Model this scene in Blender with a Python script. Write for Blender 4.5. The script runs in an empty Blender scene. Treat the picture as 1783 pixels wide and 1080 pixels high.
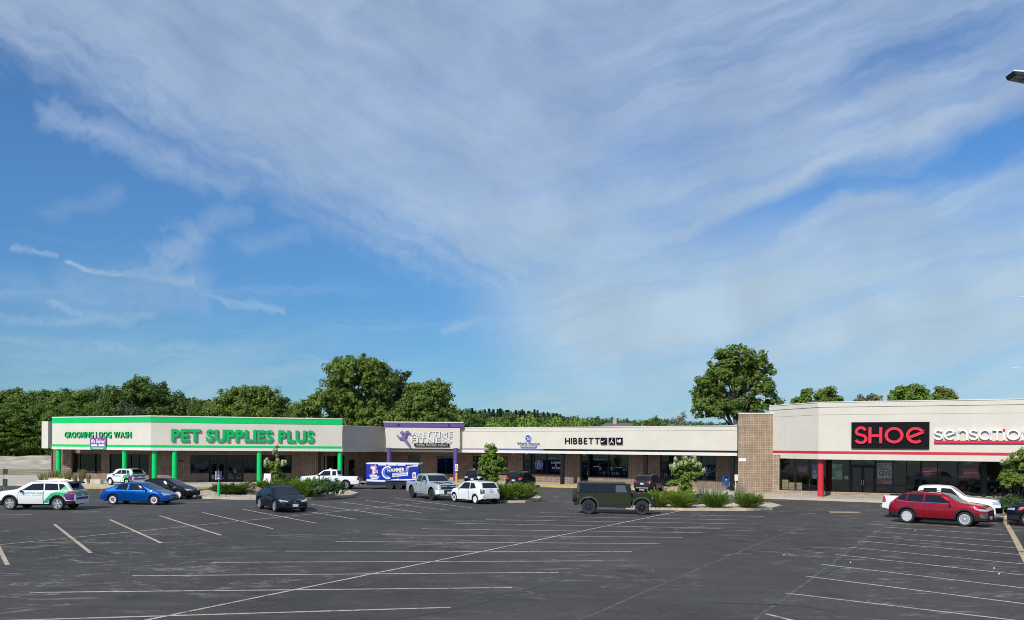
import bpy, bmesh, math, random
import numpy as np
from mathutils import Vector, Matrix
from mathutils.bvhtree import BVHTree

sc = bpy.context.scene
COL = sc.collection
R = math.radians

# ------------------------------------------------------------------ camera, sun, sky, exposure
FPX, CAMH = 1450.0, 3.85                       # focal length in photo pixels, camera height in metres
cam_d = bpy.data.cameras.new('camera'); cam = bpy.data.objects.new('camera', cam_d); COL.objects.link(cam)
cam.location = (0, 0, CAMH)
cam.rotation_euler = (Matrix.Rotation(R(90), 3, 'X') @ Matrix.Rotation(0.0075, 3, 'Z')).to_euler()
cam_d.sensor_width = 36; cam_d.lens = 36*FPX/1783; cam_d.shift_y = 237/1783
cam_d.clip_start = 0.3; cam_d.clip_end = 4000
sc.camera = cam
sc.view_settings.view_transform = 'Standard'; sc.view_settings.look = 'None'
sc.view_settings.exposure = 0.0; sc.view_settings.gamma = 1
sc.render.engine = 'CYCLES'
sc.cycles.use_denoising = True; sc.cycles.filter_width = 0.95
sc.cycles.max_bounces = 8; sc.cycles.transparent_max_bounces = 12
SUN_EL, SUN_AZ = R(38), R(32)                  # elevation; azimuth to the left of straight behind the camera
S = Vector((-math.sin(SUN_AZ)*math.cos(SUN_EL), -math.cos(SUN_AZ)*math.cos(SUN_EL), math.sin(SUN_EL)))
sl = bpy.data.lights.new('sun', 'SUN'); sl.energy = 4.4; sl.angle = R(0.53); sl.color = (1, 0.955, 0.88)
so = bpy.data.objects.new('sun', sl); COL.objects.link(so)
so.rotation_euler = S.to_track_quat('Z', 'Y').to_euler(); so.location = (0, 0, 60)

# ---- node expression helper
class X:
    def __init__(s, nt, sock): s.nt, s.k = nt, sock
    def _m(s, op, *a):
        n = s.nt.nodes.new('ShaderNodeMath'); n.operation = op
        for i, v in enumerate((s,)+a):
            if isinstance(v, X): s.nt.links.new(v.k, n.inputs[i])
            else: n.inputs[i].default_value = v
        return X(s.nt, n.outputs[0])
    def __add__(s, o): return s._m('ADD', o)
    __radd__ = __add__
    def __sub__(s, o): return s._m('SUBTRACT', o)
    def __rsub__(s, o): return (s*-1.0)+o
    def __mul__(s, o): return s._m('MULTIPLY', o)
    __rmul__ = __mul__
    def __truediv__(s, o): return s._m('DIVIDE', o)
    def mx(s, o): return s._m('MAXIMUM', o)
    def mn(s, o): return s._m('MINIMUM', o)
    def pw(s, o): return s._m('POWER', o)
    def clamp(s): return s.mx(0.0).mn(1.0)
    def ss(s, a, b, lo=0.0, hi=1.0):
        n = s.nt.nodes.new('ShaderNodeMapRange'); n.interpolation_type = 'SMOOTHSTEP'
        s.nt.links.new(s.k, n.inputs[0])
        if a > b: a, b, lo, hi = b, a, hi, lo
        for i, v in zip((1, 2, 3, 4), (a, b, lo, hi)): n.inputs[i].default_value = v
        return X(s.nt, n.outputs[0])
def comb(nt, x, y, z=0.0):
    n = nt.nodes.new('ShaderNodeCombineXYZ')
    for i, v in enumerate((x, y, z)):
        if isinstance(v, X): nt.links.new(v.k, n.inputs[i])
        else: n.inputs[i].default_value = v
    return X(nt, n.outputs[0])
def noise(nt, vec, scale, detail=4, rough=0.55, dist=0.0):
    n = nt.nodes.new('ShaderNodeTexNoise')
    if vec is not None: nt.links.new(vec.k if isinstance(vec, X) else vec, n.inputs['Vector'])
    n.inputs['Scale'].default_value = scale; n.inputs['Detail'].default_value = detail
    n.inputs['Roughness'].default_value = rough; n.inputs['Distortion'].default_value = dist
    return X(nt, n.outputs['Fac'])
def mixc(nt, fac, a, b, mode='MIX'):
    n = nt.nodes.new('ShaderNodeMix'); n.data_type = 'RGBA'; n.blend_type = mode
    for i, v in ((0, fac), (6, a), (7, b)):
        if isinstance(v, X): nt.links.new(v.k, n.inputs[i])
        elif hasattr(v, 'is_output'): nt.links.new(v, n.inputs[i])
        elif i == 0: n.inputs[0].default_value = v
        else: n.inputs[i].default_value = (*v, 1) if len(v) == 3 else v
    return X(nt, n.outputs[2])

world = bpy.data.worlds.new('World'); sc.world = world; world.use_nodes = True
wt = world.node_tree; wt.nodes.clear()
sky = wt.nodes.new('ShaderNodeTexSky'); sky.sky_type = 'NISHITA'; sky.sun_disc = False
sky.sun_elevation = SUN_EL; sky.sun_rotation = math.pi + SUN_AZ
sky.air_density = 1.0; sky.dust_density = 0.25; sky.ozone_density = 1.6; sky.altitude = 200
tc = wt.nodes.new('ShaderNodeTexCoord'); sep = wt.nodes.new('ShaderNodeSeparateXYZ')
wt.links.new(tc.outputs['Generated'], sep.inputs[0])
dx, dy, dz = (X(wt, sep.outputs[i]) for i in range(3))
az = dx._m('ARCTAN2', dy)*57.2958              # degrees right of +Y
el = dz._m('ARCSINE')*57.2958
def AE(px, py):
    x, z = (px-891)/FPX, (777-py)/FPX
    return math.degrees(math.atan(x)), math.degrees(math.asin(z/math.sqrt(1+x*x+z*z)))
pv = comb(wt, dx/(dz+0.12), dy/(dz+0.12), 0.0)  # a flat cloud layer seen from below
av = comb(wt, az*0.1, el*0.1)
w1 = noise(wt, av, 1.1, 5, 0.6)-0.5
w2 = noise(wt, comb(wt, az*0.1+7.3, el*0.1+2.1), 1.3, 5, 0.6)-0.5
azw = az + w1*7.0; elw = el + w2*3.5
def rot_noise(ang, sx, sy, scale, detail, rough, off=0.0, a=azw, e=elw):
    c, s = math.cos(R(ang)), math.sin(R(ang))
    return noise(wt, comb(wt, (a*c+e*s)*sx+off, (e*c-a*s)*sy+off), scale, detail, rough)
def seg(p, q, a=azw, e=elw):                    # distance to a segment in degrees, and position 0..1 along it
    (ax, ay), (bx, by) = AE(*p), AE(*q)
    L = math.hypot(bx-ax, by-ay); ux, uy = (bx-ax)/L, (by-ay)/L
    t = ((a-ax)*ux+(e-ay)*uy).mx(0.0).mn(L)
    ex = a-ax-t*ux; ey = e-ay-t*uy
    return (ex*ex+ey*ey).pw(0.5), t/L
fine = rot_noise(-26, 0.035, 0.16, 3.0, 7, 0.62)
fine2 = rot_noise(13, 0.022, 0.20, 2.4, 8, 0.62, 4.4)
puff = noise(wt, av, 9.0, 6, 0.62, 0.4)
big = noise(wt, av, 0.9, 3, 0.5)
wispn = rot_noise(20, 0.05, 0.30, 3.0, 8, 0.66, 9.1)
# main sheet: everything above the diagonal
(ax, ay), (bx, by) = AE(0, 110), AE(930, 560)
L = math.hypot(bx-ax, by-ay); ux, uy = (bx-ax)/L, (by-ay)/L
d_main = (el-ay)*ux-(az-ax)*uy + w1*2.6 + w2*1.6
along = ((az-ax)*ux+(el-ay)*uy)/L
sheet = (d_main + (fine-0.5)*5.5 + (puff-0.5)*2.0 + 0.1).ss(-1.2, 4.0)
streaks = (fine*0.5+fine2*0.5).ss(0.32, 0.66, 0.42, 1.0)
right = az.ss(-4.0, 14.0)
tex = (fine.ss(0.22, 0.72, 0.70, 1.0)*wispn.ss(0.2, 0.7, 0.90, 1.0))*(1.0-right) + (fine2.ss(0.28, 0.68, 0.52, 1.0))*right
m = sheet*tex*(big.ss(0.3, 0.65, 0.82, 1.0))*0.94
def gap(px, py, rx, ry, ang, amt):
    gx, gy = AE(px, py); c, s = math.cos(R(ang)), math.sin(R(ang))
    a, e = azw-gx, elw-gy
    u, v = (a*c+e*s)/rx, (e*c-a*s)/ry
    return (u*u+v*v).pw(0.5).ss(1.5, 0.1)*amt
for g in ((1590, 95, 6.5, 1.5, 12, .38), (1730, 255, 7, 1.3, 12, .7), (1350, 370, 8, 1.2, 18, .85), (1140, 250, 5, 2, 20, .2),
          (1010, 548, 4.5, .6, -8, .40), (1560, 590, 8, .8, 3, .45), (1620, 420, 8, .8, 14, .35), (1760, 600, 5, .9, 2, .3)):
    m = m - gap(*g)*sheet
m = m.mx(0.0)
# pale veil low over the horizon, thicker to the right
veil = el.ss(10.5, 1.5)*(0.30+fine2.ss(0.38, 0.66)*0.50)
lowst = rot_noise(4, 0.028, 0.34, 2.0, 7, 0.6, 13.0)
veil = veil.mx(el.ss(14.0, 6.0)*el.ss(1.0, 3.5)*lowst.ss(0.46, 0.70)*0.52)*(az.ss(-30.0, 12.0, 0.70, 1.0))
m = m.mx(veil)
m = m.mx((az.ss(-6.0, 5.0))*el.ss(17.5, 10.0)*el.ss(0.5, 8.0, 0.45, 1.0)*fine2.ss(0.24, 0.62, 0.60, 1.0)*0.98)
def wisp(p, q, wid, amt, soft=1.0, nz=puff):
    d, t = seg(p, q)
    return (d+(nz-0.5)*soft).ss(wid*1.15, 0.0)*(puff.ss(0.30, 0.66, 0.55, 1.12))*(fine.ss(0.25, 0.7, 0.75, 1.1))*(amt*1.35)
for p, q, wd, am, sf in (((85, 190), (190, 240), 1.0, .42, 2.2), ((190, 240), (330, 290), 1.5, .40, 3.0), ((330, 290), (420, 330), 1.3, .35, 3.0),
        ((540, 350), (720, 420), .9, .40, 1.8), ((720, 420), (880, 510), 1.2, .45, 2.4), ((300, 300), (560, 345), .9, .3, 1.2)):
    m = m.mx(wisp(p, q, wd, am, sf))
for p, q, wd, am, sf in (((30, 437), (110, 452), .28, .30, .3), ((130, 466), (235, 492), .30, .48, .4), ((225, 488), (310, 498), .8, .42, 1.2),
        ((300, 498), (345, 520), .6, .36, 1.0), ((345, 520), (490, 545), .5, .30, 1.4), ((255, 480), (345, 415), 1.3, .38, 2.8), ((345, 415), (440, 370), .7, .2, 1.6),
        ((150, 520), (320, 515), 2.6, .26, 3.0), ((0, 577), (160, 572), .6, .30, 1.2), ((100, 545), (160, 572), .55, .32, 1.2), ((160, 572), (250, 560), .7, .30, 1.5), ((30, 520), (180, 560), 2.2, .16, 3.0),
        ((20, 612), (440, 625), .9, .30, 1.4), ((430, 420), (520, 415), .9, .16, 1.6), ((100, 375), (215, 345), .7, .14, 1.2), ((770, 570), (910, 545), .5, .35, 1.0)):
    m = m.mx(wisp(p, q, wd, am, sf))
m = m.mx(0.0).mn(0.95)
tone = el.ss(2.0, 26.0)                        # colour of the thin ice cloud: milky low down, more lilac overhead
cc = mixc(wt, tone, (0.465, 0.61, 0.725), (0.40, 0.512, 0.70))
glow = noise(wt, av, 1.7, 4, 0.5).ss(0.3, 0.7, 0.93, 1.07)
sgain = wt.nodes.new('ShaderNodeVectorMath'); sgain.operation = 'MULTIPLY'
wt.links.new(sky.outputs[0], sgain.inputs[0]); sgain.inputs[1].default_value = (0.49, 0.82, 1.12)
SKYS = 0.105
cs = wt.nodes.new('ShaderNodeVectorMath'); cs.operation = 'SCALE'
wt.links.new(cc.k, cs.inputs[0]); wt.links.new((glow*(1/SKYS)).k, cs.inputs['Scale'])
deep = mixc(wt, el.ss(0.0, 19.0), (0.54, 0.69, 0.73), (1.03, 1.04, 1.06))
clear = mixc(wt, 1.0, sgain.outputs[0], deep, 'MULTIPLY')
mixed = mixc(wt, m, clear, cs.outputs[0])
bg = wt.nodes.new('ShaderNodeBackground'); bg.inputs[1].default_value = SKYS
wt.links.new(mixed.k, bg.inputs[0])
wo = wt.nodes.new('ShaderNodeOutputWorld'); wt.links.new(bg.outputs[0], wo.inputs[0])

# ------------------------------------------------------------------ measuring helpers (ground plane / wall planes)
def yh(px): return 777+0.0075*(px-891)
def gp(px, py, z=0.0):
    Y = FPX*(CAMH-z)/(py-yh(px)); return Vector(((px-891)/FPX*Y, Y, z))
def at(px, Y, z=0.0): return Vector(((px-891)/FPX*Y, Y, z))
def zat(px, py, Y): return CAMH-(py-yh(px))*Y/FPX

# ------------------------------------------------------------------ materials
MATS = {}
def mat(name, col, rough=0.6, metal=0.0, spec=0.5, coat=0.0, bump=0.0, bscale=20.0, var=0.0, vscale=3.0, emit=0.0, sheen=None):
    if name in MATS: return MATS[name]
    m = bpy.data.materials.new(name); m.use_nodes = True; nt = m.node_tree
    b = nt.nodes['Principled BSDF']; b.inputs['Roughness'].default_value = rough; b.inputs['Metallic'].default_value = metal
    b.inputs['Specular IOR Level'].default_value = spec; b.inputs['Coat Weight'].default_value = coat
    b.inputs['Coat Roughness'].default_value = 0.04
    g = nt.nodes.new('ShaderNodeNewGeometry'); P = X(nt, g.outputs['Position'])
    if var > 0:
        n = noise(nt, P, vscale, 5, 0.6)
        c0 = tuple(c*(1-var) for c in col); c1 = tuple(min(1, c*(1+var)) for c in col)
        nt.links.new(mixc(nt, n.ss(0.3, 0.7), c0, c1).k, b.inputs['Base Color'])
        nt.links.new(n.ss(0.2, 0.8, max(0, rough-.06), min(1, rough+.06)).k, b.inputs['Roughness'])
    else: b.inputs['Base Color'].default_value = (*col, 1)
    if bump > 0:
        bn = nt.nodes.new('ShaderNodeBump'); bn.inputs['Strength'].default_value = bump; bn.inputs['Distance'].default_value = 0.02
        nt.links.new(noise(nt, P, bscale, 4, 0.6).k, bn.inputs['Height']); nt.links.new(bn.outputs[0], b.inputs['Normal'])
    if emit > 0:
        b.inputs['Emission Color'].default_value = (*col, 1); b.inputs['Emission Strength'].default_value = emit
    MATS[name] = m; return m
def paint(name, col, metallic=0.0, rough=0.35, coat=1.0):
    return mat('car paint '+name, col, rough=rough+.1, metal=metallic, coat=coat, spec=0.05, var=0.03, vscale=1.5)

stucco = mat('cream stucco', (0.625, 0.578, 0.495), 0.9, bump=0.15, bscale=60, var=0.035, vscale=0.6)
def weather(m, amt):
    nt = m.node_tree; b = nt.nodes['Principled BSDF']; g = nt.nodes.new('ShaderNodeNewGeometry'); src = b.inputs['Base Color'].links[0].from_socket
    mp = nt.nodes.new('ShaderNodeMapping'); mp.inputs['Scale'].default_value = (1.7, 1.7, .10); nt.links.new(g.outputs['Position'], mp.inputs[0])
    n = noise(nt, X(nt, mp.outputs[0]), 1.6, 6, 0.7); n2 = noise(nt, X(nt, g.outputs['Position']), 0.35, 4)
    nt.links.new(mixc(nt, (n.ss(0.50, 0.78)*n2.ss(0.35, 0.65)*amt).clamp(), src, (0.34, 0.31, 0.26)).k, b.inputs['Base Color'])
weather(stucco, 0.14)
stucco_trim = mat('pale metal coping', (0.68, 0.65, 0.59), 0.6, var=0.03)
shaded_panel = mat('shade-darkened stucco', (0.42, 0.385, 0.345), 0.9, bump=0.15, bscale=60, var=0.05, vscale=0.7)  # stucco with the shade on the receding return put into its colour
green = mat('green paint', (0.004, 0.53, 0.13), 0.6, spec=.2, var=0.05)
green_sign = mat('green sign plastic', (0.004, 0.42, 0.11), 0.5, spec=.2)
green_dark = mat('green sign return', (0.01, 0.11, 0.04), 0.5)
purple = mat('purple paint', (0.105, 0.06, 0.23), 0.5, var=0.05)
purple_sign = mat('purple sign plastic', (0.16, 0.115, 0.32), 0.4)
red = mat('red paint', (0.50, 0.022, 0.035), 0.5, var=0.05)
red_sign = mat('red sign plastic', (0.66, 0.02, 0.045), 0.4)
blue_stripe = mat('blue stripe paint', (0.06, 0.13, 0.38), 0.5)
lilac_stripe = mat('faded lilac stripe paint', (0.30, 0.25, 0.33), 0.6)
black_paint = mat('black paint', (0.014, 0.014, 0.016), 0.6, spec=.12)
black_sign = mat('black sign plastic', (0.012, 0.012, 0.014), 0.8, spec=.03)
white_sign = mat('white sign plastic', (0.75, 0.75, 0.76), 0.4)
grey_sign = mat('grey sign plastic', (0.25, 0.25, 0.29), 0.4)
dark_frame = mat('dark bronze aluminium', (0.012, 0.011, 0.011), 0.4, metal=0.3)
brown_beam = mat('brown soffit board', (0.10, 0.06, 0.045), 0.7, var=0.1)
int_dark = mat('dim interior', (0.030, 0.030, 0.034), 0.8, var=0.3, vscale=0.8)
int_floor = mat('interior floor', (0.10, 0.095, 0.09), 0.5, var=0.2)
yellow = mat('yellow kerb paint', (0.55, 0.36, 0.09), 0.8, var=0.22, vscale=2.0, bump=0.1)
rubber = mat('tyre rubber', (0.022, 0.022, 0.024), 0.85, bump=0.2, bscale=60)
blackpl = mat('black plastic trim', (0.018, 0.018, 0.02), 0.7, spec=.25)
silver = mat('silver alloy', (0.55, 0.56, 0.58), 0.3, metal=0.7)
darkalloy = mat('dark alloy', (0.07, 0.07, 0.075), 0.35, metal=0.6)
whitepl = mat('white plastic', (0.75, 0.75, 0.74), 0.5)
chrome = mat('chrome', (0.75, 0.75, 0.77), 0.12, metal=1.0)
tail_red = mat('tail light red', (0.45, 0.012, 0.015), 0.15, coat=1.0)
lamp_clear = mat('headlight lens', (0.62, 0.64, 0.66), 0.12, metal=0.5, coat=1.0)
lamp_smoke = mat('smoked lamp', (0.10, 0.08, 0.08), 0.12, coat=1.0)
plate_m = mat('licence plate', (0.6, 0.62, 0.66), 0.4)
galv = mat('galvanised steel', (0.42, 0.43, 0.44), 0.45, metal=0.6)
bark = mat('bark', (0.085, 0.07, 0.055), 0.95, bump=0.5, bscale=8, var=0.25)
mesh_white = mat('white paper', (0.7, 0.7, 0.68), 0.7)

def glass_mat(name, tint, mixt, refl):
    m = bpy.data.materials.new(name); m.use_nodes = True; nt = m.node_tree; nt.nodes.clear()
    tr = nt.nodes.new('ShaderNodeBsdfTransparent'); tr.inputs[0].default_value = (*tint, 1)
    gl = nt.nodes.new('ShaderNodeBsdfGlossy'); gl.inputs['Roughness'].default_value = 0.03
    gl.inputs[0].default_value = (0.92, 0.96, 0.95, 1)
    g = nt.nodes.new('ShaderNodeNewGeometry'); P = X(nt, g.outputs['Position'])
    bn = nt.nodes.new('ShaderNodeBump'); bn.inputs['Strength'].default_value = 0.25; bn.inputs['Distance'].default_value = 0.02
    nt.links.new(noise(nt, P, 0.8, 2).k, bn.inputs['Height']); nt.links.new(bn.outputs[0], gl.inputs['Normal'])
    lw = nt.nodes.new('ShaderNodeLayerWeight'); lw.inputs['Blend'].default_value = 0.35
    f = (X(nt, lw.outputs['Fresnel'])*0.55+refl).clamp()
    mx = nt.nodes.new('ShaderNodeMixShader'); nt.links.new(f.k, mx.inputs[0])
    nt.links.new(tr.outputs[0], mx.inputs[1]); nt.links.new(gl.outputs[0], mx.inputs[2])
    o = nt.nodes.new('ShaderNodeOutputMaterial'); nt.links.new(mx.outputs[0], o.inputs[0]); return m
shop_glass = glass_mat('shop window glass', (0.78, 0.82, 0.82), 0.5, 0.07)
def car_glass_mat(name, col):
    m = bpy.data.materials.new(name); m.use_nodes = True; b = m.node_tree.nodes['Principled BSDF']
    b.inputs['Base Color'].default_value = (*col, 1); b.inputs['Roughness'].default_value = 0.04
    b.inputs['Specular IOR Level'].default_value = 0.35; return m
car_glass = car_glass_mat('tinted car glass', (0.012, 0.014, 0.018))
car_glass_clear = car_glass_mat('clear car glass', (0.07, 0.09, 0.10))

def block_mat(name, c1, c2, mortar, size=0.2):
    """square split-face concrete blocks; joints follow the wall through UVs in metres"""
    m = bpy.data.materials.new(name); m.use_nodes = True; nt = m.node_tree; b = nt.nodes['Principled BSDF']
    uv = nt.nodes.new('ShaderNodeTexCoord')
    br = nt.nodes.new('ShaderNodeTexBrick'); br.offset = 0.0; br.squash = 1.0
    nt.links.new(uv.outputs['UV'], br.inputs['Vector'])
    br.inputs['Scale'].default_value = 1.0; br.inputs['Brick Width'].default_value = size; br.inputs['Row Height'].default_value = size
    br.inputs['Mortar Size'].default_value = 0.026; br.inputs['Mortar Smooth'].default_value = 0.4; br.inputs['Bias'].default_value = 0.0
    br.inputs['Color1'].default_value = (*c1, 1); br.inputs['Color2'].default_value = (*c2, 1); br.inputs['Mortar'].default_value = (*mortar, 1)
    g = nt.nodes.new('ShaderNodeNewGeometry'); P = X(nt, g.outputs['Position'])
    n = noise(nt, P, 1.2, 4, 0.6)
    nt.links.new(mixc(nt, 1.0, br.outputs['Color'], mixc(nt, n.ss(0.25, 0.75), (0.80, 0.80, 0.80), (1.12, 1.1, 1.08)).k, 'MULTIPLY').k, b.inputs['Base Color'])
    b.inputs['Roughness'].default_value = 0.95
    bn = nt.nodes.new('ShaderNodeBump'); bn.inputs['Strength'].default_value = 0.6; bn.inputs['Distance'].default_value = 0.03
    h = X(nt, br.outputs['Fac'])*-1.0 + noise(nt, P, 22, 3)*0.6
    nt.links.new(h.k, bn.inputs['Height']); nt.links.new(bn.outputs[0], b.inputs['Normal'])
    return m
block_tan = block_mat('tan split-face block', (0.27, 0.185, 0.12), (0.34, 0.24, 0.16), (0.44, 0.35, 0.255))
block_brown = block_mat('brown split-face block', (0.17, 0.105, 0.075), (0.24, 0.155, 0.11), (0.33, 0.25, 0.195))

def leaf_mat(name, dark, light, trans=0.35):
    m = bpy.data.materials.new(name); m.use_nodes = True; nt = m.node_tree; nt.nodes.clear()
    g = nt.nodes.new('ShaderNodeNewGeometry'); oi = nt.nodes.new('ShaderNodeObjectInfo')
    r = X(nt, g.outputs['Random Per Island']); P = X(nt, g.outputs['Position'])
    n = noise(nt, P, 0.45, 3)
    f = (r*0.45+n.ss(0.3, 0.7)*0.4+X(nt, oi.outputs['Random'])*0.25-0.05).clamp()
    c = mixc(nt, f, dark, light)
    d = nt.nodes.new('ShaderNodeBsdfPrincipled'); d.inputs['Roughness'].default_value = 0.6; d.inputs['Specular IOR Level'].default_value = 0.25
    nt.links.new(c.k, d.inputs['Base Color'])
    t = nt.nodes.new('ShaderNodeBsdfTranslucent'); nt.links.new(mixc(nt, 0.4, c, (0.10, 0.16, 0.02)).k, t.inputs[0])
    mx = nt.nodes.new('ShaderNodeMixShader'); mx.inputs[0].default_value = trans
    nt.links.new(d.outputs[0], mx.inputs[1]); nt.links.new(t.outputs[0], mx.inputs[2])
    o = nt.nodes.new('ShaderNodeOutputMaterial'); nt.links.new(mx.outputs[0], o.inputs[0]); return m
leaf_mid = leaf_mat('mid green leaves', (0.095, 0.155, 0.025), (0.23, 0.32, 0.06))
leaf_far = leaf_mat('far ridge leaves', (0.05, 0.095, 0.035), (0.13, 0.20, 0.07))
leaf_deep = leaf_mat('deep green leaves', (0.064, 0.115, 0.024), (0.16, 0.235, 0.055))
leaf_bright = leaf_mat('bright green leaves', (0.12, 0.21, 0.03), (0.24, 0.34, 0.06))
leaf_lime = leaf_mat('lime leaves', (0.19, 0.28, 0.045), (0.30, 0.40, 0.08))
leaf_grey = leaf_mat('grey green leaves', (0.06, 0.085, 0.04), (0.13, 0.16, 0.08))
leaf_pale = leaf_mat('pale dry foliage', (0.20, 0.22, 0.13), (0.32, 0.33, 0.22))
needle = leaf_mat('conifer needles', (0.022, 0.05, 0.024), (0.05, 0.09, 0.04), 0.15)
juniper_m = leaf_mat('juniper foliage', (0.09, 0.16, 0.02), (0.27, 0.37, 0.05), 0.35)
cream_bloom = leaf_mat('cream blossom', (0.58, 0.54, 0.32), (0.80, 0.76, 0.52), 0.35)
grass_dry = leaf_mat('ornamental grass', (0.26, 0.24, 0.11), (0.50, 0.44, 0.26), 0.4)
grass_grey = leaf_mat('silvery grass', (0.22, 0.22, 0.16), (0.42, 0.41, 0.33), 0.4)

# ------------------------------------------------------------------ mesh building helpers
def tag(o, label=None, cat=None, group=None, kind=None):
    if label: o['label'] = label
    if cat: o['category'] = cat
    if group: o['group'] = group
    if kind: o['kind'] = kind
    return o
def empty(name, loc=(0, 0, 0), rz=0.0, label=None, cat=None, group=None):
    o = bpy.data.objects.new(name, None); COL.objects.link(o); o.empty_display_size = 0.3
    o.location = loc; o.rotation_euler = (0, 0, rz); return tag(o, label, cat, group)
def worldloc(o):
    v = Vector((0, 0, 0))
    while o is not None: v += Vector(o.location); o = o.parent
    return v
class MB:
    def __init__(s): s.v, s.f, s.m, s.uv = [], [], [], None
    def face(s, pts, mi=0):
        b = len(s.v); s.v += [tuple(p) for p in pts]; s.f.append(tuple(range(b, b+len(pts)))); s.m.append(mi); return s
    def hexa(s, p, mi=0):                       # p: 8 points, bottom 4 ccw then top 4
        b = len(s.v); s.v += [tuple(q) for q in p]
        for f in ((0, 3, 2, 1), (4, 5, 6, 7), (0, 1, 5, 4), (1, 2, 6, 5), (2, 3, 7, 6), (3, 0, 4, 7)):
            s.f.append(tuple(b+i for i in f)); s.m.append(mi)
        return s
    def box(s, x0, x1, y0, y1, z0, z1, mi=0):
        return s.hexa([(x0, y0, z0), (x1, y0, z0), (x1, y1, z0), (x0, y1, z0), (x0, y0, z1), (x1, y0, z1), (x1, y1, z1), (x0, y1, z1)], mi)
    def fbox(s, fr, a0, a1, d0, d1, z0, z1, mi=0):   # box in a wall frame: a along, d outward
        P = fr.p
        return s.hexa([P(a0, d1, z0), P(a1, d1, z0), P(a1, d0, z0), P(a0, d0, z0), P(a0, d1, z1), P(a1, d1, z1), P(a1, d0, z1), P(a0, d0, z1)], mi)
    def prism(s, poly, z0, z1, mi=0):           # poly ccw list of (x,y)
        n = len(poly); b = len(s.v)
        s.v += [(p[0], p[1], z0) for p in poly]+[(p[0], p[1], z1) for p in poly]
        s.f += [tuple(b+i for i in reversed(range(n))), tuple(b+n+i for i in range(n))]; s.m += [mi, mi]
        for i in range(n):
            j = (i+1) % n; s.f.append((b+i, b+j, b+n+j, b+n+i)); s.m.append(mi)
        return s
    def tube(s, pts, rad, n=8, mi=0, cap=True):
        pts = [Vector(p) for p in pts]; rad = rad if isinstance(rad, (list, tuple)) else [rad]*len(pts)
        b = len(s.v); up = None
        for i, p in enumerate(pts):
            d = (pts[min(i+1, len(pts)-1)]-pts[max(i-1, 0)]).normalized()
            a = d.orthogonal().normalized() if up is None else (up-d*up.dot(d)).normalized()
            up = a; c = d.cross(a)
            for k in range(n):
                t = 2*math.pi*k/n; s.v.append(tuple(p+(a*math.cos(t)+c*math.sin(t))*rad[i]))
        for i in range(len(pts)-1):
            for k in range(n):
                q = (k+1) % n; s.f.append((b+i*n+k, b+i*n+q, b+(i+1)*n+q, b+(i+1)*n+k)); s.m.append(mi)
        if cap:
            s.f.append(tuple(b+k for k in reversed(range(n)))); e = b+(len(pts)-1)*n; s.f.append(tuple(e+k for k in range(n))); s.m += [mi, mi]
        return s
    def lathe(s, prof, n=24, axis='z', c=(0, 0, 0), mi=0):   # prof: (r, h)
        b = len(s.v)
        for r, h in prof:
            for k in range(n):
                t = 2*math.pi*k/n; u, v = r*math.cos(t), r*math.sin(t)
                s.v.append((c[0]+u, c[1]+v, c[2]+h) if axis == 'z' else (c[0]+u, c[1]+h, c[2]+v))
        for i in range(len(prof)-1):
            for k in range(n):
                q = (k+1) % n; f = (b+i*n+k, b+i*n+q, b+(i+1)*n+q, b+(i+1)*n+k)
                s.f.append(f if axis == 'z' else f[::-1]); s.m.append(mi)
        return s
    def build(s, name, mats, parent=None, smooth=False, sharp=40, local=False):
        me = bpy.data.meshes.new(name)
        off = worldloc(parent) if (parent is not None and not local) else Vector((0, 0, 0))
        me.from_pydata([(v[0]-off.x, v[1]-off.y, v[2]-off.z) for v in s.v], [], s.f)
        for m_ in (mats if isinstance(mats, (list, tuple)) else [mats]): me.materials.append(m_)
        me.polygons.foreach_set('material_index', s.m)
        if s.uv is not None:
            ul = me.uv_layers.new(name='UVMap')
            for poly in me.polygons:
                for li in poly.loop_indices: ul.data[li].uv = s.uv(s.v[me.loops[li].vertex_index], poly.normal)
        if smooth:
            me.polygons.foreach_set('use_smooth', [True]*len(me.polygons)); me.set_sharp_from_angle(angle=R(sharp))
        me.update()
        o = bpy.data.objects.new(name, me); COL.objects.link(o)
        if parent is not None: o.parent = parent
        return o
def block_uv(v, n):
    if abs(n.z) > 0.7: return (v[0], v[1])
    t = Vector((-n.y, n.x)); t.normalize() if t.length else None
    return (v[0]*t.x+v[1]*t.y, v[2])
class Frame:                                    # vertical plane from P0 to P1 (left to right as the camera sees it)
    def __init__(s, p0, p1):
        s.o = Vector((p0[0], p0[1])); d = Vector((p1[0]-p0[0], p1[1]-p0[1])); s.L = d.length; s.t = d/s.L
        s.n = Vector((s.t.y, -s.t.x))
    def p(s, a, d, z): q = s.o+s.t*a+s.n*d; return (q.x, q.y, z)
    def a(s, px, d=0.0):                        # distance along the plane at which photo column px meets it
        k = (px-891)/FPX; o = s.o+s.n*d
        return (k*o.y-o.x)/(s.t.x-k*s.t.y)
    def z(s, px, py, d=0.0):
        q = s.o+s.t*s.a(px, d)+s.n*d; return zat(px, py, q.y)
    def px(s, a): q = s.o+s.t*a; return 891+FPX*q.x/q.y
def struct(name, mb, m, **k): return tag(mb.build(name, m, **k), kind='structure')
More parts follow.
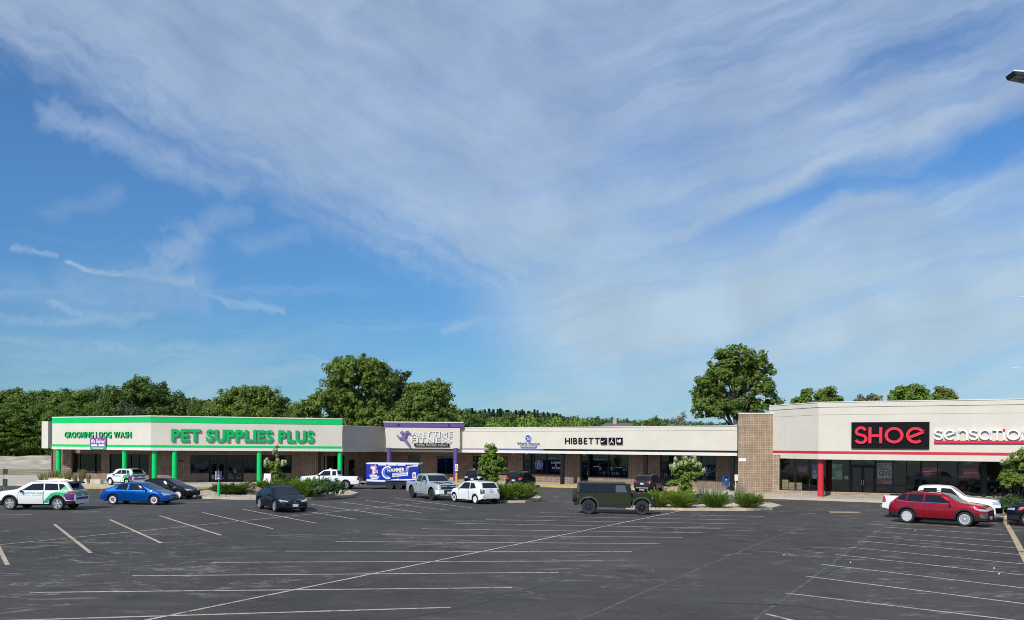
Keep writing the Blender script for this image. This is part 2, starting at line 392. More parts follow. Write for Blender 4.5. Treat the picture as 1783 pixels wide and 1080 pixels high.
# ------------------------------------------------------------------ ground
def asphalt_material():
    m = bpy.data.materials.new('asphalt'); m.use_nodes = True; nt = m.node_tree; b = nt.nodes['Principled BSDF']
    g = nt.nodes.new('ShaderNodeNewGeometry'); P = X(nt, g.outputs['Position'])
    def mapped(rot, sx, sy):
        mp = nt.nodes.new('ShaderNodeMapping'); mp.inputs['Rotation'].default_value = (0, 0, R(rot)); mp.inputs['Scale'].default_value = (sx, sy, 1)
        nt.links.new(P.k, mp.inputs[0]); return X(nt, mp.outputs[0])
    Q = mapped(-62, 0.5, 1.2); Q2 = mapped(28, 0.22, 1.6)      # along and across the parking rows
    wide = noise(nt, P, 0.05, 4, 0.6); mid = noise(nt, Q, 0.7, 6, 0.7, 0.6); grain = noise(nt, P, 18, 4, 0.8); speck = noise(nt, P, 5.5, 5, 0.8)
    scuff = noise(nt, Q, 1.0, 9, 0.78, 1.4); sweep = noise(nt, Q2, 0.9, 6, 0.7, 0.3)
    gate = noise(nt, P, 0.11, 3, 0.5).ss(0.44, 0.60)
    base = mixc(nt, wide.ss(0.34, 0.66), (0.036, 0.0325, 0.0295), (0.072, 0.0645, 0.058))
    base = mixc(nt, mid.ss(0.38, 0.75)*0.5, base, (0.090, 0.082, 0.074))
    base = mixc(nt, sweep.ss(0.52, 0.70)*0.30, base, (0.110, 0.102, 0.092))
    base = mixc(nt, scuff.ss(0.525, 0.64)*(gate*0.80+0.10), base, (0.26, 0.243, 0.215))
    dirt = noise(nt, P, 0.9, 6, 0.7, 0.5); base = mixc(nt, dirt.ss(0.52, 0.72)*0.5, base, (0.030, 0.028, 0.026))
    oil = nt.nodes.new('ShaderNodeTexVoronoi'); oil.inputs['Scale'].default_value = 0.36; nt.links.new(P.k, oil.inputs['Vector'])
    base = mixc(nt, (X(nt, oil.outputs['Distance'])+(dirt-0.5)*0.3).ss(0.24, 0.08)*0.5, base, (0.022, 0.021, 0.021))
    base = mixc(nt, speck.ss(0.40, 0.72)*0.35, base, (0.105, 0.098, 0.090)); base = mixc(nt, speck.ss(0.46, 0.28)*0.35, base, (0.020, 0.019, 0.018))
    base = mixc(nt, grain.ss(0.50, 0.80)*0.40, base, (0.16, 0.15, 0.14)); base = mixc(nt, grain.ss(0.46, 0.25)*0.35, base, (0.018, 0.017, 0.017))
    nt.links.new(base.k, b.inputs['Base Color'])
    nt.links.new(mid.ss(0.2, 0.8, 0.80, 0.94).k, b.inputs['Roughness']); b.inputs['Specular IOR Level'].default_value = 0.25
    bn = nt.nodes.new('ShaderNodeBump'); bn.inputs['Strength'].default_value = 0.5; bn.inputs['Distance'].default_value = 0.02
    nt.links.new((grain+mid*0.8).k, bn.inputs['Height']); nt.links.new(bn.outputs[0], b.inputs['Normal'])
    return m
asphalt = asphalt_material()
grass_m = mat('mown grass', (0.055, 0.085, 0.022), 0.95, var=0.35, vscale=0.9, bump=0.6, bscale=12)
dry_m = mat('dry grass ground', (0.27, 0.22, 0.12), 0.95, var=0.35, vscale=0.35, bump=0.6, bscale=6)
gravel_pale = mat('pale gravel ground', (0.42, 0.37, 0.29), 0.95, var=0.3, vscale=0.5, bump=0.8, bscale=8)
concrete = mat('concrete', (0.46, 0.41, 0.33), 0.9, var=0.10, vscale=0.9, bump=0.15, bscale=40)
kerb_m = mat('weathered kerb concrete', (0.47, 0.40, 0.31), 0.9, var=0.18, vscale=1.8, bump=0.25, bscale=30)
gravel_m = mat('pinkish landscape gravel', (0.43, 0.36, 0.30), 0.95, var=0.35, vscale=7, bump=0.9, bscale=24)

struct('ground', MB().face([(-900, -200, -.06), (900, -200, -.06), (900, 1600, -.06), (-900, 1600, -.06)]), grass_m)
struct('gravel_yard', MB().face([(-190, 122, -.03), (-44, 122, -.03), (-44, 166, -.03), (-190, 170, -.03)]), gravel_pale)
struct('dry_grass', MB().face([(-190, 97, -.034), (-44, 97, -.034), (-44, 122.2, -.034), (-190, 122.2, -.034)]), dry_m)
lot = [(-75, -90), (90, -90), (90, 57), (50, 70), (-30, 92), (-46, 76), (-75, 78)]
struct('parking_lot', MB().face([(x, y, 0) for x, y in lot]), asphalt)
struct('concrete_apron', MB().face([(-75, 76.5, .004), (-42.7, 73.8, .004), (-41, 98, .004), (-75, 98, .004)]), concrete)
# gravel berm at the edge of the wood
mb = MB(); rng = random.Random(3); N = 40
for i in range(N):
    for j in range(4):
        x = -185+i*3.4; mb.v.append((x, 150+j*5+rng.uniform(-1, 1), (0, 1.3, 1.0, -.1)[j]*(0.7+0.5*rng.random())-.02))
for i in range(N-1):
    for j in range(3): a = i*4+j; mb.f.append((a, a+4, a+5, a+1)); mb.m.append(0)
struct('gravel_bank', mb, gravel_pale, smooth=True)
# grass patch bottom left with its kerb
pl = [gp(-60, 905), gp(-8, 882), gp(4, 872), gp(6, 860), gp(2, 850), gp(-80, 850)]
struct('grass_verge', MB().prism([(p.x, p.y) for p in pl], -.02, .13), grass_m)

# sidewalk in front of the stores
curb = [(-44.2, 74.2), (-42.7, 73.6), (-35.7, 70.2), (-30.5, 69.9), (-26.2, 71.6), (-17, 76.5), (-12, 81.2), (-5.5, 81.8), (2.7, 78.9), (5.6, 77.5), (10.0, 75.2),
        (15.9, 72.0), (16.1, 69.5), (14.3, 67.0), (15.2, 65.6), (19.2, 63.4), (26, 59.7), (33, 56.0), (47, 48.5)]
back = [(56, 58), (40, 68), (24, 75), (20, 84), (10, 92), (-14, 96), (-22, 92), (-33, 86), (-47, 92)]
struct('sidewalk', MB().prism(curb+back, -.02, .15), concrete)
def ribbon(pts, w, z0, z1, name, m, closed=False, off=0.0):
    """raised or flat strip along pts; w across, centred plus off"""
    n = len(pts); Lp, Rp = [], []
    for i, p in enumerate(pts):
        a = Vector(pts[(i-1) % n] if closed or i > 0 else p)[:2]; b = Vector(pts[(i+1) % n] if closed or i < n-1 else p)[:2]
        d = (Vector(b)-Vector(a)).normalized(); nrm = Vector((-d.y, d.x))
        Lp.append(Vector(p[:2])+nrm*(w/2+off)); Rp.append(Vector(p[:2])+nrm*(-w/2+off))
    mb = MB()
    for i in range(n if closed else n-1):
        j = (i+1) % n
        if z1-z0 < 0.01: mb.face([(*Rp[i], z1), (*Rp[j], z1), (*Lp[j], z1), (*Lp[i], z1)])
        else: mb.hexa([(*Rp[i], z0), (*Rp[j], z0), (*Lp[j], z0), (*Lp[i], z0), (*Rp[i], z1), (*Rp[j], z1), (*Lp[j], z1), (*Lp[i], z1)])
    return struct(name, mb, m)
ribbon(curb[1:6], .22, 0, .155, 'yellow_kerb', yellow)
ribbon(curb[7:12], .22, 0, .155, 'yellow_kerb', yellow)
ribbon([(14.6, 66.9), (15.3, 65.7), (19.2, 63.55), (24.5, 60.7)], .22, 0, .155, 'yellow_kerb', yellow)
ribbon([(24.5, 60.7), (26, 59.85), (33, 56.15), (47, 48.65)], .22, 0, .155, 'kerb', kerb_m)
# sidewalk expansion joints
dj = mat('joint dark', (0.16, 0.14, 0.11), 0.95)
for (x0, y0, x1, y1) in [(curb[i][0]*(1-t)+curb[i+1][0]*t, curb[i][1]*(1-t)+curb[i+1][1]*t, 0, 0) for i in (4, 7, 8, 10, 15, 16, 17) for t in (0.2, 0.55, 0.9)]:
    struct('joint', MB().face([(x0, y0+.2, .1545), (x0+.03, y0+.2, .1545), (x0+1.53, y0+3.6, .1545), (x0+1.5, y0+3.6, .1545)]), dj)

# painted lines (photo positions taken back to the ground plane)
def line_mat(nm='worn road paint', ca=(0.42, 0.37, 0.29), cb=(0.55, 0.51, 0.44)):
    m = bpy.data.materials.new(nm); m.use_nodes = True; nt = m.node_tree; b = nt.nodes['Principled BSDF']
    g = nt.nodes.new('ShaderNodeNewGeometry'); P = X(nt, g.outputs['Position'])
    w = noise(nt, P, 4, 7, 0.75).ss(0.30, 0.56); v = noise(nt, P, 0.4, 3).ss(0.3, 0.7)
    c = mixc(nt, v, ca, cb)
    nt.links.new(mixc(nt, w*0.92, (0.14, 0.097, 0.092), c).k, b.inputs['Base Color']); b.inputs['Roughness'].default_value = 0.85; return m
line_m = line_mat(); line_tan = line_mat('worn cream road paint', (0.45, 0.37, 0.24), (0.56, 0.47, 0.33))
def pline(p, q, w=0.115, name='parking_line', m_=None, zz=.004):
    a, b = gp(*p), gp(*q); d = (b-a).normalized(); n = Vector((-d.y, d.x, 0))*w/2; z = Vector((0, 0, zz))
    return struct(name, MB().face([a-n+z, b-n+z, b+n+z, a+n+z]), m_ or line_m)
for p, q in [((-60, 1083), (786, 1058)), ((53, 1032), (893, 1023.5)), ((231, 1003), (974, 997)), ((371, 979.5), (1051, 977)), ((497, 960), (1101, 961)),
        ((585, 943), (1149, 947)), ((665, 931.5), (1189, 936)), ((735, 921), (1226, 928)), ((793, 911.5), (1256, 920)), ((845, 905), (1284, 912.5)),
        ((898, 898.5), (1305, 906)), ((940, 893), (1331, 899.5))]: pline(p, q)
pline((200, 1092), (1187, 889.5), .11, 'aisle_line', zz=.008)
for p, q in [((-8, 940), (14, 984)), ((95, 913), (159, 963)), ((192, 905), (282, 946)), ((278, 898), (386, 932.5)), ((353, 892.5), (476, 921)), ((423, 887), (552, 911.5)),
        ((482, 882), (621, 904.5)), ((540, 878), (682, 898)), ((593, 874), (733, 893)), ((637, 871.5), (781, 889)), ((690, 868), (826, 885))]: pline(p, q, .135 if p[0] < 300 else .115, m_=line_tan if p[0] < 400 else line_m)
pline((-30, 952), (800, 870), .10, 'aisle_line', zz=.008); pline((0, 895.5), (57, 896.5))
for p, q in [((1335, 1069), (1420, 1090)), ((1369, 1033), (1800, 1084)), ((1404, 1003.5), (1800, 1053.5)), ((1432, 983), (1800, 1026)), ((1456, 966), (1800, 1003.5)),
        ((1478, 953), (1800, 984)), ((1495, 942), (1800, 968)), ((1508, 933.5), (1778, 955)), ((1521, 925.5), (1767, 944)), ((1541, 918), (1757, 932)), ((1556, 911), (1745, 922))]: pline(p, q)
# worn yellow strip at the right, and yellow spot near the shoe store
p = [gp(1750, 907), gp(1758, 921), gp(1770, 942), gp(1783, 968), gp(1800, 1000)]
ribbon([(q.x, q.y) for q in p], .22, .004, .012, 'faded_yellow_line', mat('faded yellow paint', (0.42, 0.33, 0.18), 0.9, var=.25, vscale=3))
q = gp(1470, 892); tan = mat('tan asphalt stain', (0.34, 0.26, 0.17), 0.9, var=.2)
struct('asphalt_patch', MB().face([(q.x-1.0, q.y-.5, .004), (q.x+.4, q.y-.7, .004), (q.x+1.0, q.y-.1, .004), (q.x+.5, q.y+.5, .004), (q.x-.8, q.y+.4, .004)]), tan)
# sealed cracks and seams in the asphalt
seam_m = mat('crack sealer', (0.028, 0.029, 0.033), 0.6, var=0.2)
seam_l = mat('paving seam', (0.082, 0.076, 0.070), 0.9, var=0.3, vscale=2)
def crack(px_pts, w, m, seed=1, jit=.06):
    rg = random.Random(seed); g = [gp(*p) for p in px_pts]; out = []
    for i in range(len(g)-1):
        n = max(2, int((g[i+1]-g[i]).length/1.2))
        for k in range(n): q = g[i].lerp(g[i+1], k/n); out.append((q.x+rg.uniform(-jit, jit), q.y+rg.uniform(-jit, jit)))
    out.append((g[-1].x, g[-1].y)); ribbon(out, w, .003, .0032, 'asphalt_crack', m)
crack([(1004, 1083), (1251, 976.6), (1337, 941), (1410, 912)], .10, seam_l, 1, .03); crack([(1310, 1083), (1420, 1003), (1504, 941), (1545, 915)], .10, seam_l, 2)
crack([(1440, 1003), (1520, 940)], .06, seam_m, 3, .15); crack([(1215, 1047), (1320, 1050), (1460, 1066)], .09, seam_m, 4, .25)
crack([(1235, 930), (1300, 922), (1340, 908)], .07, seam_m, 5, .3); crack([(222, 1040), (228, 960), (215, 905)], .03, seam_l, 6, .05)
crack([(640, 1083), (900, 1041), (1010, 1000)], .05, seam_m, 7, .3); crack([(700, 905), (1000, 925)], .04, seam_m, 8, .3)

# ------------------------------------------------------------------ the shops
A, B, C = (-46.0, 83.3), (-33.3, 76.8), (-16.6, 81.4)
D, E_, K, L_, F_ = (-13.45, 87.4), (-5.16, 87.0), (3.52, 82.3), (11.5, 76.8), (19.28, 71.3)
G, H_, J = (21.5, 69.4), (23.4, 63.6), (47.4, 51.4)
def offset_poly(pts, d):                        # d > 0: away from the camera
    fr = [Frame(pts[i], pts[i+1]) for i in range(len(pts)-1)]; out = []
    for i, p in enumerate(pts):
        if i == 0: q = fr[0].p(0, -d, 0)[:2]
        elif i == len(pts)-1: q = fr[-1].p(fr[-1].L, -d, 0)[:2]
        else:
            a, b = fr[i-1], fr[i]; o1 = a.o-a.n*d; o2 = b.o-b.n*d
            cr = a.t.x*b.t.y-a.t.y*b.t.x; w = o2-o1; k = (w.x*b.t.y-w.y*b.t.x)/cr; q = tuple(o1+a.t*k)
        out.append(tuple(q))
    return out
def fascia(parent, pts, z0, z1, bands, m_idx_mats, name='fascia', thick=.5):
    """bands: list of (zlo, zhi, material, proud); each band its own part along every face"""
    inner = offset_poly(pts, thick)
    for (lo, hi, m_, proud, nm) in bands:
        outer = offset_poly(pts, -proud); mb = MB()
        for i in range(len(pts)-1):
            a, b, c, d = outer[i], outer[i+1], inner[i+1], inner[i]
            mb.hexa([(*a, lo), (*b, lo), (*c, lo), (*d, lo), (*a, hi), (*b, hi), (*c, hi), (*d, hi)])
        mb.build(nm, m_, parent)
def soffit_roof(parent, pts, walls, zs, zr, depth=26):
    inner = offset_poly(pts, .45)
    mb = MB()
    for i in range(len(pts)-1):
        a, b, c, d = inner[i], inner[i+1], walls[i+1], walls[i]
        mb.hexa([(*a, zs), (*b, zs), (*c, zs), (*d, zs), (*a, zs+.08), (*b, zs+.08), (*c, zs+.08), (*d, zs+.08)])
    mb.build('soffit', brown_beam, parent)
    mb = MB()
    for i in range(len(pts)-1):
        a, b = walls[i], walls[i+1]; c, d = (b[0]+depth*.15, b[1]+depth), (a[0]+depth*.15, a[1]+depth)
        if (b[0]-a[0]) > 0.5: mb.hexa([(*a, zr-.2), (*b, zr-.2), (*c, zr-.2), (*d, zr-.2), (*a, zr), (*b, zr), (*c, zr), (*d, zr)])
    mb.build('roof', mat('grey roof membrane', (.3, .3, .3), .9), parent)
def wall(parent, fr, zt, openings, m_, a0=0.0, a1=None, zb=.15, thick=.25):
    """brick wall with real openings; openings = (a0, a1, z0, z1) sorted"""
    a1 = fr.L if a1 is None else a1; mb = MB(); mb.uv = block_uv; cur = a0
    for (o0, o1, z0, z1) in openings:
        if o0 > cur+.01: mb.fbox(fr, cur, o0, -thick, 0, zb-.1, zt)
        if z0 > zb+.02: mb.fbox(fr, o0, o1, -thick, 0, zb-.1, z0)
        if z1 < zt-.02: mb.fbox(fr, o0, o1, -thick, 0, z1, zt)
        cur = o1
    if cur < a1-.01: mb.fbox(fr, cur, a1, -thick, 0, zb-.1, zt)
    return mb.build('wall', m_, parent)
def window(parent, fr, a0, a1, z0, z1, muls=(), trans=(), door=(), t=.07, glassm=None):
    """storefront glazing: frame bars with one pane per field; door = indices of fields that are door leaves"""
    w = MB(); A_ = [a0]+sorted(muls)+[a1]; Z = [z0]+sorted(trans)+[z1]
    for i, a in enumerate(A_):
        x0, x1 = (a, a+t) if i == 0 else ((a-t, a) if i == len(A_)-1 else (a-t/2, a+t/2)); w.fbox(fr, x0, x1, -.19, -.06, z0, z1)
    for j, z in enumerate(Z):
        y0, y1 = (z, z+t) if j == 0 else ((z-t, z) if j == len(Z)-1 else (z-t/2, z+t/2))
        for i in range(len(A_)-1):
            l = A_[i]+(t if i == 0 else t/2); r = A_[i+1]-(t if i == len(A_)-2 else t/2); w.fbox(fr, l, r, -.187, -.063, y0, y1)
    f = w.build('window', dark_frame, parent)
    for i in range(len(A_)-1):
        for j in range(len(Z)-1):
            l, r, b_, t_ = A_[i]+t*.5, A_[i+1]-t*.5, Z[j]+t*.5, Z[j+1]-t*.5
            MB().face([fr.p(l, -.12, b_), fr.p(r, -.12, b_), fr.p(r, -.12, t_), fr.p(l, -.12, t_)]).build('pane', glassm or shop_glass, f)
    return f
def door(parent, fr, a0, a1, z0, z1, leaves=2, head=None, stile=.11):
    d = MB(); d.fbox(fr, a0, a0+.06, -.2, -.04, z0, z1); d.fbox(fr, a1-.06, a1, -.2, -.04, z0, z1); d.fbox(fr, a0+.06, a1-.06, -.2, -.04, z1-.07, z1)
    hz = head or z1-.07
    if head: d.fbox(fr, a0+.06, a1-.06, -.2, -.04, hz-.05, hz+.05)
    o = d.build('door', dark_frame, parent)
    if head: MB().face([fr.p(a0+.06, -.12, hz+.05), fr.p(a1-.06, -.12, hz+.05), fr.p(a1-.06, -.12, z1-.07), fr.p(a0+.06, -.12, z1-.07)]).build('pane', shop_glass, o)
    W = (a1-a0-.12)/leaves
    for k in range(leaves):
        l, r = a0+.06+k*W+.01, a0+.06+(k+1)*W-.01; top = hz-.06 if head else hz-.01; q = MB()
        q.fbox(fr, l, l+stile, -.15, -.08, z0+.02, top); q.fbox(fr, r-stile, r, -.15, -.08, z0+.02, top)
        q.fbox(fr, l+stile, r-stile, -.15, -.08, z0+.02, z0+.28); q.fbox(fr, l+stile, r-stile, -.15, -.08, top-.12, top); q.fbox(fr, l+stile, r-stile, -.145, -.085, z0+1.0, z0+1.06)
        q.build('leaf', dark_frame, o)
        MB().face([fr.p(l+stile, -.115, z0+.28), fr.p(r-stile, -.115, z0+.28), fr.p(r-stile, -.115, top-.12), fr.p(l+stile, -.115, top-.12)]).build('pane', shop_glass, o)
        hx = r-.06 if k % 2 == 0 else l+.06
        MB().tube([fr.p(hx, -.03, z0+.85), fr.p(hx, -.03, z0+1.25)], .018, 6).build('handle', silver, o)
    return o
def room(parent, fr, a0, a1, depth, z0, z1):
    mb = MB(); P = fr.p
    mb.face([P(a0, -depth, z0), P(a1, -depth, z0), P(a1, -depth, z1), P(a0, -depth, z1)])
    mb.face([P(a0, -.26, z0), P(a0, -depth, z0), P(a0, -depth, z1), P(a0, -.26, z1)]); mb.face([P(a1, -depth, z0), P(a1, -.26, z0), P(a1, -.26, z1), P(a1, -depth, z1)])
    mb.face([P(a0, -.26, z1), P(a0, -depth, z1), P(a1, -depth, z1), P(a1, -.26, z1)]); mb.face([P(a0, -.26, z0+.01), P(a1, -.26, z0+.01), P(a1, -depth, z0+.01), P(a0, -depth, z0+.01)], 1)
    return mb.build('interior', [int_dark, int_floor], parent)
def column(parent, x, y, z1, m_, r=.225, z0=.15):
    return MB().lathe([(0, z0-.05), (r, z0-.05), (r, z1-.1), (r*.985, z1-.1), (r*.985, z1+.2), (0, z1+.2)], 28, c=(x, y, 0)).build('column', m_, parent, smooth=True)
def fpx(fr, px): q = fr.p(fr.a(px), -.3, 0); return q[0], q[1]

# ---- pet supply store
pet = empty('pet_store_building', (-28, 80, 0), label='cream store building with green bands and green round columns at the left end', cat='store building')
Pf = [A, B, C]; chain = [A, B, C, D, E_, K, L_, F_]; wallc = offset_poly(chain, 3.0)
PZ = [(5.80, 6.33, green, .03, 'top_band'), (6.33, 6.43, stucco_trim, .07, 'coping'), (3.70, 5.80, stucco, 0, 'fascia'), (3.46, 3.70, green, .03, 'lower_band'), (3.20, 3.46, stucco_trim, .05, 'lower_trim')]
fascia(pet, Pf, 3.2, 6.43, PZ, None)
f_ch, f_fr = Frame(A, B), Frame(B, C)
w1f, w2f, w3f, w4f = Frame(wallc[0], wallc[1]), Frame(wallc[1], wallc[2]), Frame(wallc[2], wallc[3]), Frame(wallc[3], wallc[4])
w5f, w6f, w7f = Frame(wallc[4], wallc[5]), Frame(wallc[5], wallc[6]), Frame(wallc[6], wallc[7])
print('wall corner px', [round(891+FPX*p[0]/p[1], 1) for p in wallc])
soffit_roof(pet, Pf, wallc[:3], 3.42, 5.9)
Z = lambda fr, px, py: fr.z(px, py)
a = w1f.a
zt = 2.78
o1 = [(a(104.5), a(176), .75, zt), (a(190), a(258.7), .75, zt)]
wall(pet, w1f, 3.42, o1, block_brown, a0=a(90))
window(pet, w1f, o1[0][0], o1[0][1], .75, zt, [a(111), a(121), a(137.5)], []); window(pet, w1f, o1[1][0], o1[1][1], .75, zt, [a(226), a(240)], [])
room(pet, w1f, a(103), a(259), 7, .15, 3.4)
a = w2f.a
o2 = [(a(331), a(364), .98, zt), (a(364), a(424), .15, zt), (a(424), a(508), .98, zt)]
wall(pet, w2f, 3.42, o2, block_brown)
window(pet, w2f, o2[0][0], o2[0][1], .98, zt); window(pet, w2f, a(424), a(508), .98, zt, [a(445), a(476)])
# entrance: transom lights over two pairs of doors and fixed side panes
window(pet, w2f, a(364), a(424), 2.2, zt, [a(366), a(380.5), a(394), a(408)], [])
door(pet, w2f, a(365), a(393), .15, 2.2, 2); door(pet, w2f, a(394), a(423.5), .15, 2.2, 2)
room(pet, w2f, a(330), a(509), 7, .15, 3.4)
for px in (97, 212): column(pet, *fpx(f_ch, px), 3.25, green)
column(pet, *f_fr.p(.25, -.5, 0)[:2], 3.25, green); column(pet, *fpx(f_fr, 303), 3.25, green)
for px in (451, 592): column(pet, *fpx(f_fr, px), 3.25, green)
# end wing: lower cream box and brick end wall at the far left
mb = MB(); fe = Frame((-47.4, 84.2), A); mb.fbox(fe, -.3, .9, -2, 0, 3.28, 6.0); mb.build('end_fascia', stucco, pet)
mb = MB(); mb.uv = block_uv; mb.fbox(Frame((-47.6, 86.2), (-45.6, 86.2)), 0, 2.0, -20, 0, .05, 5.6); mb.build('end_wall', block_brown, pet)
mb = MB(); mb.fbox(fe, .55, .72, -.6, -.5, .15, 3.3); mb.build('downspout', mat('rusty brown downspout', (.16, .06, .045), .6), pet)
MB().box(*(lambda q: (q[0]-.25, q[0]+.25, q[1]-.1, q[1]+.02))(w2f.p(w2f.a(315), 0, 0)), 2.1, 2.2).build('wall_lamp', dark_frame, pet)

# low planter wall along the chamfered corner
pw = [gp(60, 842.5), gp(112, 843.5), gp(166, 847)]
ribbon([(p_.x, p_.y+1.2) for p_ in pw], .3, .05, .55, 'planter_wall', kerb_m)

# ---- central strip
strip = empty('strip_mall_building', (2, 84, 0), label='long low cream shop row with thin dark stripe in the middle of the plaza', cat='shop building')
SZ = lambda stripe: [(5.35, 5.70, stucco, .03, 'cap_band'), (5.70, 5.77, stucco_trim, .08, 'coping'), (3.60, 5.35, stucco, 0, 'fascia'), (3.42, 3.60, stripe, .02, 'stripe'), (3.15, 3.42, stucco_trim, .06, 'lower_trim')]
gz = [(5.30, 5.70, shaded_panel, .03, 'cap_band'), (5.70, 5.77, stucco_trim, .08, 'coping'), (3.60, 5.30, shaded_panel, 0, 'fascia'), (3.15, 3.60, shaded_panel, .08, 'lower_trim')]
fascia(strip, [C, D], 3.15, 5.77, gz, None)
fascia(strip, [D, E_], 3.15, 5.77, [(3.15, 3.42, stucco_trim, .05, 'lower_trim'), (3.42, 5.77, stucco, 0, 'fascia')], None)
fk = Frame(E_, K); fl = Frame(K, L_); ff = Frame(L_, F_)
def sub(fr, p0, p1): a0_, a1_ = fr.a(p0), fr.a(p1); return [fr.p(a0_, 0, 0)[:2], fr.p(a1_, 0, 0)[:2]]
fascia(strip, [E_, sub(fk, 868, 900)[0]], 0, 0, SZ(lilac_stripe), None)
fascia(strip, sub(fk, 868, 946), 0, 0, SZ(blue_stripe), None)
fascia(strip, [sub(fk, 946, 950)[0], K, L_, F_], 0, 0, SZ(black_paint), None)
soffit_roof(strip, chain[2:], wallc[2:], 3.42, 5.3)
# portal of the fitness club
fp0, fp1 = at(668.5, 86.6), at(800, 86.6); fpf = Frame((fp0.x, fp0.y), (fp1.x, fp1.y))
mb = MB(); mb.fbox(fpf, .2, fpf.L, -.9, 0, 3.53, 5.73); mb.build('portal_fascia', stucco, strip)
ftop = Frame((fp0.x-.05, 86.5), (at(805.4, 86.5).x, 86.5))
MB().fbox(ftop, 0, ftop.L, -1.0, 0, 5.77, 6.21).build('portal_band', purple, strip)
MB().fbox(ftop, -.04, ftop.L+.04, -1.05, .05, 6.21, 6.31).build('coping', stucco_trim, strip)
for px in (693, 781): MB().lathe([(0, 0), (.09, 0), (.09, .06), (0, .06)], 12, axis='y', c=(at(px, 86.4).x, 86.42, 5.98)).build('flood_lamp', dark_frame, strip)
MB().fbox(fpf, .2, fpf.L, -.9, .02, 3.45, 3.53).build('portal_edge', dark_frame, strip)
for px in (677, 793): column(strip, at(px, 86.0).x, 86.0, 3.4, purple, r=.23)
# walls, doors and windows of the row
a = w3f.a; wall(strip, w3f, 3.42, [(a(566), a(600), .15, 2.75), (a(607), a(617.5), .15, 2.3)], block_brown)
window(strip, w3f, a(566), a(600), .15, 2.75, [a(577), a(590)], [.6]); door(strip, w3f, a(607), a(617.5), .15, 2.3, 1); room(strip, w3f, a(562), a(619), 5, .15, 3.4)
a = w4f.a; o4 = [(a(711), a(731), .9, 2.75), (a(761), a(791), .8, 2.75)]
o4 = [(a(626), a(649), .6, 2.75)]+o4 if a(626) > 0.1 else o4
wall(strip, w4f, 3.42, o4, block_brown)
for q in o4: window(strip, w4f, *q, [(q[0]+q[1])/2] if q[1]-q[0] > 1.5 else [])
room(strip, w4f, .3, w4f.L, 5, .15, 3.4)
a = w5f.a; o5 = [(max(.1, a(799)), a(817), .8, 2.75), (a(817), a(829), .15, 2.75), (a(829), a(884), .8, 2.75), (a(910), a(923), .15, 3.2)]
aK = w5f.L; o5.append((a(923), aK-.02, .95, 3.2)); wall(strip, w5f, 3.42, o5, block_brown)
window(strip, w5f, *o5[0]); door(strip, w5f, *o5[1], 1, head=2.3); window(strip, w5f, *o5[2], [a(834), a(866)]); door(strip, w5f, *o5[3], 1, head=2.35)
window(strip, w5f, *o5[4], [a(926), a(929)]+([a(951)] if a(951) < aK-.3 else [])); room(strip, w5f, .1, w5f.L, 5, .15, 3.4)
a = w6f.a; x0 = a(955); o6 = [(.02, a(981), .95, 3.2), (a(1010), a(1024.5), .15, 3.2), (a(1024.5), a(1094), .85, 3.2)]
wall(strip, w6f, 3.42, o6, block_brown); window(strip, w6f, *o6[0], [a(966)] if a(966) > .4 else []); door(strip, w6f, *o6[1], 1, head=2.4); window(strip, w6f, *o6[2], [a(1059)])
room(strip, w6f, .1, w6f.L, 5, .15, 3.4)
a = w7f.a; o7 = [(a(1149), a(1168), .15, 3.2), (a(1168), a(1246), .85, 3.2)]
wall(strip, w7f, 3.42, o7, block_brown, a1=w7f.L+2.5); door(strip, w7f, *o7[0], 2, head=2.45); window(strip, w7f, *o7[1], [a(1194), a(1220)]); room(strip, w7f, a(1140), w7f.L, 5, .15, 3.4)
for fr_, px in ((fl, 976.5), (ff, 1121), (ff, 1273)): column(strip, *fpx(fr_, px), 3.2, black_paint, r=.215)
for px in (893, 917, 1018): q = w5f.p(w5f.a(px), .1, 0) if px < 950 else w6f.p(w6f.a(px), .1, 0); MB().box(q[0]-.12, q[0]+.12, q[1]-.05, q[1]+.2, 3.0, 3.15).build('wall_lamp', whitepl, strip)

# ---- shoe store
shoe = empty('shoe_store_building', (30, 66, 0), label='tall cream shoe store building with red stripe and tan block pier at the right', cat='store building')
HZ = [(7.0, 7.34, stucco, .07, 'cap_band'), (7.34, 7.40, stucco_trim, .11, 'coping'), (6.42, 7.0, stucco, .02, 'upper_fascia'), (3.65, 6.42, stucco, 0, 'fascia'), (3.44, 3.65, red, .025, 'stripe'), (3.02, 3.44, stucco, .02, 'lower_trim')]
fascia(shoe, [G, H_, J], 0, 0, HZ, None)
pb = Frame((18.75, 69.0), (21.85, 69.0)); mb = MB(); mb.uv = block_uv; mb.prism([(18.75, 69.0), (21.85, 69.0), (21.85, 74), (20.5, 74)], .05, 6.66); mb.build('pier', block_tan, shoe)
MB().prism([(18.7, 68.95), (21.9, 68.95), (21.9, 74.05), (20.45, 74.05)], 6.66, 6.76).build('coping', stucco_trim, shoe)
q = pb.a(1292); MB().fbox(pb, q-.3, q+.3, .0, .02, zat(1292, 803.5, 69), zat(1292, 798, 69)).build('placard', white_sign, shoe)
ws = Frame((21.87, 68.0), (21.87+12*2.2, 68.0-6.1*2.2)); a = ws.a
a57 = a(1357)
wall(shoe, ws, 3.3, [(a57, ws.L, .42, 3.3)], block_tan, a0=-.62)
cols_ = [1384, 1409, 1444, 1479]
window(shoe, ws, a57, a(1480), .42, 3.3, [a(x) for x in cols_[:-1]], [])
door(shoe, ws, a(1480), a(1524), .16, 3.3, 2, head=2.55)
window(shoe, ws, a(1524), a(1603), .42, 3.3, [a(1554.5), a(1578)], [1.05])
window(shoe, ws, a(1603), a(1709), .42, 3.3, [a(1632), a(1668)], []); MB().fbox(ws, a(1709), a(1717), -.2, .1, .15, 3.3).build('pillar', dark_frame, shoe)
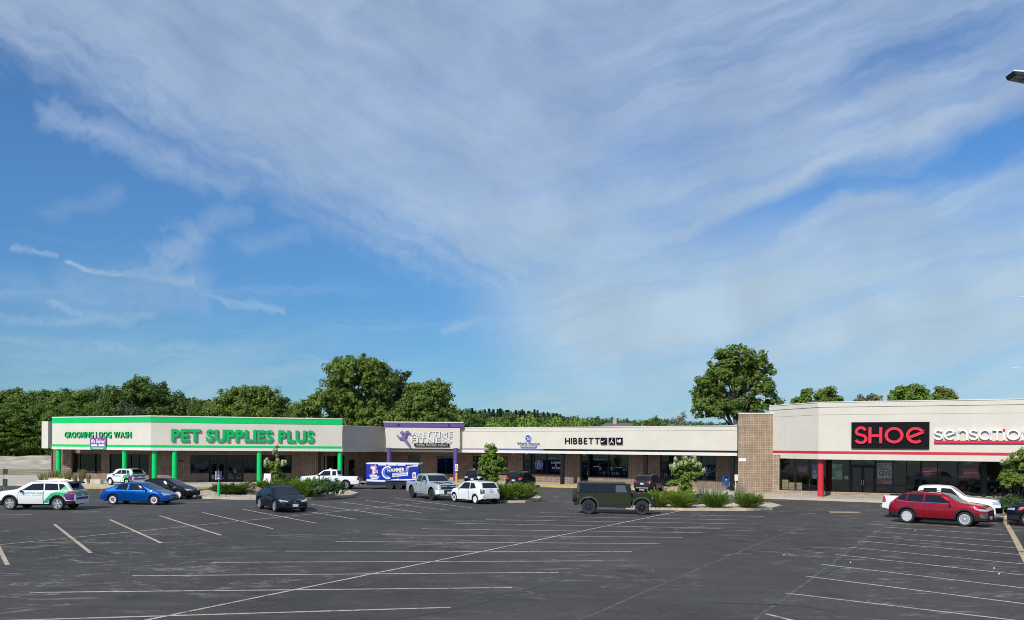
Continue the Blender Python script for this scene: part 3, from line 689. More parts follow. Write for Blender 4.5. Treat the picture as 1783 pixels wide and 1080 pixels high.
window(shoe, ws, a(1717), ws.L, .42, 3.3, [a(1757), a(1800)], [])
room(shoe, ws, a57, ws.L, 9, .15, 3.28)
column(shoe, 23.78, 64.1, 3.0, red, r=.23)
soff = MB(); soff.hexa([(*p, 3.3) for p in ((22.1, 68.3), (23.6, 64.1), J, (50, 56), )]+[(*p, 3.38) for p in ((22.1, 68.3), (23.6, 64.1), J, (50, 56))]); soff.build('soffit', mat('dark soffit', (.03, .03, .03), .8), shoe)
MB().prism([(22, 69), (48.5, 55.5), (58, 80), (24, 90)], 6.2, 6.4).build('roof', MATS['grey roof membrane'], shoe)
# interior ceiling lamps that show through the glass
lampm = mat('lit ceiling lamp', (1, .95, .88), .5, emit=5.0)
for px, dd in ((1402, 3), (1444, 3.2), (1457, 3), (1493, 2.6), (1566, 4), (1617, 3), (1720, 3), (1639, 4)):
    q = ws.p(ws.a(px), -dd, 0); MB().lathe([(0, 0), (.09, 0), (.07, .1), (0, .1)], 10, c=(q[0], q[1], 3.1)).build('ceiling_lamp', lampm, shoe)
for px in (1032, 1045, 1070, 1084):
    q = w6f.p(w6f.a(px), -2.5, 0); MB().lathe([(0, 0), (.06, 0), (.05, .08), (0, .08)], 8, c=(q[0], q[1], 3.25)).build('ceiling_lamp', lampm, strip)

# things seen through the shop windows
def shelf(fr, px0, px1, d, z0, z1, n, ms, label, rows=4, seed=1):
    a0_, a1_ = fr.a(px0), fr.a(px1); q = fr.p((a0_+a1_)/2, -d, z0); rg = random.Random(seed)
    e = empty('display_shelf', (q[0], q[1], z0), label=label, cat='shelf')
    mb = MB(); h = (z1-z0)/rows
    for r_ in range(rows+1): mb.fbox(fr, a0_, a1_, -d-.35, -d, z0+r_*h-.02, z0+r_*h)
    for s_ in (a0_, a1_-.04): mb.fbox(fr, s_, s_+.04, -d-.35, -d, z0+.001, z1-.021)
    mb.build('rack', dark_frame, e)
    for k, m_ in enumerate(ms):
        st = MB()
        for r_ in range(rows):
            x = a0_+.06
            while x < a1_-.3:
                w_ = rg.uniform(.14, .26)
                if rg.randrange(len(ms)) == k: st.fbox(fr, x, x+w_*.85, -d-.3, -d-.03, z0+r_*h+.001, z0+r_*h+h*rg.uniform(.45, .8))
                x += w_+rg.uniform(.02, .1)
        if st.v: st.build('goods', m_, e)
    return e
cardb = mat('cream cardboard', (.42, .34, .20), .8, var=.08); redcl = mat('red packaging', (.25, .02, .03), .6); greyb = mat('grey goods', (.2, .2, .22), .7); blueg = mat('blue goods', (.05, .1, .25), .6)
bx = empty('box_stack', ws.p(ws.a(1376), -.9, .4), label='stack of cream cardboard boxes behind the leftmost shoe store window', cat='boxes')
for r_ in range(4):
    for c_ in range(3):
        s0 = ws.a(1360)+c_*.53; zz = .42+r_*.215
        if not (r_ == 3 and c_ > 0): MB().fbox(ws, s0, s0+.5, -.95, -.45, zz, zz+.19).build('box', cardb, bx)
shelf(ws, 1640, 1700, 1.2, .2, 1.5, 8, [redcl, greyb, blackpl], 'low shelf with red and grey goods left of the dark pillar', 4, 2)
shelf(ws, 1718, 1770, 1.2, .2, 1.5, 8, [redcl, redcl, whitepl], 'red stocked shelf right of the dark pillar', 5, 3)
shelf(w7f, 1200, 1240, 1.2, .2, 2.2, 8, [greyb, whitepl, blueg], 'grey clothing shelf behind the sports shop window', 4, 4)
shelf(w6f, 1030, 1090, 1.4, .2, 1.9, 8, [greyb, blackpl, whitepl], 'dim display shelf behind the two-pane sports shop window', 4, 5)
shelf(w2f, 334, 360, 1.5, .2, 1.7, 8, [greyb, blackpl], 'dark shelf behind the window left of the pet store doors', 4, 6)
# ------------------------------------------------------------------ lettering
_tc = {}
def glyph(ch, off=0.0, ext=0.5, res=3):
    """mesh data (verts, faces) of one extruded character, plus its advance; cap height normalised to 1"""
    key = (ch, off, ext)
    if key in _tc: return _tc[key]
    c = bpy.data.curves.new('t', 'FONT'); c.body = ch; c.offset = off; c.extrude = ext; c.resolution_u = res
    o = bpy.data.objects.new('t', c); COL.objects.link(o)
    dg = bpy.context.evaluated_depsgraph_get(); me = bpy.data.meshes.new_from_object(o.evaluated_get(dg))
    vs = [tuple(v.co) for v in me.vertices]; fs = [tuple(p.vertices) for p in me.polygons]
    bpy.data.objects.remove(o); bpy.data.curves.remove(c); bpy.data.meshes.remove(me)
    xs = [v[0] for v in vs] or [0, .25]
    _tc[key] = (vs, fs, min(xs), max(xs)); return _tc[key]
def cap_h(off): v = glyph('H', off)[0]; ys = [q[1] for q in v]; return min(ys), max(ys)
def text(parent, fr, s, a0, a1, z0, z1, m_, d=.05, depth=.12, off=.0, gap=.07, space=.38, part='letter', joined=False, side=None, slant=0.0, tilt=0.0):
    """letters standing proud on a wall frame, fitted between a0..a1 and z0..z1 (cap height)"""
    lo, hi = cap_h(off); H = hi-lo; x = 0; lay = []
    for ch in s:
        if ch == ' ': x += space; continue
        v, f, xm, xM = glyph(ch, off); lay.append((ch, x-xm, v, f)); x += xM-xm+gap
    W = x-gap; sx = (a1-a0)/W; sz = (z1-z0)/H; J_ = MB(); out = []
    for ch, ox, v, f in lay:
        mb = J_ if joined else MB(); b = len(mb.v)
        for (vx, vy, vz) in v:
            zz = (vy-lo)*sz; aa = a0+(vx+ox)*sx+slant*zz; mb.v.append(fr.p(aa, d+(vz+.5)*depth, z0+zz+tilt*(aa-a0)))
        for q in f:
            mb.f.append(tuple(b+i for i in q)); mi = 0
            if side is not None:
                zs = [v[i][2] for i in q]; mi = 0 if min(zs) > .45 else 1
            mb.m.append(mi)
        if not joined: out.append(mb.build(part, [m_, side] if side else m_, parent))
    if joined: out.append(J_.build(part, [m_, side] if side else m_, parent))
    return out
def stroke(parent, fr, lines, a0, z0, sc_, w, m_, name='letter', d=.05, depth=.12, closed=False, side=None):
    """letter drawn as mitred ribbons from polylines in unit space"""
    mb = MB()
    for ln in lines:
        cl = len(ln) > 3 and ln[0] == ln[-1]; pts = [Vector(p) for p in (ln[:-1] if cl else ln)]; n = len(pts); L1, R1 = [], []
        for i in range(n):
            p0 = pts[(i-1) % n] if (cl or i > 0) else pts[i]; p2 = pts[(i+1) % n] if (cl or i < n-1) else pts[i]
            d1 = (pts[i]-p0); d2 = (p2-pts[i]); d1 = d1.normalized() if d1.length > 1e-6 else d2.normalized(); d2 = d2.normalized() if d2.length > 1e-6 else d1
            n1 = Vector((-d1.y, d1.x)); n2 = Vector((-d2.y, d2.x)); mm = (n1+n2).normalized(); k = (w/2)/max(.45, mm.dot(n1))
            L1.append(pts[i]+mm*k); R1.append(pts[i]-mm*k)
        for i in range(n if cl else n-1):
            j = (i+1) % n
            q = [R1[i], R1[j], L1[j], L1[i]]
            mb.hexa([fr.p(a0+p.x*sc_, d, z0+p.y*sc_) for p in q]+[fr.p(a0+p.x*sc_, d+depth, z0+p.y*sc_) for p in q])
    return mb.build(name, m_, parent)
def arc(cx, cy, rx, ry, t0, t1, n=18): return [(cx+rx*math.cos(R(t0+(t1-t0)*i/n)), cy+ry*math.sin(R(t0+(t1-t0)*i/n))) for i in range(n+1)]
def ring(cx, cy, rx, ry, n=28): a_ = arc(cx, cy, rx, ry, 0, 360, n); a_[-1] = a_[0]; return a_
def poly(parent, fr, pts, a0, z0, sa, m_, name, d=.05, depth=.05, sz=None):
    sz = sz or sa; n = len(pts); mb = MB(); b = 0
    mb.v = [fr.p(a0+p[0]*sa, d, z0+p[1]*sz) for p in pts]+[fr.p(a0+p[0]*sa, d+depth, z0+p[1]*sz) for p in pts]
    mb.f = [tuple(reversed(range(n))), tuple(range(n, 2*n))]+[(i, (i+1) % n, n+(i+1) % n, n+i) for i in range(n)]; mb.m = [0]*len(mb.f)
    return mb.build(name, m_, parent)
def sign(name, fr, px, py, label, cat='sign'):
    q = fr.p(fr.a(px), .03, fr.z(px, py)); return empty(name, q, label=label, cat=cat)

# pet store
s = sign('store_sign', f_fr, 420, 759, 'large green raised letters reading PET SUPPLIES PLUS on the cream front')
text(s, f_fr, 'PET SUPPLIES PLUS', f_fr.a(298), f_fr.a(546), f_fr.z(420, 770.0), f_fr.z(420, 748.6), green_sign, off=.045, d=.04, depth=.13, gap=.045, space=.30, side=green_dark)
s = sign('grooming_sign', f_ch, 170, 758, 'small green raised letters reading GROOMING | DOG WASH on the angled corner')
text(s, f_ch, 'GROOMING | DOG WASH', f_ch.a(113.5), f_ch.a(229), f_ch.z(170, 762.5), f_ch.z(170, 752.2), green_sign, off=.012, d=.03, depth=.09, gap=.10, side=green_dark)
b_ = sign('delivery_banner', f_ch, 172, 772, 'purple and teal We Deliver! banner hung below the grooming letters', 'banner')
x0, x1 = f_ch.a(158), f_ch.a(186); zb, ztp = f_ch.z(172, 782.2), f_ch.z(172, 762.6)
MB().fbox(f_ch, x0, x1, .10, .13, zb+.25, ztp).build('panel', mat('magenta banner vinyl', (.22, .06, .28), .5), b_)
MB().fbox(f_ch, x0, x1, .10, .13, zb, zb+.248).build('footer', mat('teal banner vinyl', (.02, .36, .24), .5), b_)
text(b_, f_ch, 'We Deliver!', x0+.12, x1-.12, ztp-.52, ztp-.14, white_sign, off=.03, d=.132, depth=.008, part='lettering', joined=True, slant=.2)
for (u0, u1, w0, w1_) in ((.08, .46, .62, .74), (.54, .92, .62, .74), (.10, .44, .55, .60), (.56, .9, .55, .6)):
    MB().fbox(f_ch, x0+(x1-x0)*u0, x0+(x1-x0)*u1, .132, .137, ztp-(ztp-zb)*w1_, ztp-(ztp-zb)*w0).build('print_block', white_sign, b_)
MB().fbox(f_ch, x0+.4, x1-.4, .132, .137, zb+.06, zb+.13).build('print_block', white_sign, b_)

# fitness club: running figure and two lines of letters over a black bar
s = sign('fitness_sign', fpf, 740, 765, 'white letters ANYTIME FITNESS with purple running figure above a black bar')
text(s, fpf, 'ANYTIME', fpf.a(716), fpf.a(787), fpf.z(750, 760.4), fpf.z(750, 751.6), white_sign, off=.0, d=.03, depth=.07, gap=.16, side=grey_sign)
text(s, fpf, 'FITNESS', fpf.a(716), fpf.a(786.5), fpf.z(750, 770.9), fpf.z(750, 762.2), white_sign, off=.0, d=.03, depth=.07, gap=.16, side=grey_sign)
MB().fbox(fpf, fpf.a(721), fpf.a(781.5), .04, .20, fpf.z(750, 777.2), fpf.z(750, 772.3)).build('bar', black_sign, s)
text(s, fpf, 'Training', fpf.a(723), fpf.a(739), fpf.z(750, 776.1), fpf.z(750, 773.3), white_sign, d=.202, depth=.01, part='lettering', joined=True)
text(s, fpf, 'Nutrition', fpf.a(742), fpf.a(760), fpf.z(750, 776.1), fpf.z(750, 773.3), white_sign, d=.202, depth=.01, part='lettering', joined=True)
text(s, fpf, 'Recovery', fpf.a(762.5), fpf.a(779.5), fpf.z(750, 776.1), fpf.z(750, 773.3), white_sign, d=.202, depth=.01, part='lettering', joined=True)
ra, rz = fpf.a(690), fpf.z(703, 779); U = (fpf.z(703, 750)-rz)
poly(s, fpf, [(.50+.11*math.cos(t*math.pi/8)-.16, .86+.11*math.sin(t*math.pi/8)) for t in range(16)], ra, rz, U, purple_sign, 'figure_head', d=.10, depth=.14)
poly(s, fpf, [(.0, .72), (.07, .74), (.20, .58), (.38, .66), (.58, .98), (.70, 1.0), (.84, .86), (.78, .80), (.66, .86), (.60, .74), (.56, .62), (.50, .52), (.62, .46), (.74, .28), (.84, .04),
    (.78, .0), (.50, .30), (.46, .36), (.56, .38), (.42, .42), (.30, .50), (.16, .48)], ra, rz, U, purple_sign, 'figure_body', d=.10, depth=.14)

# finance office
s = sign('finance_sign', fk, 920, 770, 'round blue emblem over small grey letters World Finance on the cream band')
cx, cz = fk.a(919.8), fk.z(920, 762.9); rr = .33
poly(s, fk, [(math.cos(t*math.pi/14)*rr, math.sin(t*math.pi/14)*rr) for t in range(28)], cx, cz, 1, white_sign, 'emblem_rim', d=.03, depth=.10)
poly(s, fk, [(math.cos(t*math.pi/14)*rr*.88, math.sin(t*math.pi/14)*rr*.88) for t in range(28)], cx, cz, 1, mat('emblem blue', (.03, .08, .38), .4), 'emblem', d=.132, depth=.03)
stroke(s, fk, [arc(.02, -.02, .15, .15, -120, 20, 8), [(-.14, .06), (-.02, .0), (.06, .12)]], cx, cz, 1, .07, white_sign, 'emblem_mark', d=.164, depth=.01)
text(s, fk, 'World Finance', fk.a(900), fk.a(939.5), fk.z(920, 774.6), fk.z(920, 770.2), mat('slate blue letter face', (.22, .24, .38), .5), d=.03, depth=.06, gap=.08, off=.02, part='letter')
poly(s, fk, [(0, .2), (1, .2), (.93, -.02), (.07, -.02)], fk.a(905), fk.z(920, 779.2), fk.a(935)-fk.a(905), grey_sign, 'tagline_board', d=.04, depth=.08, sz=1.0)
text(s, fk, 'LOANS & TAX SERVICE', fk.a(908), fk.a(932), fk.z(920, 778.0), fk.z(920, 776.4), white_sign, d=.122, depth=.008, part='lettering', joined=True)
# sporting goods
s = sign('sports_sign', fl, 1030, 768, 'black raised letters HIBBETT beside three square black emblems')
text(s, fl, 'HIBBETT', fl.a(983.8), fl.a(1044), fl.z(1015, 773.4), fl.z(1015, 762.4), black_sign, off=.008, d=.03, depth=.06, gap=.16)
for i, x in enumerate((1046.3, 1060.3, 1073.4)):
    l, r, b2, t2 = fl.a(x), fl.a(x+10.6), fl.z(x+5, 773.8), fl.z(x+5, 762.2); MB().fbox(fl, l, r, .05, .16, b2, t2).build('emblem_panel', black_sign, s)
    Wd, Hh = r-l, t2-b2
    if i == 0: poly(s, fl, [(.12, .42), (.20, .52), (.24, .44), (.36, .42), (.90, .74), (.36, .30), (.20, .30)], l, b2, Wd, white_sign, 'swoosh_mark', d=.162, depth=.012, sz=Hh)
    if i == 1: poly(s, fl, [(.08, .10), (.14, .08), (.40, .30), (.52, .34), (.60, .28), (.88, .14), (.92, .20), (.68, .36), (.58, .46), (.60, .62), (.66, .88), (.60, .92), (.54, .70), (.46, .60), (.44, .44)], l, b2, Wd, white_sign, 'leaping_figure_mark', d=.162, depth=.012, sz=Hh)
    if i == 2: text(s, fl, 'NB', l+.08, r-.14, b2+Hh*.28, t2-Hh*.28, white_sign, off=.04, d=.162, depth=.012, gap=.0, part='lettering', joined=True, slant=.25)
# shoe store
fs = Frame(H_, J)
s = sign('shoe_sign', fs, 1549, 758, 'black rectangular panel with big rounded red letters SHOE', 'sign')
l, r, b2, t2 = fs.a(1482), fs.a(1617), fs.z(1549, 782.3), fs.z(1549, 735.2)
b2, t2 = 3.87, 5.70
l, r = fs.a(1482), fs.a(1617.5); b2 = fs.z(1482, 780.8); t2 = fs.z(1482, 735.6)
MB().fbox(fs, l, r, .04, .16, b2, t2).build('panel', black_sign, s)
Wd, Hh = r-l, t2-b2; z0 = b2+Hh*.195; sc_ = Hh*.615; w_ = .172
def AL(px): return fs.a(px)
def put(lines, p0, p1, wid):                   # unit letter of width wid and height 1, between two photo columns
    l0, l1 = AL(p0), AL(p1); kx = (l1-l0)/wid/sc_
    stroke(s, fs, [[(x*kx, y) for x, y in ln] for ln in lines], l0, z0, sc_, w_, red_sign, 'letter', d=.17, depth=.10)
h = w_/2
put([arc(.36, .73, .27, .27-h*.4+.0, 15, 225, 14)+arc(.36, .27, .30, .27-h*.4, 70, -165, 16)], 1488.5, 1508.8, .70)
put([[(h, 0), (h, 1)], [(.75-h, 0), (.75-h, 1)], [(h*2, .47), (.75-2*h, .47)]], 1511.8, 1536, .75)
put([ring(.5, .5, .5-h, .5-h)], 1539.8, 1573, 1.0)
put([arc(.50, .5, .5-h, .5-h, -50, -322, 26)+[(.93, .70)], [(.93, .70), (.20, .38)]], 1577, 1611, 1.02)
s = sign('sensation_sign', fs, 1700, 760, 'white lower case letters sensation over a long red underline')
def AL2(x): return fs.a(1460+x/3.857)
zb_ = fs.z(1627, 766.2); xh = fs.z(1627, 747.6)-zb_; w_ = .165; h = w_/2
def put2(lines, x0, x1, wid, m_=white_sign):
    l0, l1 = AL2(x0), AL2(x1); kx = (l1-l0)/wid/xh
    stroke(s, fs, [[(x*kx, y) for x, y in ln] for ln in lines], l0, zb_, xh, w_, m_, 'letter', d=.06, depth=.14)
S_ = [arc(.36, .72, .27, .20, 15, 225, 12)+arc(.36, .28, .30, .20, 70, -165, 14)]
put2(S_, 640, 695, .7); put2([arc(.50, .5, .5-h, .5-h, -50, -322, 22)+[(.93, .70)], [(.93, .70), (.22, .38)]], 703, 788, 1.02)
put2([[(h, 0), (h, 1)], [(h, .55)]+arc(.42, .55, .42-h, .45-h, 180, 0, 14)+[(.84-h, 0)]], 797, 866, .84)
put2(S_, 874, 931, .7); put2([ring(.45, .5, .45-h, .5-h), [(.95-h, 0), (.95-h, 1)]], 938, 1026, .95)
put2([[(0, 1-h), (.8, 1-h)], [(.4, 0), (.4, 1-2*h)]], 1030, 1096, .8)
put2([[(.12, 0), (.12, .74)]], 1100, 1116, .24); put2([[(.12, .80), (.12, 1.02)]], 1100, 1116, .24, red_sign)
put2([ring(.5, .5, .5-h, .5-h)], 1124, 1217, 1.0); put2([[(h, 0), (h, 1)], [(h, .55)]+arc(.42, .55, .42-h, .45-h, 180, 0, 14)+[(.84-h, 0)]], 1224, 1296, .84)
MB().fbox(fs, AL2(638), AL2(1310), .05, .16, zb_-.22, zb_-.05).build('underline', red_sign, s)

# window signs
def poster(fr, p0, p1, y0, y1, m_, name, label, cat='poster', d=-.26, txt=(), tm=None, bars=(), extra=None):
    a0_, a1_ = fr.a(p0), fr.a(p1); zt_, zb2 = fr.z((p0+p1)/2, y0), fr.z((p0+p1)/2, y1); q = fr.p((a0_+a1_)/2, d, zb2)
    e = empty(name, q, label=label, cat=cat); MB().fbox(fr, a0_, a1_, d, d+.012, zb2, zt_).build('sheet', m_, e); W_, H2 = a1_-a0_, zt_-zb2
    for (t_, u0, u1, v0, v1) in txt: text(e, fr, t_, a0_+W_*u0, a0_+W_*u1, zb2+H2*v0, zb2+H2*v1, tm, off=.02, d=d+.014, depth=.006, part='lettering', joined=True)
    for (u0, u1, v0, v1, bm) in bars: MB().fbox(fr, a0_+W_*u0, a0_+W_*u1, d+.013, d+.018, zb2+H2*v0, zb2+H2*v1).build('print_block', bm, e)
    return e
pm = lambda n, c: mat(n, c, .6)
inkb = pm('dark blue ink', (.05, .08, .13)); post_w = pm('pale poster', (.62, .68, .70)); redb = pm('red banner', (.50, .03, .05)); pw_ = pm('paper white', (.72, .72, .72))
G_ = lambda fr, px: fr
poster(ws, 1448, 1466, 808, 835, pm('green poster', (.16, .42, .14)), 'green_poster', 'green and white poster in the shoe store window left of the doors', bars=((.35, .95, .05, .55, pm('pale green', (.45, .62, .42))), (0, 1, .0, .12, pw_), (0, .4, .75, 1, post_w)))
poster(ws, 1470, 1476.5, 829, 835, pw_, 'paper_notice', 'small white notice taped beside the shoe store doors', 'notice')
poster(ws, 1413.5, 1421.5, 808, 834, pm('blue poster', (.10, .24, .50)), 'blue_poster', 'blue and white poster left of the red column', bars=((0, 1, 0, .3, post_w), (.1, .9, .4, .6, post_w)))
poster(ws, 1386, 1402, 813, 823, pm('pink banner', (.55, .12, .16)), 'pink_banner', 'faded pink and red banner inside the leftmost shoe store window', 'banner', d=-1.2)
poster(ws, 1527, 1553, 806.5, 832.5, post_w, 'sale_poster', 'pale poster with heavy dark lettering right of the shoe store doors', txt=(('BUY 3', .08, .94, .72, .94), ('GIVE', .12, .92, .12, .48)), tm=inkb, bars=((.1, .8, .56, .64, inkb),))
poster(ws, 1525, 1553, 833, 844, pm('burnt orange strip', (.42, .12, .06)), 'orange_strip', 'orange printed strip below the pale sale poster', 'poster', txt=(('SHOES', .45, .95, .12, .45),), tm=pw_)
for (p0, p1, y0, y1, lb, tx) in ((1605, 1634, 814, 830, 'red banner in the shoe store window nearest the white truck cab', ()), (1676, 1705, 815.5, 832, 'red banner with white word BIRKENSTOCK in the shoe store window', (('BIRKENSTOCK', .06, .94, .38, .6),))):
    poster(ws, p0, p1, y0, y1, redb, 'red_banner', lb, 'banner', txt=tx, tm=pw_, bars=() if tx else ((.05, .95, .2, .42, pm('pink print', (.55, .3, .3))), (.05, .95, .5, .56, pw_)))
fw = w5f if w5f.a(935) < w5f.L else w6f
cxa, czz = w5f.a(937), w5f.z(937, 809)
e = empty('round_decal', w5f.p(cxa, -.1, czz), label='round blue window decal with white words on the loan office glass', cat='decal')
poly(e, w5f, [(math.cos(t*math.pi/16)*.46, math.sin(t*math.pi/16)*.46) for t in range(32)], cxa, czz, 1, pw_, 'rim', d=-.115, depth=.006)
poly(e, w5f, [(math.cos(t*math.pi/16)*.43, math.sin(t*math.pi/16)*.43) for t in range(32)], cxa, czz, 1, pm('decal blue', (.04, .10, .42)), 'disc', d=-.108, depth=.006)
for t_, zz, ww in (('GET', .20, .10), ('BACK', .07, .17), ('TO THE', -.07, .22), ('GOOD', -.21, .2)): text(e, w5f, t_, cxa-ww, cxa+ww, czz+zz, czz+zz+.10, pw_, d=-.10, depth=.006, off=.02, part='lettering', joined=True)
fw = w6f; xx = 966
if w5f.a(975) < w5f.L: fw = w5f
e = empty('window_lettering', fw.p(fw.a(967), -.1, 1.8), label='white words LOANS & TAXES on the glass beside the dark column', cat='lettering')
for t_, p0, p1, y0, y1 in (('LOANS', 959, 975, 807.6, 803.8), ('&', 965.5, 968.5, 812, 808.8), ('TAXES', 959.5, 975, 817, 813.2)):
    text(e, fw, t_, fw.a(p0), fw.a(p1), fw.z(967, y0), fw.z(967, y1), pw_, d=-.112, depth=.006, off=.02, part='lettering', joined=True)
poster(w2f, 398, 406, 833, 840, pm('purple notice', (.2, .06, .3)), 'purple_notice', 'purple printed notice on the right pet store door', 'notice', d=-.10)
poster(w2f, 367, 373, 827, 839, pm('dim sheet', (.3, .32, .32)), 'door_sheet', 'grey paper sheets on the leftmost pet store door leaf', 'notice', d=-.10)
poster(w2f, 396.5, 404, 801.5, 804.5, pw_, 'number_plate', 'small white street number over the pet store doors', 'sign', d=-.10)
poster(w5f, 822, 826.5, 804, 806.5, pw_, 'street_number', 'white number on the glass above the fitness club door', 'sign', d=-.10, bars=((.2, .4, .1, .9, inkb), (.6, .8, .1, .9, inkb)))
poster(w5f, 820.5, 826, 815, 820, pw_, 'door_notice', 'white notice on the fitness club door', 'notice', d=-.07)
ob = w4f if w4f.a(785) < w4f.L else w5f
poster(ob, 783, 796, 831, 838, pm('orange board', (.55, .18, .05)), 'orange_board', 'low orange board with letter M by the purple column', 'board', d=.25, txt=(('M', .12, .42, .2, .85),), tm=pm('orange light', (.75, .4, .2)))
# ------------------------------------------------------------------ vehicles (built facing +X, wheels on z = 0)
def lerpf(pts, x):
    if x <= pts[0][0]: return pts[0][1]
    for (a, b), (c, d) in zip(pts, pts[1:]):
        if x <= c: return b+(d-b)*(x-a)/(c-a) if c > a else d
    return pts[-1][1]
def smf(pts, x, r=.07): return sum(lerpf(pts, x+k*r/2) for k in (-2, -1, 0, 1, 2))/5
def arr_mesh(name, v, f, mats, mi=None, smooth=True, sharp=35):
    me = bpy.data.meshes.new(name); me.from_pydata(v, [], f)
    for m_ in mats: me.materials.append(m_)
    if mi: me.polygons.foreach_set('material_index', mi)
    if smooth: me.polygons.foreach_set('use_smooth', [True]*len(f)); me.set_sharp_from_angle(angle=R(sharp))
    me.update(); return me
def car_shell(sp):
    L, W = sp['L'], sp['W']; top, belt, bot = sp['top'], sp['belt'], sp['bot']; hw = W/2
    rn, rf = sp.get('round_rear', .16), sp.get('round_front', .30); tum = sp.get('tumble', .19); zc = sp.get('clad', .30)
    xs = [0, .015, .05, .1, .17, .26]+[.26+(L-.56)*i/46 for i in range(1, 47)]+[L-.22, L-.14, L-.08, L-.03, L-.008, L]
    sq = sp.get('sq', 0.0); V = []; NS = 0
    for x in xs:
        dr, df = min(1, x/.5), min(1, (L-x)/.8)
        w = hw*(1-rn*(1-dr)**2.2)*(1-rf*(1-df)**2.4)
        zb, zs, zt = smf(bot, x, .05), smf(belt, x, .06), smf(top, x, .05); zt = max(zt, zs+.012); g = zt-zs; u = min(1, g/.42)
        wr = w*(.965-(tum*u)); z1 = zb+.10*(zs-zb); zm = zb+.55*(zs-zb); zcl = max(zc, zb+.05)
        zcl = min(zcl, zm-.03)
        half = [(0, zb), (w*.80, zb), (w*.955, z1), (w*.99, zcl), (w, zm), (w*.992, zm+(zs-zm)*.45), (w*.975, zm+(zs-zm)*.8), (w*.95-(0 if sq else 0), zs),
                (w*.93+(wr-w*.93)*.30, zs+g*.30), (w*.93+(wr-w*.93)*.62, zs+g*.62), (wr, zs+g*(.86 if u > .5 else .7)), (wr*.93, zs+g*.955), (wr*.72, zt-.012*u), (wr*.36, zt-.003), (0, zt)]
        NS = len(half); ring_ = half+[(-a, b) for a, b in reversed(half[1:-1])]
        V += [(x-L/2, a, b) for a, b in ring_]
    n = 2*NS-2; F, M = [], []; shift = L/2
    for i in range(len(xs)-1):
        for k in range(n):
            q = (k+1) % n; F.append((i*n+k, (i+1)*n+k, (i+1)*n+q, i*n+q)); low = (k < 3 or k >= n-3); M.append(1 if low else 0)
    F.append(tuple(range(n))); M.append(0); e = (len(xs)-1)*n; F.append(tuple(e+k for k in reversed(range(n)))); M.append(0)
    return V, F, M
def cut(me, cutters, mats):
    o = bpy.data.objects.new('c', me); COL.objects.link(o); tmp = []
    mb = MB()
    for c_ in cutters:
        if c_[0] == 'cyl': _, x, z, r, y0, y1 = c_; mb.lathe([(0, y0), (r, y0), (r, y1), (0, y1)], 26, axis='y', c=(x, 0, z), mi=0)
        else: mb.box(*c_[1:], mi=0)
    me2 = bpy.data.meshes.new('k'); me2.from_pydata(mb.v, [], mb.f); me2.materials.append(mats[2])
    bm = bmesh.new(); bm.from_mesh(me2); bmesh.ops.remove_doubles(bm, verts=bm.verts, dist=1e-5); bmesh.ops.recalc_face_normals(bm, faces=bm.faces); bm.to_mesh(me2); bm.free()
    k = bpy.data.objects.new('k', me2); COL.objects.link(k)
    md = o.modifiers.new('b', 'BOOLEAN'); md.object = k; md.operation = 'DIFFERENCE'; md.solver = 'EXACT'; md.material_mode = 'TRANSFER'
    bpy.context.view_layer.update()
    dg = bpy.context.evaluated_depsgraph_get(); res = bpy.data.meshes.new_from_object(o.evaluated_get(dg))
    bpy.data.objects.remove(o); bpy.data.objects.remove(k); return res
_wh = {}
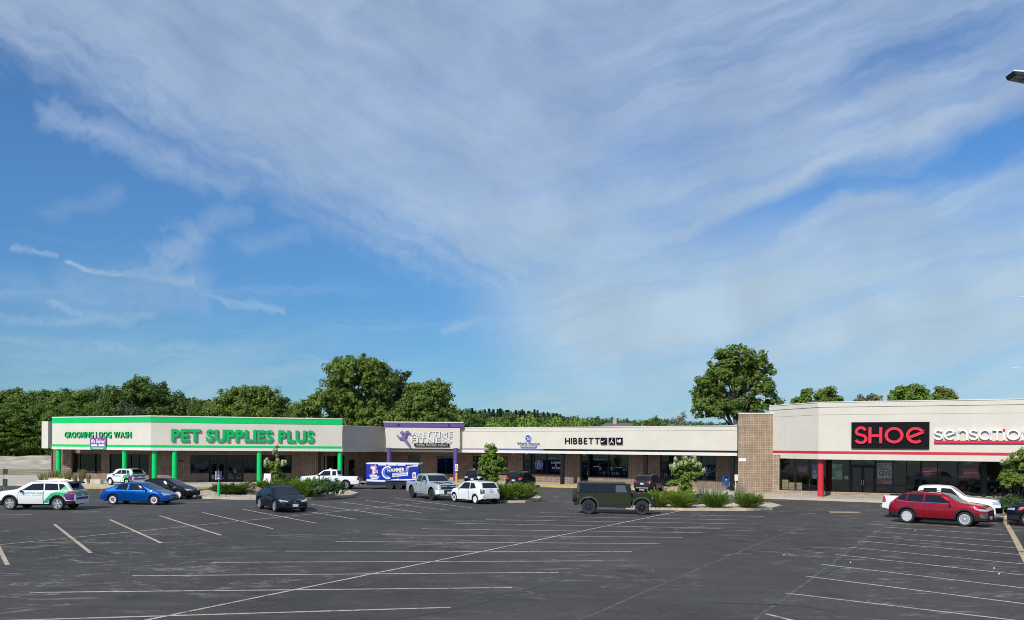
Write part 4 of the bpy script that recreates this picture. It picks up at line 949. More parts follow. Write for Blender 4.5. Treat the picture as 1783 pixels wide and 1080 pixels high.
def wheel(parent, x, y, r, side, style='five', rimm=None, wdt=.22):
    key = (r, style, side, id(rimm))
    if key not in _wh:
        rimm_ = rimm or silver; ri = r*sp_rim.get(style, .66)
        t = MB().lathe([(ri, -wdt/2+.01), (ri+.02, -wdt/2), (r*.93, -wdt/2), (r*.985, -wdt/2+.03), (r, -wdt/2+.06), (r, wdt/2-.06), (r*.985, wdt/2-.03), (r*.93, wdt/2), (ri+.02, wdt/2), (ri, wdt/2-.01)], 32, axis='y')
        if side < 0: pass
        m1 = arr_mesh('wheel', t.v, t.f, [rubber])
        q = MB(); s_ = side; yo = s_*(wdt/2-.01); q.lathe([(ri+.004, yo), (ri+.004, yo+s_*.012), (ri-.03, yo+s_*.012), (ri-.035, yo-s_*.05), (0, yo-s_*.055)], 28, axis='y', mi=0)
        for f_i in range(len(q.m)-28*1, len(q.m)): q.m[f_i] = 1
        ns = {'five': 5, 'ten': 10, 'multi': 7, 'steel': 8, 'cap': 7}[style]
        for k in range(ns):
            a = 2*math.pi*k/ns+.2; ww = {'five': .13, 'ten': .07, 'multi': .10, 'steel': .16, 'cap': .17}[style]*ri/.22*.55
            for sg in ((-.12, .12) if style in ('multi',) else (0,)):
                c, sn = math.cos(a+sg*.6), math.sin(a+sg*.6); px_, pz_ = -sn, c; P = []
                for (rr, w_, yy) in ((ri*.16, ww*.8, 0.0), (ri*.95, ww, .01)):
                    for sgn in (-1, 1): P.append((c*rr+px_*w_*sgn, sn*rr+pz_*w_*sgn))
                y0_, y1_ = yo-s_*.04, yo-s_*.005
                q.hexa([(P[0][0], y0_, P[0][1]), (P[2][0], y0_, P[2][1]), (P[3][0], y0_, P[3][1]), (P[1][0], y0_, P[1][1]),
                        (P[0][0], y1_, P[0][1]), (P[2][0], y1_, P[2][1]), (P[3][0], y1_, P[3][1]), (P[1][0], y1_, P[1][1])])
        q.lathe([(ri*.2, yo-s_*.045), (ri*.2, yo), (ri*.13, yo+s_*.01), (0, yo+s_*.01)], 14, axis='y')
        bm = bmesh.new(); me = bpy.data.meshes.new('rim'); me.from_pydata(q.v, [], q.f); me.materials.append(rimm_); me.materials.append(blackpl)
        me.polygons.foreach_set('material_index', q.m); bm.from_mesh(me); bmesh.ops.recalc_face_normals(bm, faces=bm.faces); bm.to_mesh(me); bm.free()
        _wh[key] = (m1, me)
    m1, m2 = _wh[key]
    o = bpy.data.objects.new('wheel', m1); COL.objects.link(o); o.parent = parent; o.location = (x, y, r)
    p = bpy.data.objects.new('rim', m2); COL.objects.link(p); p.parent = o; return o
sp_rim = {'five': .70, 'ten': .68, 'multi': .68, 'steel': .62, 'cap': .64}
def resample(pl, n):
    if len(pl) == 1: return [pl[0]]*n
    ds = [0]
    for a, b in zip(pl, pl[1:]): ds.append(ds[-1]+math.hypot(b[0]-a[0], b[1]-a[1]))
    out = []
    for i in range(n):
        t = ds[-1]*i/(n-1); k = 0
        while k < len(ds)-2 and ds[k+1] < t: k += 1
        u = (t-ds[k])/max(1e-9, ds[k+1]-ds[k]); out.append((pl[k][0]+(pl[k+1][0]-pl[k][0])*u, pl[k][1]+(pl[k+1][1]-pl[k][1])*u))
    return out
class Car:
    def __init__(s, name, sp, loc, yaw, label, cat='car', group=None, paint_=None):
        s.sp = sp; s.L, s.W = sp['L'], sp['W']; s.root = empty(name, (loc[0], loc[1], loc[2] if len(loc) > 2 else 0), R(yaw), label, cat, group); s.paint = paint_
        V, F, M = car_shell(sp); me = arr_mesh('body', V, F, [paint_, sp.get('clad_m', paint_), blackpl], M)
        bm = bmesh.new(); bm.from_mesh(me); bmesh.ops.recalc_face_normals(bm, faces=bm.faces); bm.to_mesh(me)
        s.bvh = BVHTree.FromBMesh(bm); bm.free()
        r = sp['r']; s.wx = [sp['xr']-s.L/2, sp['xf']-s.L/2]; ar = r+sp.get('arch_gap', .055); hw = s.W/2
        cutters = [('cyl', x, r+sp.get('arch_up', .02), ar, sg*(hw+.1), sg*(hw-.34)) if sg > 0 else ('cyl', x, r+sp.get('arch_up', .02), ar, -hw-.1, -hw+.34) for x in s.wx for sg in (1, -1)]
        cutters = [(c[0], c[1], c[2], c[3], min(c[4:]), max(c[4:])) for c in cutters]+sp.get('cutters', [])
        res = cut(me, cutters, [None, None, blackpl]); 
        res.polygons.foreach_set('use_smooth', [True]*len(res.polygons)); res.set_sharp_from_angle(angle=R(32))
        res.name = 'body'; b = bpy.data.objects.new('body', res); COL.objects.link(b); b.parent = s.root; s.body = b
        for x in s.wx:
            for sg in (1, -1): wheel(s.root, x, sg*(hw-sp.get('tw', .22)/2-.015), r, sg, sp.get('style', 'five'), sp.get('rim_m'), sp.get('tw', .22))
        if sp.get('arch_w'):
            for x in s.wx:
                for sg in (1, -1):
                    rr = [ar-.005, ar+sp['arch_w']]; zc = r+sp.get('arch_up', .02); lo = [(x+rr[0]*math.cos(R(t)), zc+rr[0]*math.sin(R(t))) for t in range(-12, 193, 9)]; hi = [(x+rr[1]*math.cos(R(t)), zc+rr[1]*math.sin(R(t))) for t in range(-12, 193, 9)]
                    s.patch('arch_trim', lo, hi, 'side', sg, sp.get('arch_m', blackpl), n=len(lo), m=3, off=.018, thick=True)
    def hit(s, ax, sg, u, v):
        if ax == 'side': o_, d = Vector((u, sg*4, v)), Vector((0, -sg, 0))
        elif ax == 'end': o_, d = Vector((sg*6, u, v)), Vector((-sg, 0, 0))
        else: o_, d = Vector((u, v, 5)), Vector((0, 0, -1))
        h, nn, _, _ = s.bvh.ray_cast(o_, d)
        if h is None: h, nn, _, _ = s.bvh.find_nearest(o_+d*(3 if ax != 'top' else 4)); 
        if nn.dot(d) > 0: nn = -nn
        return h, nn, -d
    def patch(s, name, lo, hi, ax, sg, m_, n=8, m=4, off=.005, parent=None, thick=False, label=None):
        lo, hi = resample(lo, n), resample(hi, n); V, F = [], []
        for j in range(m):
            for i in range(n):
                t = j/(m-1); u, v = lo[i][0]+(hi[i][0]-lo[i][0])*t, lo[i][1]+(hi[i][1]-lo[i][1])*t
                h, nn, od = s.hit(ax, sg, u, v); V.append(tuple(h+(nn*.6+od*.4)*off))
        clip = ax == 'side' and name != 'arch_trim'; r_ = s.sp['r']; ar_ = r_+s.sp.get('arch_gap', .055)+(s.sp.get('arch_w') or 0)*.6; zc_ = r_+s.sp.get('arch_up', .02)
        for j in range(m-1):
            for i in range(n-1):
                q = (j*n+i, j*n+i+1, (j+1)*n+i+1, (j+1)*n+i)
                if clip and any(min(math.hypot(V[k][0]-x, V[k][2]-zc_) for x in s.wx) < ar_ for k in q): continue
                F.append(q)
        if not F: F.append((0, 1, n+1, n))
        if off > .012:                           # give proud pieces an edge back to the body
            b = len(V); rim_ = [j*n for j in range(m)]+[(m-1)*n+i for i in range(1, n)]+[j*n+n-1 for j in range(m-2, -1, -1)]+[i for i in range(n-2, 0, -1)]
            for k in rim_:
                j, i = divmod(k, n); t = j/(m-1); u, v = lo[i][0]+(hi[i][0]-lo[i][0])*t, lo[i][1]+(hi[i][1]-lo[i][1])*t
                h, nn, od = s.hit(ax, sg, u, v); V.append(tuple(h-od*.01))
            for q in range(len(rim_)): F.append((rim_[q], rim_[(q+1) % len(rim_)], b+(q+1) % len(rim_), b+q))
        me = arr_mesh(name, V, F, [m_]); bm = bmesh.new(); bm.from_mesh(me); bm.normal_update()
        if len(bm.faces):
            bm.faces.ensure_lookup_table(); f0 = bm.faces[len(bm.faces)//2 if off <= .012 else 0]
            _, _, od = s.hit(ax, sg, f0.calc_center_median()[0 if ax != 'end' else 1], f0.calc_center_median()[2 if ax != 'top' else 1])
            if f0.normal.dot(od) < 0: bmesh.ops.reverse_faces(bm, faces=bm.faces)
        bm.to_mesh(me); bm.free()
        o = bpy.data.objects.new(name, me); COL.objects.link(o); o.parent = parent or s.root
        if label: o['label'] = label
        return o
    def X(s, x): return x-s.L/2                  # metres from the rear bumper -> local
    def sides(s, f):
        for sg in (1, -1): f(sg)
    def window(s, lo, hi, m_=None, name='side_window'):
        for sg in (1, -1): s.patch(name, [(s.X(a), b) for a, b in lo], [(s.X(a), b) for a, b in hi], 'side', sg, m_ or car_glass, off=.006)
    def windshield(s, x0, z0, x1, z1, w0, w1, sg=1, name='windshield', m_=None):
        """front/rear screen between heights z0 and z1 with half widths w0 (bottom) and w1 (top)"""
        s.patch(name, [(-w0, z0+.012), (-w0*.5, z0), (w0*.5, z0), (w0, z0+.012)], [(-w1, z1-.01), (0, z1), (w1, z1-.01)], 'end', sg, m_ or car_glass, n=12, m=8, off=.006)
    def doors(s, xs, z0, z1, handle=None):
        """door skins with dark shut lines and handles"""
        for sg in (1, -1):
            for (a, b) in xs:
                A_, B_ = s.X(a), s.X(b)
                s.patch('door_gap', [(A_-.012, z0-.012), (B_+.012, z0-.012)], [(A_-.012, z1), (B_+.012, z1)], 'side', sg, blackpl, n=22, m=14, off=.0025)
                d = s.patch('door', [(A_+.006, z0), (B_-.006, z0)], [(A_+.006, z1-.004), (B_-.006, z1-.004)], 'side', sg, s.paint, n=22, m=14, off=.006)
                hx = A_+.10; s.patch('handle', [(hx, z1-.13), (hx+.17, z1-.13)], [(hx, z1-.095), (hx+.17, z1-.095)], 'side', sg, handle or s.paint, n=4, m=2, off=.035, parent=d)
    def mirror(s, x, z, m_=None, size=.16):
        for sg in (1, -1):
            h, nn, od = s.hit('side', sg, s.X(x), z); mb = MB(); y = h.y; w = size
            mb.hexa([(s.X(x)-.05, y+sg*.05, z), (s.X(x)+.05, y+sg*.05, z+.01), (s.X(x)+.04, y+sg*(.05+w), z+.02), (s.X(x)-.04, y+sg*(.05+w), z),
                     (s.X(x)-.05, y+sg*.05, z+w*.8), (s.X(x)+.03, y+sg*.05, z+w*.75), (s.X(x)+.02, y+sg*(.04+w), z+w*.7), (s.X(x)-.04, y+sg*(.04+w), z+w*.75)])
            mb.tube([(s.X(x)+.02, y-sg*.03, z+.03), (s.X(x), y+sg*.07, z+.05)], .022, 6)
            o = mb.build('mirror', m_ or s.paint, s.root, local=True)
            bm = bmesh.new(); bm.from_mesh(o.data); bmesh.ops.recalc_face_normals(bm, faces=bm.faces); bmesh.ops.bevel(bm, geom=[e for e in bm.edges], offset=.012, segments=1, affect='EDGES') if False else None; bm.to_mesh(o.data); bm.free()
    def pair(s, name, pts_lo, pts_hi, m_, sgx, off=.008, n=6, m=3):
        for k in (1, -1): s.patch(name, [(k*a, b) for a, b in pts_lo], [(k*a, b) for a, b in pts_hi], 'end', sgx, m_, n=n, m=m, off=off)
    def plate(s, z, sgx, w=.16):
        h, nn, od = s.hit('end', sgx, 0, z); x = h.x+sgx*.015
        MB().box(min(x, x+sgx*.012), max(x, x+sgx*.012), -w, w, z-.08, z+.08).build('licence_plate', plate_m, s.root, local=True)
    def rails(s, x0, x1, y, m_=None):
        for sg in (1, -1):
            P = []
            for i in range(7): x = s.X(x0+(x1-x0)*i/6); h, _, _ = s.hit('top', 1, x, sg*y); P.append((x, sg*y, h.z+(.05 if 0 < i < 6 else .0)))
            MB().tube(P, .018, 6).build('roof_rail', m_ or blackpl, s.root, local=True, smooth=True)
    def seam(s, lo, hi, ax, sg, name='panel_gap', m_=None, n=10): s.patch(name, lo, hi, ax, sg, m_ or blackpl, n=n, m=2, off=.004)
    def wipers(s): pass

# -- shapes (x measured from the rear bumper, heights above ground)
def suv_spec(L, W, Hh, wb, ro, r, **k):
    f = L-(ro+wb)
    sp = dict(L=L, W=W, xr=ro, xf=ro+wb, r=r, belt=[(0, .44*Hh), (.1, .63*Hh), (.9, .645*Hh), (L-1.35, .635*Hh), (L-.9, .62*Hh), (L-.15, .57*Hh), (L, .45*Hh)],
        top=[(0, .46*Hh), (.04, .62*Hh), (.16, .68*Hh), (.46, .93*Hh), (.72, .985*Hh), (1.5, Hh), (2.25, .99*Hh), (2.75, .945*Hh), (L-1.28, .715*Hh), (L-1.1, .70*Hh), (L-.45, .655*Hh), (L-.12, .60*Hh), (L, .48*Hh)],
        bot=[(0, .36), (.35, .27), (L-.5, .25), (L-.1, .26), (L, .30)], clad=.54, tumble=.17); sp.update(k); return sp
def dress_suv(c, Hh, trim=None, glass=None, doorsx=None, chrome_line=False, dark_rear=True):
    L = c.L; z0, z1 = .685*Hh, .91*Hh; g = glass or car_glass
    xa = L-1.58
    c.window([(1.78, z0), (xa, z0-.01)], [(1.82, z1+.01), (xa-.62, z1-.01)], g)          # front door
    c.window([(.92, z0+.01), (1.71, z0)], [(1.02, z1), (1.74, z1+.01)])                    # rear door
    c.window([(.47, z0+.08), (.86, z0+.02)], [(.62, z1-.03), (.95, z1-.01)])               # quarter
    if chrome_line:
        for sg in (1, -1): c.patch('window_trim', [(c.X(.42), z0+.03), (c.X(.9), z0-.02), (c.X(xa), z0-.035)], [(c.X(.42), z0+.06), (c.X(.9), z0-.002), (c.X(xa), z0-.016)], 'side', sg, chrome, n=14, m=2, off=.009)
    c.windshield(0, .725*Hh, 0, .935*Hh, c.W*.38, c.W*.315)
    c.windshield(0, .69*Hh, 0, .915*Hh, c.W*.34, c.W*.29, -1, 'rear_window')
    dz = .22*Hh
    c.doors([(1.0, 1.74), (1.78, L-1.42)] if not doorsx else doorsx, dz, z0-.04)
    c.plate(.50*Hh, -1); 
# ---- individual vehicles
def text_decal(c, body, sg, x0, x1, z, h, m_, off=.012):
    """lettering wrapped on the car's side"""
    lo, hi = cap_h(.015); H = hi-lo; x = 0; lay = []
    for ch in body:
        if ch == ' ': x += .38; continue
        v, f, xm, xM = glyph(ch, .015, .0); lay.append((x-xm, v, f)); x += xM-xm+.07
    W = x-.07; V, F = [], []
    for ox, v, f in lay:
        b = len(V)
        for (vx, vy, vz) in v:
            t = (vx+ox)/W; X_ = c.X(x0+(x1-x0)*t) if sg > 0 else c.X(x1-(x1-x0)*t)
            X_ = c.X(x1-(x1-x0)*t) if sg > 0 else c.X(x0+(x1-x0)*t)
            q, nn, od = c.hit('side', sg, X_, z+(vy-lo)/H*h); V.append(tuple(q+od*off))
        F += [tuple(b+i for i in q) for q in f]
    me = arr_mesh('lettering', V, F, [m_], smooth=False); o = bpy.data.objects.new('lettering', me); COL.objects.link(o); o.parent = c.root; return o
white_p = paint('white', (0.72, 0.73, 0.73)); blue_p = paint('metallic blue', (0.000, 0.058, 0.26), .3, .25); black_p = paint('black', (0.006, 0.006, 0.007), coat=.35); navy_p = paint('dark navy', (0.006, 0.008, 0.018), .0, coat=.35)
silver_p = paint('ice silver', (0.40, 0.445, 0.47), .35, .35); olive_p = paint('olive green', (0.022, 0.032, 0.015), .0, .3); grey_p = paint('dark grey', (0.020, 0.019, 0.020), .1, .3, coat=.6); red_p = paint('candy red', (0.26, 0.004, 0.014), .35, .28)
wrap_g = mat('green vinyl wrap', (0.01, 0.36, 0.13), .35, coat=.6); wrap_dg = mat('dark green vinyl wrap', (0.008, 0.12, 0.05), .35, coat=.6); wrap_p = mat('purple vinyl wrap', (0.10, 0.02, 0.16), .35, coat=.6)
letter_g = mat('green decal letters', (0.05, 0.30, 0.20), .5); letter_l = mat('pale decal print', (.35, .42, .42), .5)

# 1 white delivery SUV with green and purple wrap
def wrapped_suv(c, Hh, big=True):
    L = c.L
    for sg in (1, -1):
        c.patch('green_wrap', [(c.X(1.80 if big else 1.5), .42), (c.X(1.38), .44), (c.X(1.36), .66), (c.X(1.0), .80), (c.X(.42), .74)], [(c.X(1.78 if big else 1.48), .43), (c.X(1.30), 1.0), (c.X(.95), 1.08), (c.X(.55), 1.06), (c.X(.30), 1.0)], 'side', sg, wrap_g, n=16, m=8, off=.009)
        c.patch('green_wrap', [(c.X(.95), 1.0), (c.X(.24), .98)], [(c.X(.62), 1.36 if big else 1.28), (c.X(.50), 1.34 if big else 1.26)], 'side', sg, wrap_g, n=10, m=6, off=.0075)
        c.patch('purple_wrap', [(c.X(.46), .60), (c.X(.05), .56)], [(c.X(.60), .92), (c.X(.30), .98), (c.X(.06), .95)], 'side', sg, wrap_p, n=10, m=6, off=.011)
        text_decal(c, 'PET SUPPLIES PLUS', sg, 1.75 if big else 1.7, 3.18 if big else 2.95, .93 if big else .86, .11, letter_g)
        for (x0, x1, zz) in ((2.5, 3.1, .84), (1.75, 2.4, .84), (2.5, 2.65, 1.09)): c.patch('print_block', [(c.X(x0), zz), (c.X(x1), zz)], [(c.X(x0), zz+.03), (c.X(x1), zz+.03)], 'side', sg, letter_l, n=5, m=2, off=.01)
    c.patch('green_wrap', [(-.74, .78*Hh*.62), (.74, .78*Hh*.62)], [(-.66, .665*Hh), (.66, .665*Hh)], 'end', -1, wrap_dg, n=10, m=5, off=.008)
    c.patch('purple_wrap', [(-.80, .36*Hh), (.80, .36*Hh)], [(-.80, .44*Hh), (.80, .44*Hh)], 'end', -1, wrap_p, n=10, m=4, off=.009)
c = Car('delivery_suv', suv_spec(4.63, 1.84, 1.66, 2.725, .96, .37, clad_m=blackpl, arch_w=.065, style='five', top=[(0, .46*1.66), (.04, 1.03), (.18, 1.12), (.44, 1.50), (.38, 1.60), (.75, 1.635), (1.5, 1.66), (2.25, 1.64), (2.75, 1.56), (3.36, 1.18), (3.6, 1.15), (4.2, 1.08), (4.5, .98), (4.63, .80)]),
        (-27.2, 48.3), 179.5, 'white crossover with green and purple pet store wrap driving at the far left edge', 'car', paint_=white_p)
dress_suv(c, 1.66); wrapped_suv(c, 1.66); c.rails(.9, 2.9, .62, silver); c.mirror(2.98, 1.02, blackpl)
MB().hexa([(c.X(.16), -.62, 1.50), (c.X(.16), .62, 1.50), (c.X(.52), .64, 1.585), (c.X(.52), -.64, 1.585), (c.X(.14), -.60, 1.545), (c.X(.14), .60, 1.545), (c.X(.52), .62, 1.625), (c.X(.52), -.62, 1.625)]).build('spoiler', blackpl, c.root, local=True)
for k in (1, -1): c.patch('tail_light', [(c.X(.02), .97), (c.X(.42), 1.02)], [(c.X(.03), 1.12), (c.X(.46), 1.06)], 'side', k, tail_red, n=6, m=3, off=.013)
c.pair('tail_light', [(.45, .99), (.82, .97)], [(.50, 1.04), (.80, 1.12)], tail_red, -1); c.pair('headlight', [(.42, .84), (.80, .82)], [(.45, .90), (.80, .95)], lamp_clear, 1)
c.patch('grille', [(-.4, .66), (.4, .66)], [(-.44, .86), (.44, .86)], 'end', 1, blackpl, n=8, m=3, off=.008)
for k in (1, -1): c.patch('headlight', [(c.X(4.50), .82), (c.X(4.25), .88)], [(c.X(4.50), .90), (c.X(4.22), .93)], 'side', k, lamp_clear, n=5, m=3, off=.012)
# 2 small delivery SUV
c = Car('delivery_suv', suv_spec(4.26, 1.77, 1.65, 2.555, .80, .34, clad_m=blackpl, arch_w=.05, style='cap', rim_m=whitepl), (-34.1, 73.6, .155), 150, 'small white crossover with green tailgate and purple corner parked by the grasses', 'car', paint_=white_p)
c.root.scale = (.9,)*3; dress_suv(c, 1.65); wrapped_suv(c, 1.65, False); c.mirror(2.66, 1.0, blackpl); c.rails(.9, 2.5, .6, blackpl)
c.pair('tail_light', [(.55, .98), (.80, .96)], [(.55, 1.12), (.78, 1.14)], tail_red, -1)
for k in (1, -1): c.patch('tail_light', [(c.X(.02), .98), (c.X(.22), 1.0)], [(c.X(.03), 1.14), (c.X(.24), 1.10)], 'side', k, tail_red, n=5, m=3, off=.014)
MB().hexa([(c.X(.2), -.58, 1.52), (c.X(.2), .58, 1.52), (c.X(.5), .6, 1.59), (c.X(.5), -.6, 1.59), (c.X(.18), -.56, 1.56), (c.X(.18), .56, 1.56), (c.X(.5), .58, 1.62), (c.X(.5), -.58, 1.62)]).build('spoiler', blackpl, c.root, local=True)

# sedans
def sedan(name, L, W, Hh, wb, ro, r, loc, yaw, label, p, style, rim=None, fast=False, glass=None):
    k = 1 if fast else 0
    sp = dict(L=L, W=W, xr=ro, xf=ro+wb, r=r, clad=.24, tumble=.23, round_front=.34, round_rear=.24, style=style, rim_m=rim,
        top=[(0, .55), (.03, .80), (.08, .95+.02*k), (.35, 1.0), (.62, 1.03), (1.25 if not fast else 1.1, Hh*.93), (1.75, Hh*.99), (2.2, Hh), (2.65, Hh*.97), (3.55, .93), (3.72, .905), (L-.5, .77), (L-.12, .65), (L, .50)],
        belt=[(0, .52), (.06, .80), (.4, .88), (1.4, .92), (3.4, .865), (L-.7, .74), (L-.12, .60), (L, .46)], bot=[(0, .34), (.3, .22), (L-.5, .19), (L, .25)])
    c = Car(name, sp, loc, yaw, label, 'car', paint_=p); g = glass or car_glass
    c.window([(1.92, .925), (3.18, .90)], [(1.97, Hh*.925), (2.62, Hh*.91)], g); c.window([(1.05, .95), (1.84, .93)], [(1.32, Hh*.86), (1.88, Hh*.925)], g)
    c.windshield(0, .95, 0, Hh*.94, W*.38, W*.29, 1, 'windshield', g); c.windshield(0, 1.06, 0, Hh*.915, W*.34, W*.27, -1, 'rear_window')
    c.doors([(1.02, 1.86), (1.90, 2.98)], .30, .86); c.mirror(3.06, .90); c.plate(.72 if not fast else .6, -1)
    c.pair('headlight', [(.36, .60), (.78, .62)], [(.40, .66), (.76, .74)], lamp_clear, 1)
    for s_ in (1, -1): c.patch('headlight', [(c.X(L-.12), .63), (c.X(L-.42), .68)], [(c.X(L-.16), .68), (c.X(L-.50), .74)], 'side', s_, lamp_clear, n=6, m=3, off=.01); c.patch('tail_light', [(c.X(.03), .74), (c.X(.26), .80)], [(c.X(.05), .90), (c.X(.30), .90)], 'side', s_, tail_red, n=5, m=3, off=.01)
    c.pair('tail_light', [(.45, .80), (.80, .76)], [(.45, .88), (.78, .90)], tail_red, -1)
    c.patch('grille', [(-.36, .42), (.36, .42)], [(-.34, .60), (.34, .60)], 'end', 1, blackpl, n=8, m=4, off=.008); c.patch('lower_grille', [(-.6, .27), (.6, .27)], [(-.55, .38), (.55, .38)], 'end', 1, blackpl, n=8, m=3, off=.008)
    c.seam([(c.X(L-.55), .20), (c.X(L-.52), .66)], [(c.X(L-.54), .20), (c.X(L-.51), .66)], 'side', 1); c.seam([(c.X(L-.55), .20), (c.X(L-.52), .66)], [(c.X(L-.54), .20), (c.X(L-.51), .66)], 'side', -1)
    return c
c = sedan('blue_sedan', 4.54, 1.75, 1.43, 2.67, .95, .315, (-23.6, 52.9), -4, 'metallic blue sedan with bright wheel covers near the left edge', blue_p, 'cap', whitepl)
c = sedan('black_sedan', 4.56, 1.78, 1.46, 2.69, .95, .32, (-24.3, 58.4), -5, 'black sedan with white wheel covers partly behind the blue sedan', black_p, 'cap', whitepl)
c = sedan('dark_navy_sedan', 4.72, 1.83, 1.41, 2.74, 1.0, .34, (-13.5, 48.9), -56, 'dark navy fastback sedan with nose toward the camera and white front plate', navy_p, 'five', silver, fast=True)
c.plate(.42, 1); h, _, _ = c.hit('end', 1, 0, .60)
MB().lathe([(0, 0), (.07, 0), (.07, .01), (0, .01)], 12, axis='y').build('badge', chrome, c.root, local=True)
o = [x for x in c.root.children if x.name.startswith('badge')][0]; o.rotation_euler = (0, 0, R(-90)); o.location = (h.x+.012, 0, .60)

# hatchback
sp = dict(L=4.04, W=1.735, xr=.68, xf=.68+2.525, r=.315, clad=.25, tumble=.20, round_front=.34, round_rear=.22, style='cap', rim_m=whitepl,
    top=[(0, .55), (.03, .90), (.12, 1.02), (.35, 1.38), (.6, 1.46), (1.2, 1.515), (1.8, 1.515), (2.35, 1.44), (3.05, 1.0), (3.25, .97), (3.75, .86), (3.95, .72), (4.04, .55)],
    belt=[(0, .52), (.08, .92), (.5, .98), (1.2, .95), (2.9, .90), (3.5, .80), (3.95, .62), (4.04, .48)], bot=[(0, .34), (.3, .22), (3.6, .19), (4.04, .26)])
c = Car('white_hatchback', sp, (-2.55, 56.6), 127, 'white hatchback seen from behind beside the silver pickup', 'car', paint_=white_p)
c.window([(1.42, .985), (2.72, .95)], [(1.48, 1.40), (2.16, 1.39)]); c.window([(.66, 1.05), (1.34, .99)], [(.98, 1.36), (1.40, 1.40)])
c.windshield(0, 1.02, 0, 1.44, .62, .52); c.windshield(0, 1.06, 0, 1.40, .60, .50, -1, 'rear_window'); c.doors([(.92, 1.40), (1.44, 2.66)], .30, .92); c.mirror(2.62, .95); c.plate(.82, -1)
c.pair('tail_light', [(.56, .72), (.78, .66)], [(.50, .96), (.78, 1.02)], lamp_smoke, -1); c.pair('reflector', [(.55, .44), (.68, .44)], [(.55, .47), (.68, .47)], tail_red, -1)
for s_ in (1, -1): c.patch('tail_light', [(c.X(.03), .72), (c.X(.16), .76)], [(c.X(.04), 1.0), (c.X(.22), .98)], 'side', s_, lamp_smoke, n=4, m=3, off=.01)
c.pair('headlight', [(.40, .62), (.74, .64)], [(.42, .76), (.72, .82)], lamp_clear, 1); c.patch('lower_valance', [(-.6, .30), (.6, .30)], [(-.6, .38), (.6, .38)], 'end', -1, blackpl, n=8, m=3, off=.006)
h, _, _ = c.hit('end', -1, 0, .98); MB().box(h.x-.02, h.x, -.06, .06, .955, .995).build('badge', mat('gold badge', (.4, .3, .1), .3), c.root, local=True)

# dark crossovers parked at the kerb
def rear_lights(c, Hh, m_=tail_red):
    c.pair('tail_light', [(.50, .58*Hh), (.84, .56*Hh)], [(.52, .65*Hh), (.80, .68*Hh)], m_, -1, off=.012)
    for k in (1, -1): c.patch('tail_light', [(c.X(.03), .57*Hh), (c.X(.34), .60*Hh)], [(c.X(.04), .67*Hh), (c.X(.32), .65*Hh)], 'side', k, m_, n=5, m=3, off=.014)
    c.patch('bumper_insert', [(-.6, .235*Hh), (.6, .235*Hh)], [(-.6, .29*Hh), (.6, .29*Hh)], 'end', -1, silver, n=8, m=3, off=.014)
c = Car('black_crossover', suv_spec(4.52, 1.84, 1.69, 2.69, .92, .36, style='ten', clad_m=blackpl), (.9, 77.0), 68, 'black crossover parked right of the leafy tree with red tail lights', 'car', paint_=black_p)
c.root.scale = (.9,)*3; dress_suv(c, 1.69); rear_lights(c, 1.69); c.mirror(2.95, 1.03); c.rails(.9, 2.7, .62, silver)
c = Car('black_minivan', suv_spec(4.9, 1.95, 1.78, 2.9, 1.0, .36, style='ten', clad_m=blackpl), (-2.95, 78.3), 72, 'tall dark vehicle mostly hidden behind the leafy tree', 'car', paint_=black_p)
c.root.scale = (.9,)*3; dress_suv(c, 1.78, glass=car_glass_clear); rear_lights(c, 1.78, lamp_clear); c.mirror(3.2, 1.05); c.rails(.9, 3.0, .66, silver)
c = Car('dark_grey_crossover', suv_spec(4.65, 1.84, 1.66, 2.725, .95, .36, style='ten', clad_m=blackpl, arch_w=.04), (12.0, 72.5), 63, 'dark grey crossover parked at the yellow kerb facing the sports shop', 'car', paint_=grey_p)
c.root.scale = (.9,)*3; dress_suv(c, 1.66); rear_lights(c, 1.66); c.mirror(2.98, 1.02); c.rails(.9, 2.8, .62, silver)
# 14 red crossover
c = Car('red_crossover', suv_spec(4.65, 1.84, 1.66, 2.725, .95, .37, style='multi', rim_m=mat('bright alloy', (.7, .7, .71), .3, metal=.4), clad_m=blackpl, arch_w=.06, top=[(0, .76), (.04, 1.02), (.2, 1.12), (.56, 1.48), (.85, 1.60), (1.5, 1.65), (2.2, 1.64), (2.7, 1.57), (3.36, 1.19), (3.58, 1.155), (4.25, 1.08), (4.53, .98), (4.65, .80)]),
        (22.2, 43.1), -42, 'shiny candy red crossover in front of the white pickup at the right', 'car', paint_=red_p)
dress_suv(c, 1.66, chrome_line=True); rear_lights(c, 1.66); c.mirror(3.0, 1.02); c.rails(.9, 2.8, .62, blackpl); c.plate(.46, 1)
c.patch('grille', [(-.42, .52), (.42, .52)], [(-.52, .76), (.52, .76)], 'end', 1, blackpl, n=10, m=5, off=.010); c.pair('headlight', [(.50, .80), (.84, .80)], [(.46, .86), (.82, .90)], lamp_clear, 1)
c.patch('lower_grille', [(-.6, .28), (.6, .28)], [(-.62, .44), (.62, .44)], 'end', 1, blackpl, n=10, m=4, off=.010); c.pair('fog_trim', [(.62, .46), (.82, .46)], [(.66, .68), (.84, .70)], chrome, 1)
for s_ in (1, -1): c.patch('headlight', [(c.X(4.52), .79), (c.X(4.16), .86)], [(c.X(4.50), .87), (c.X(4.08), .94)], 'side', s_, lamp_clear, n=6, m=3, off=.012)

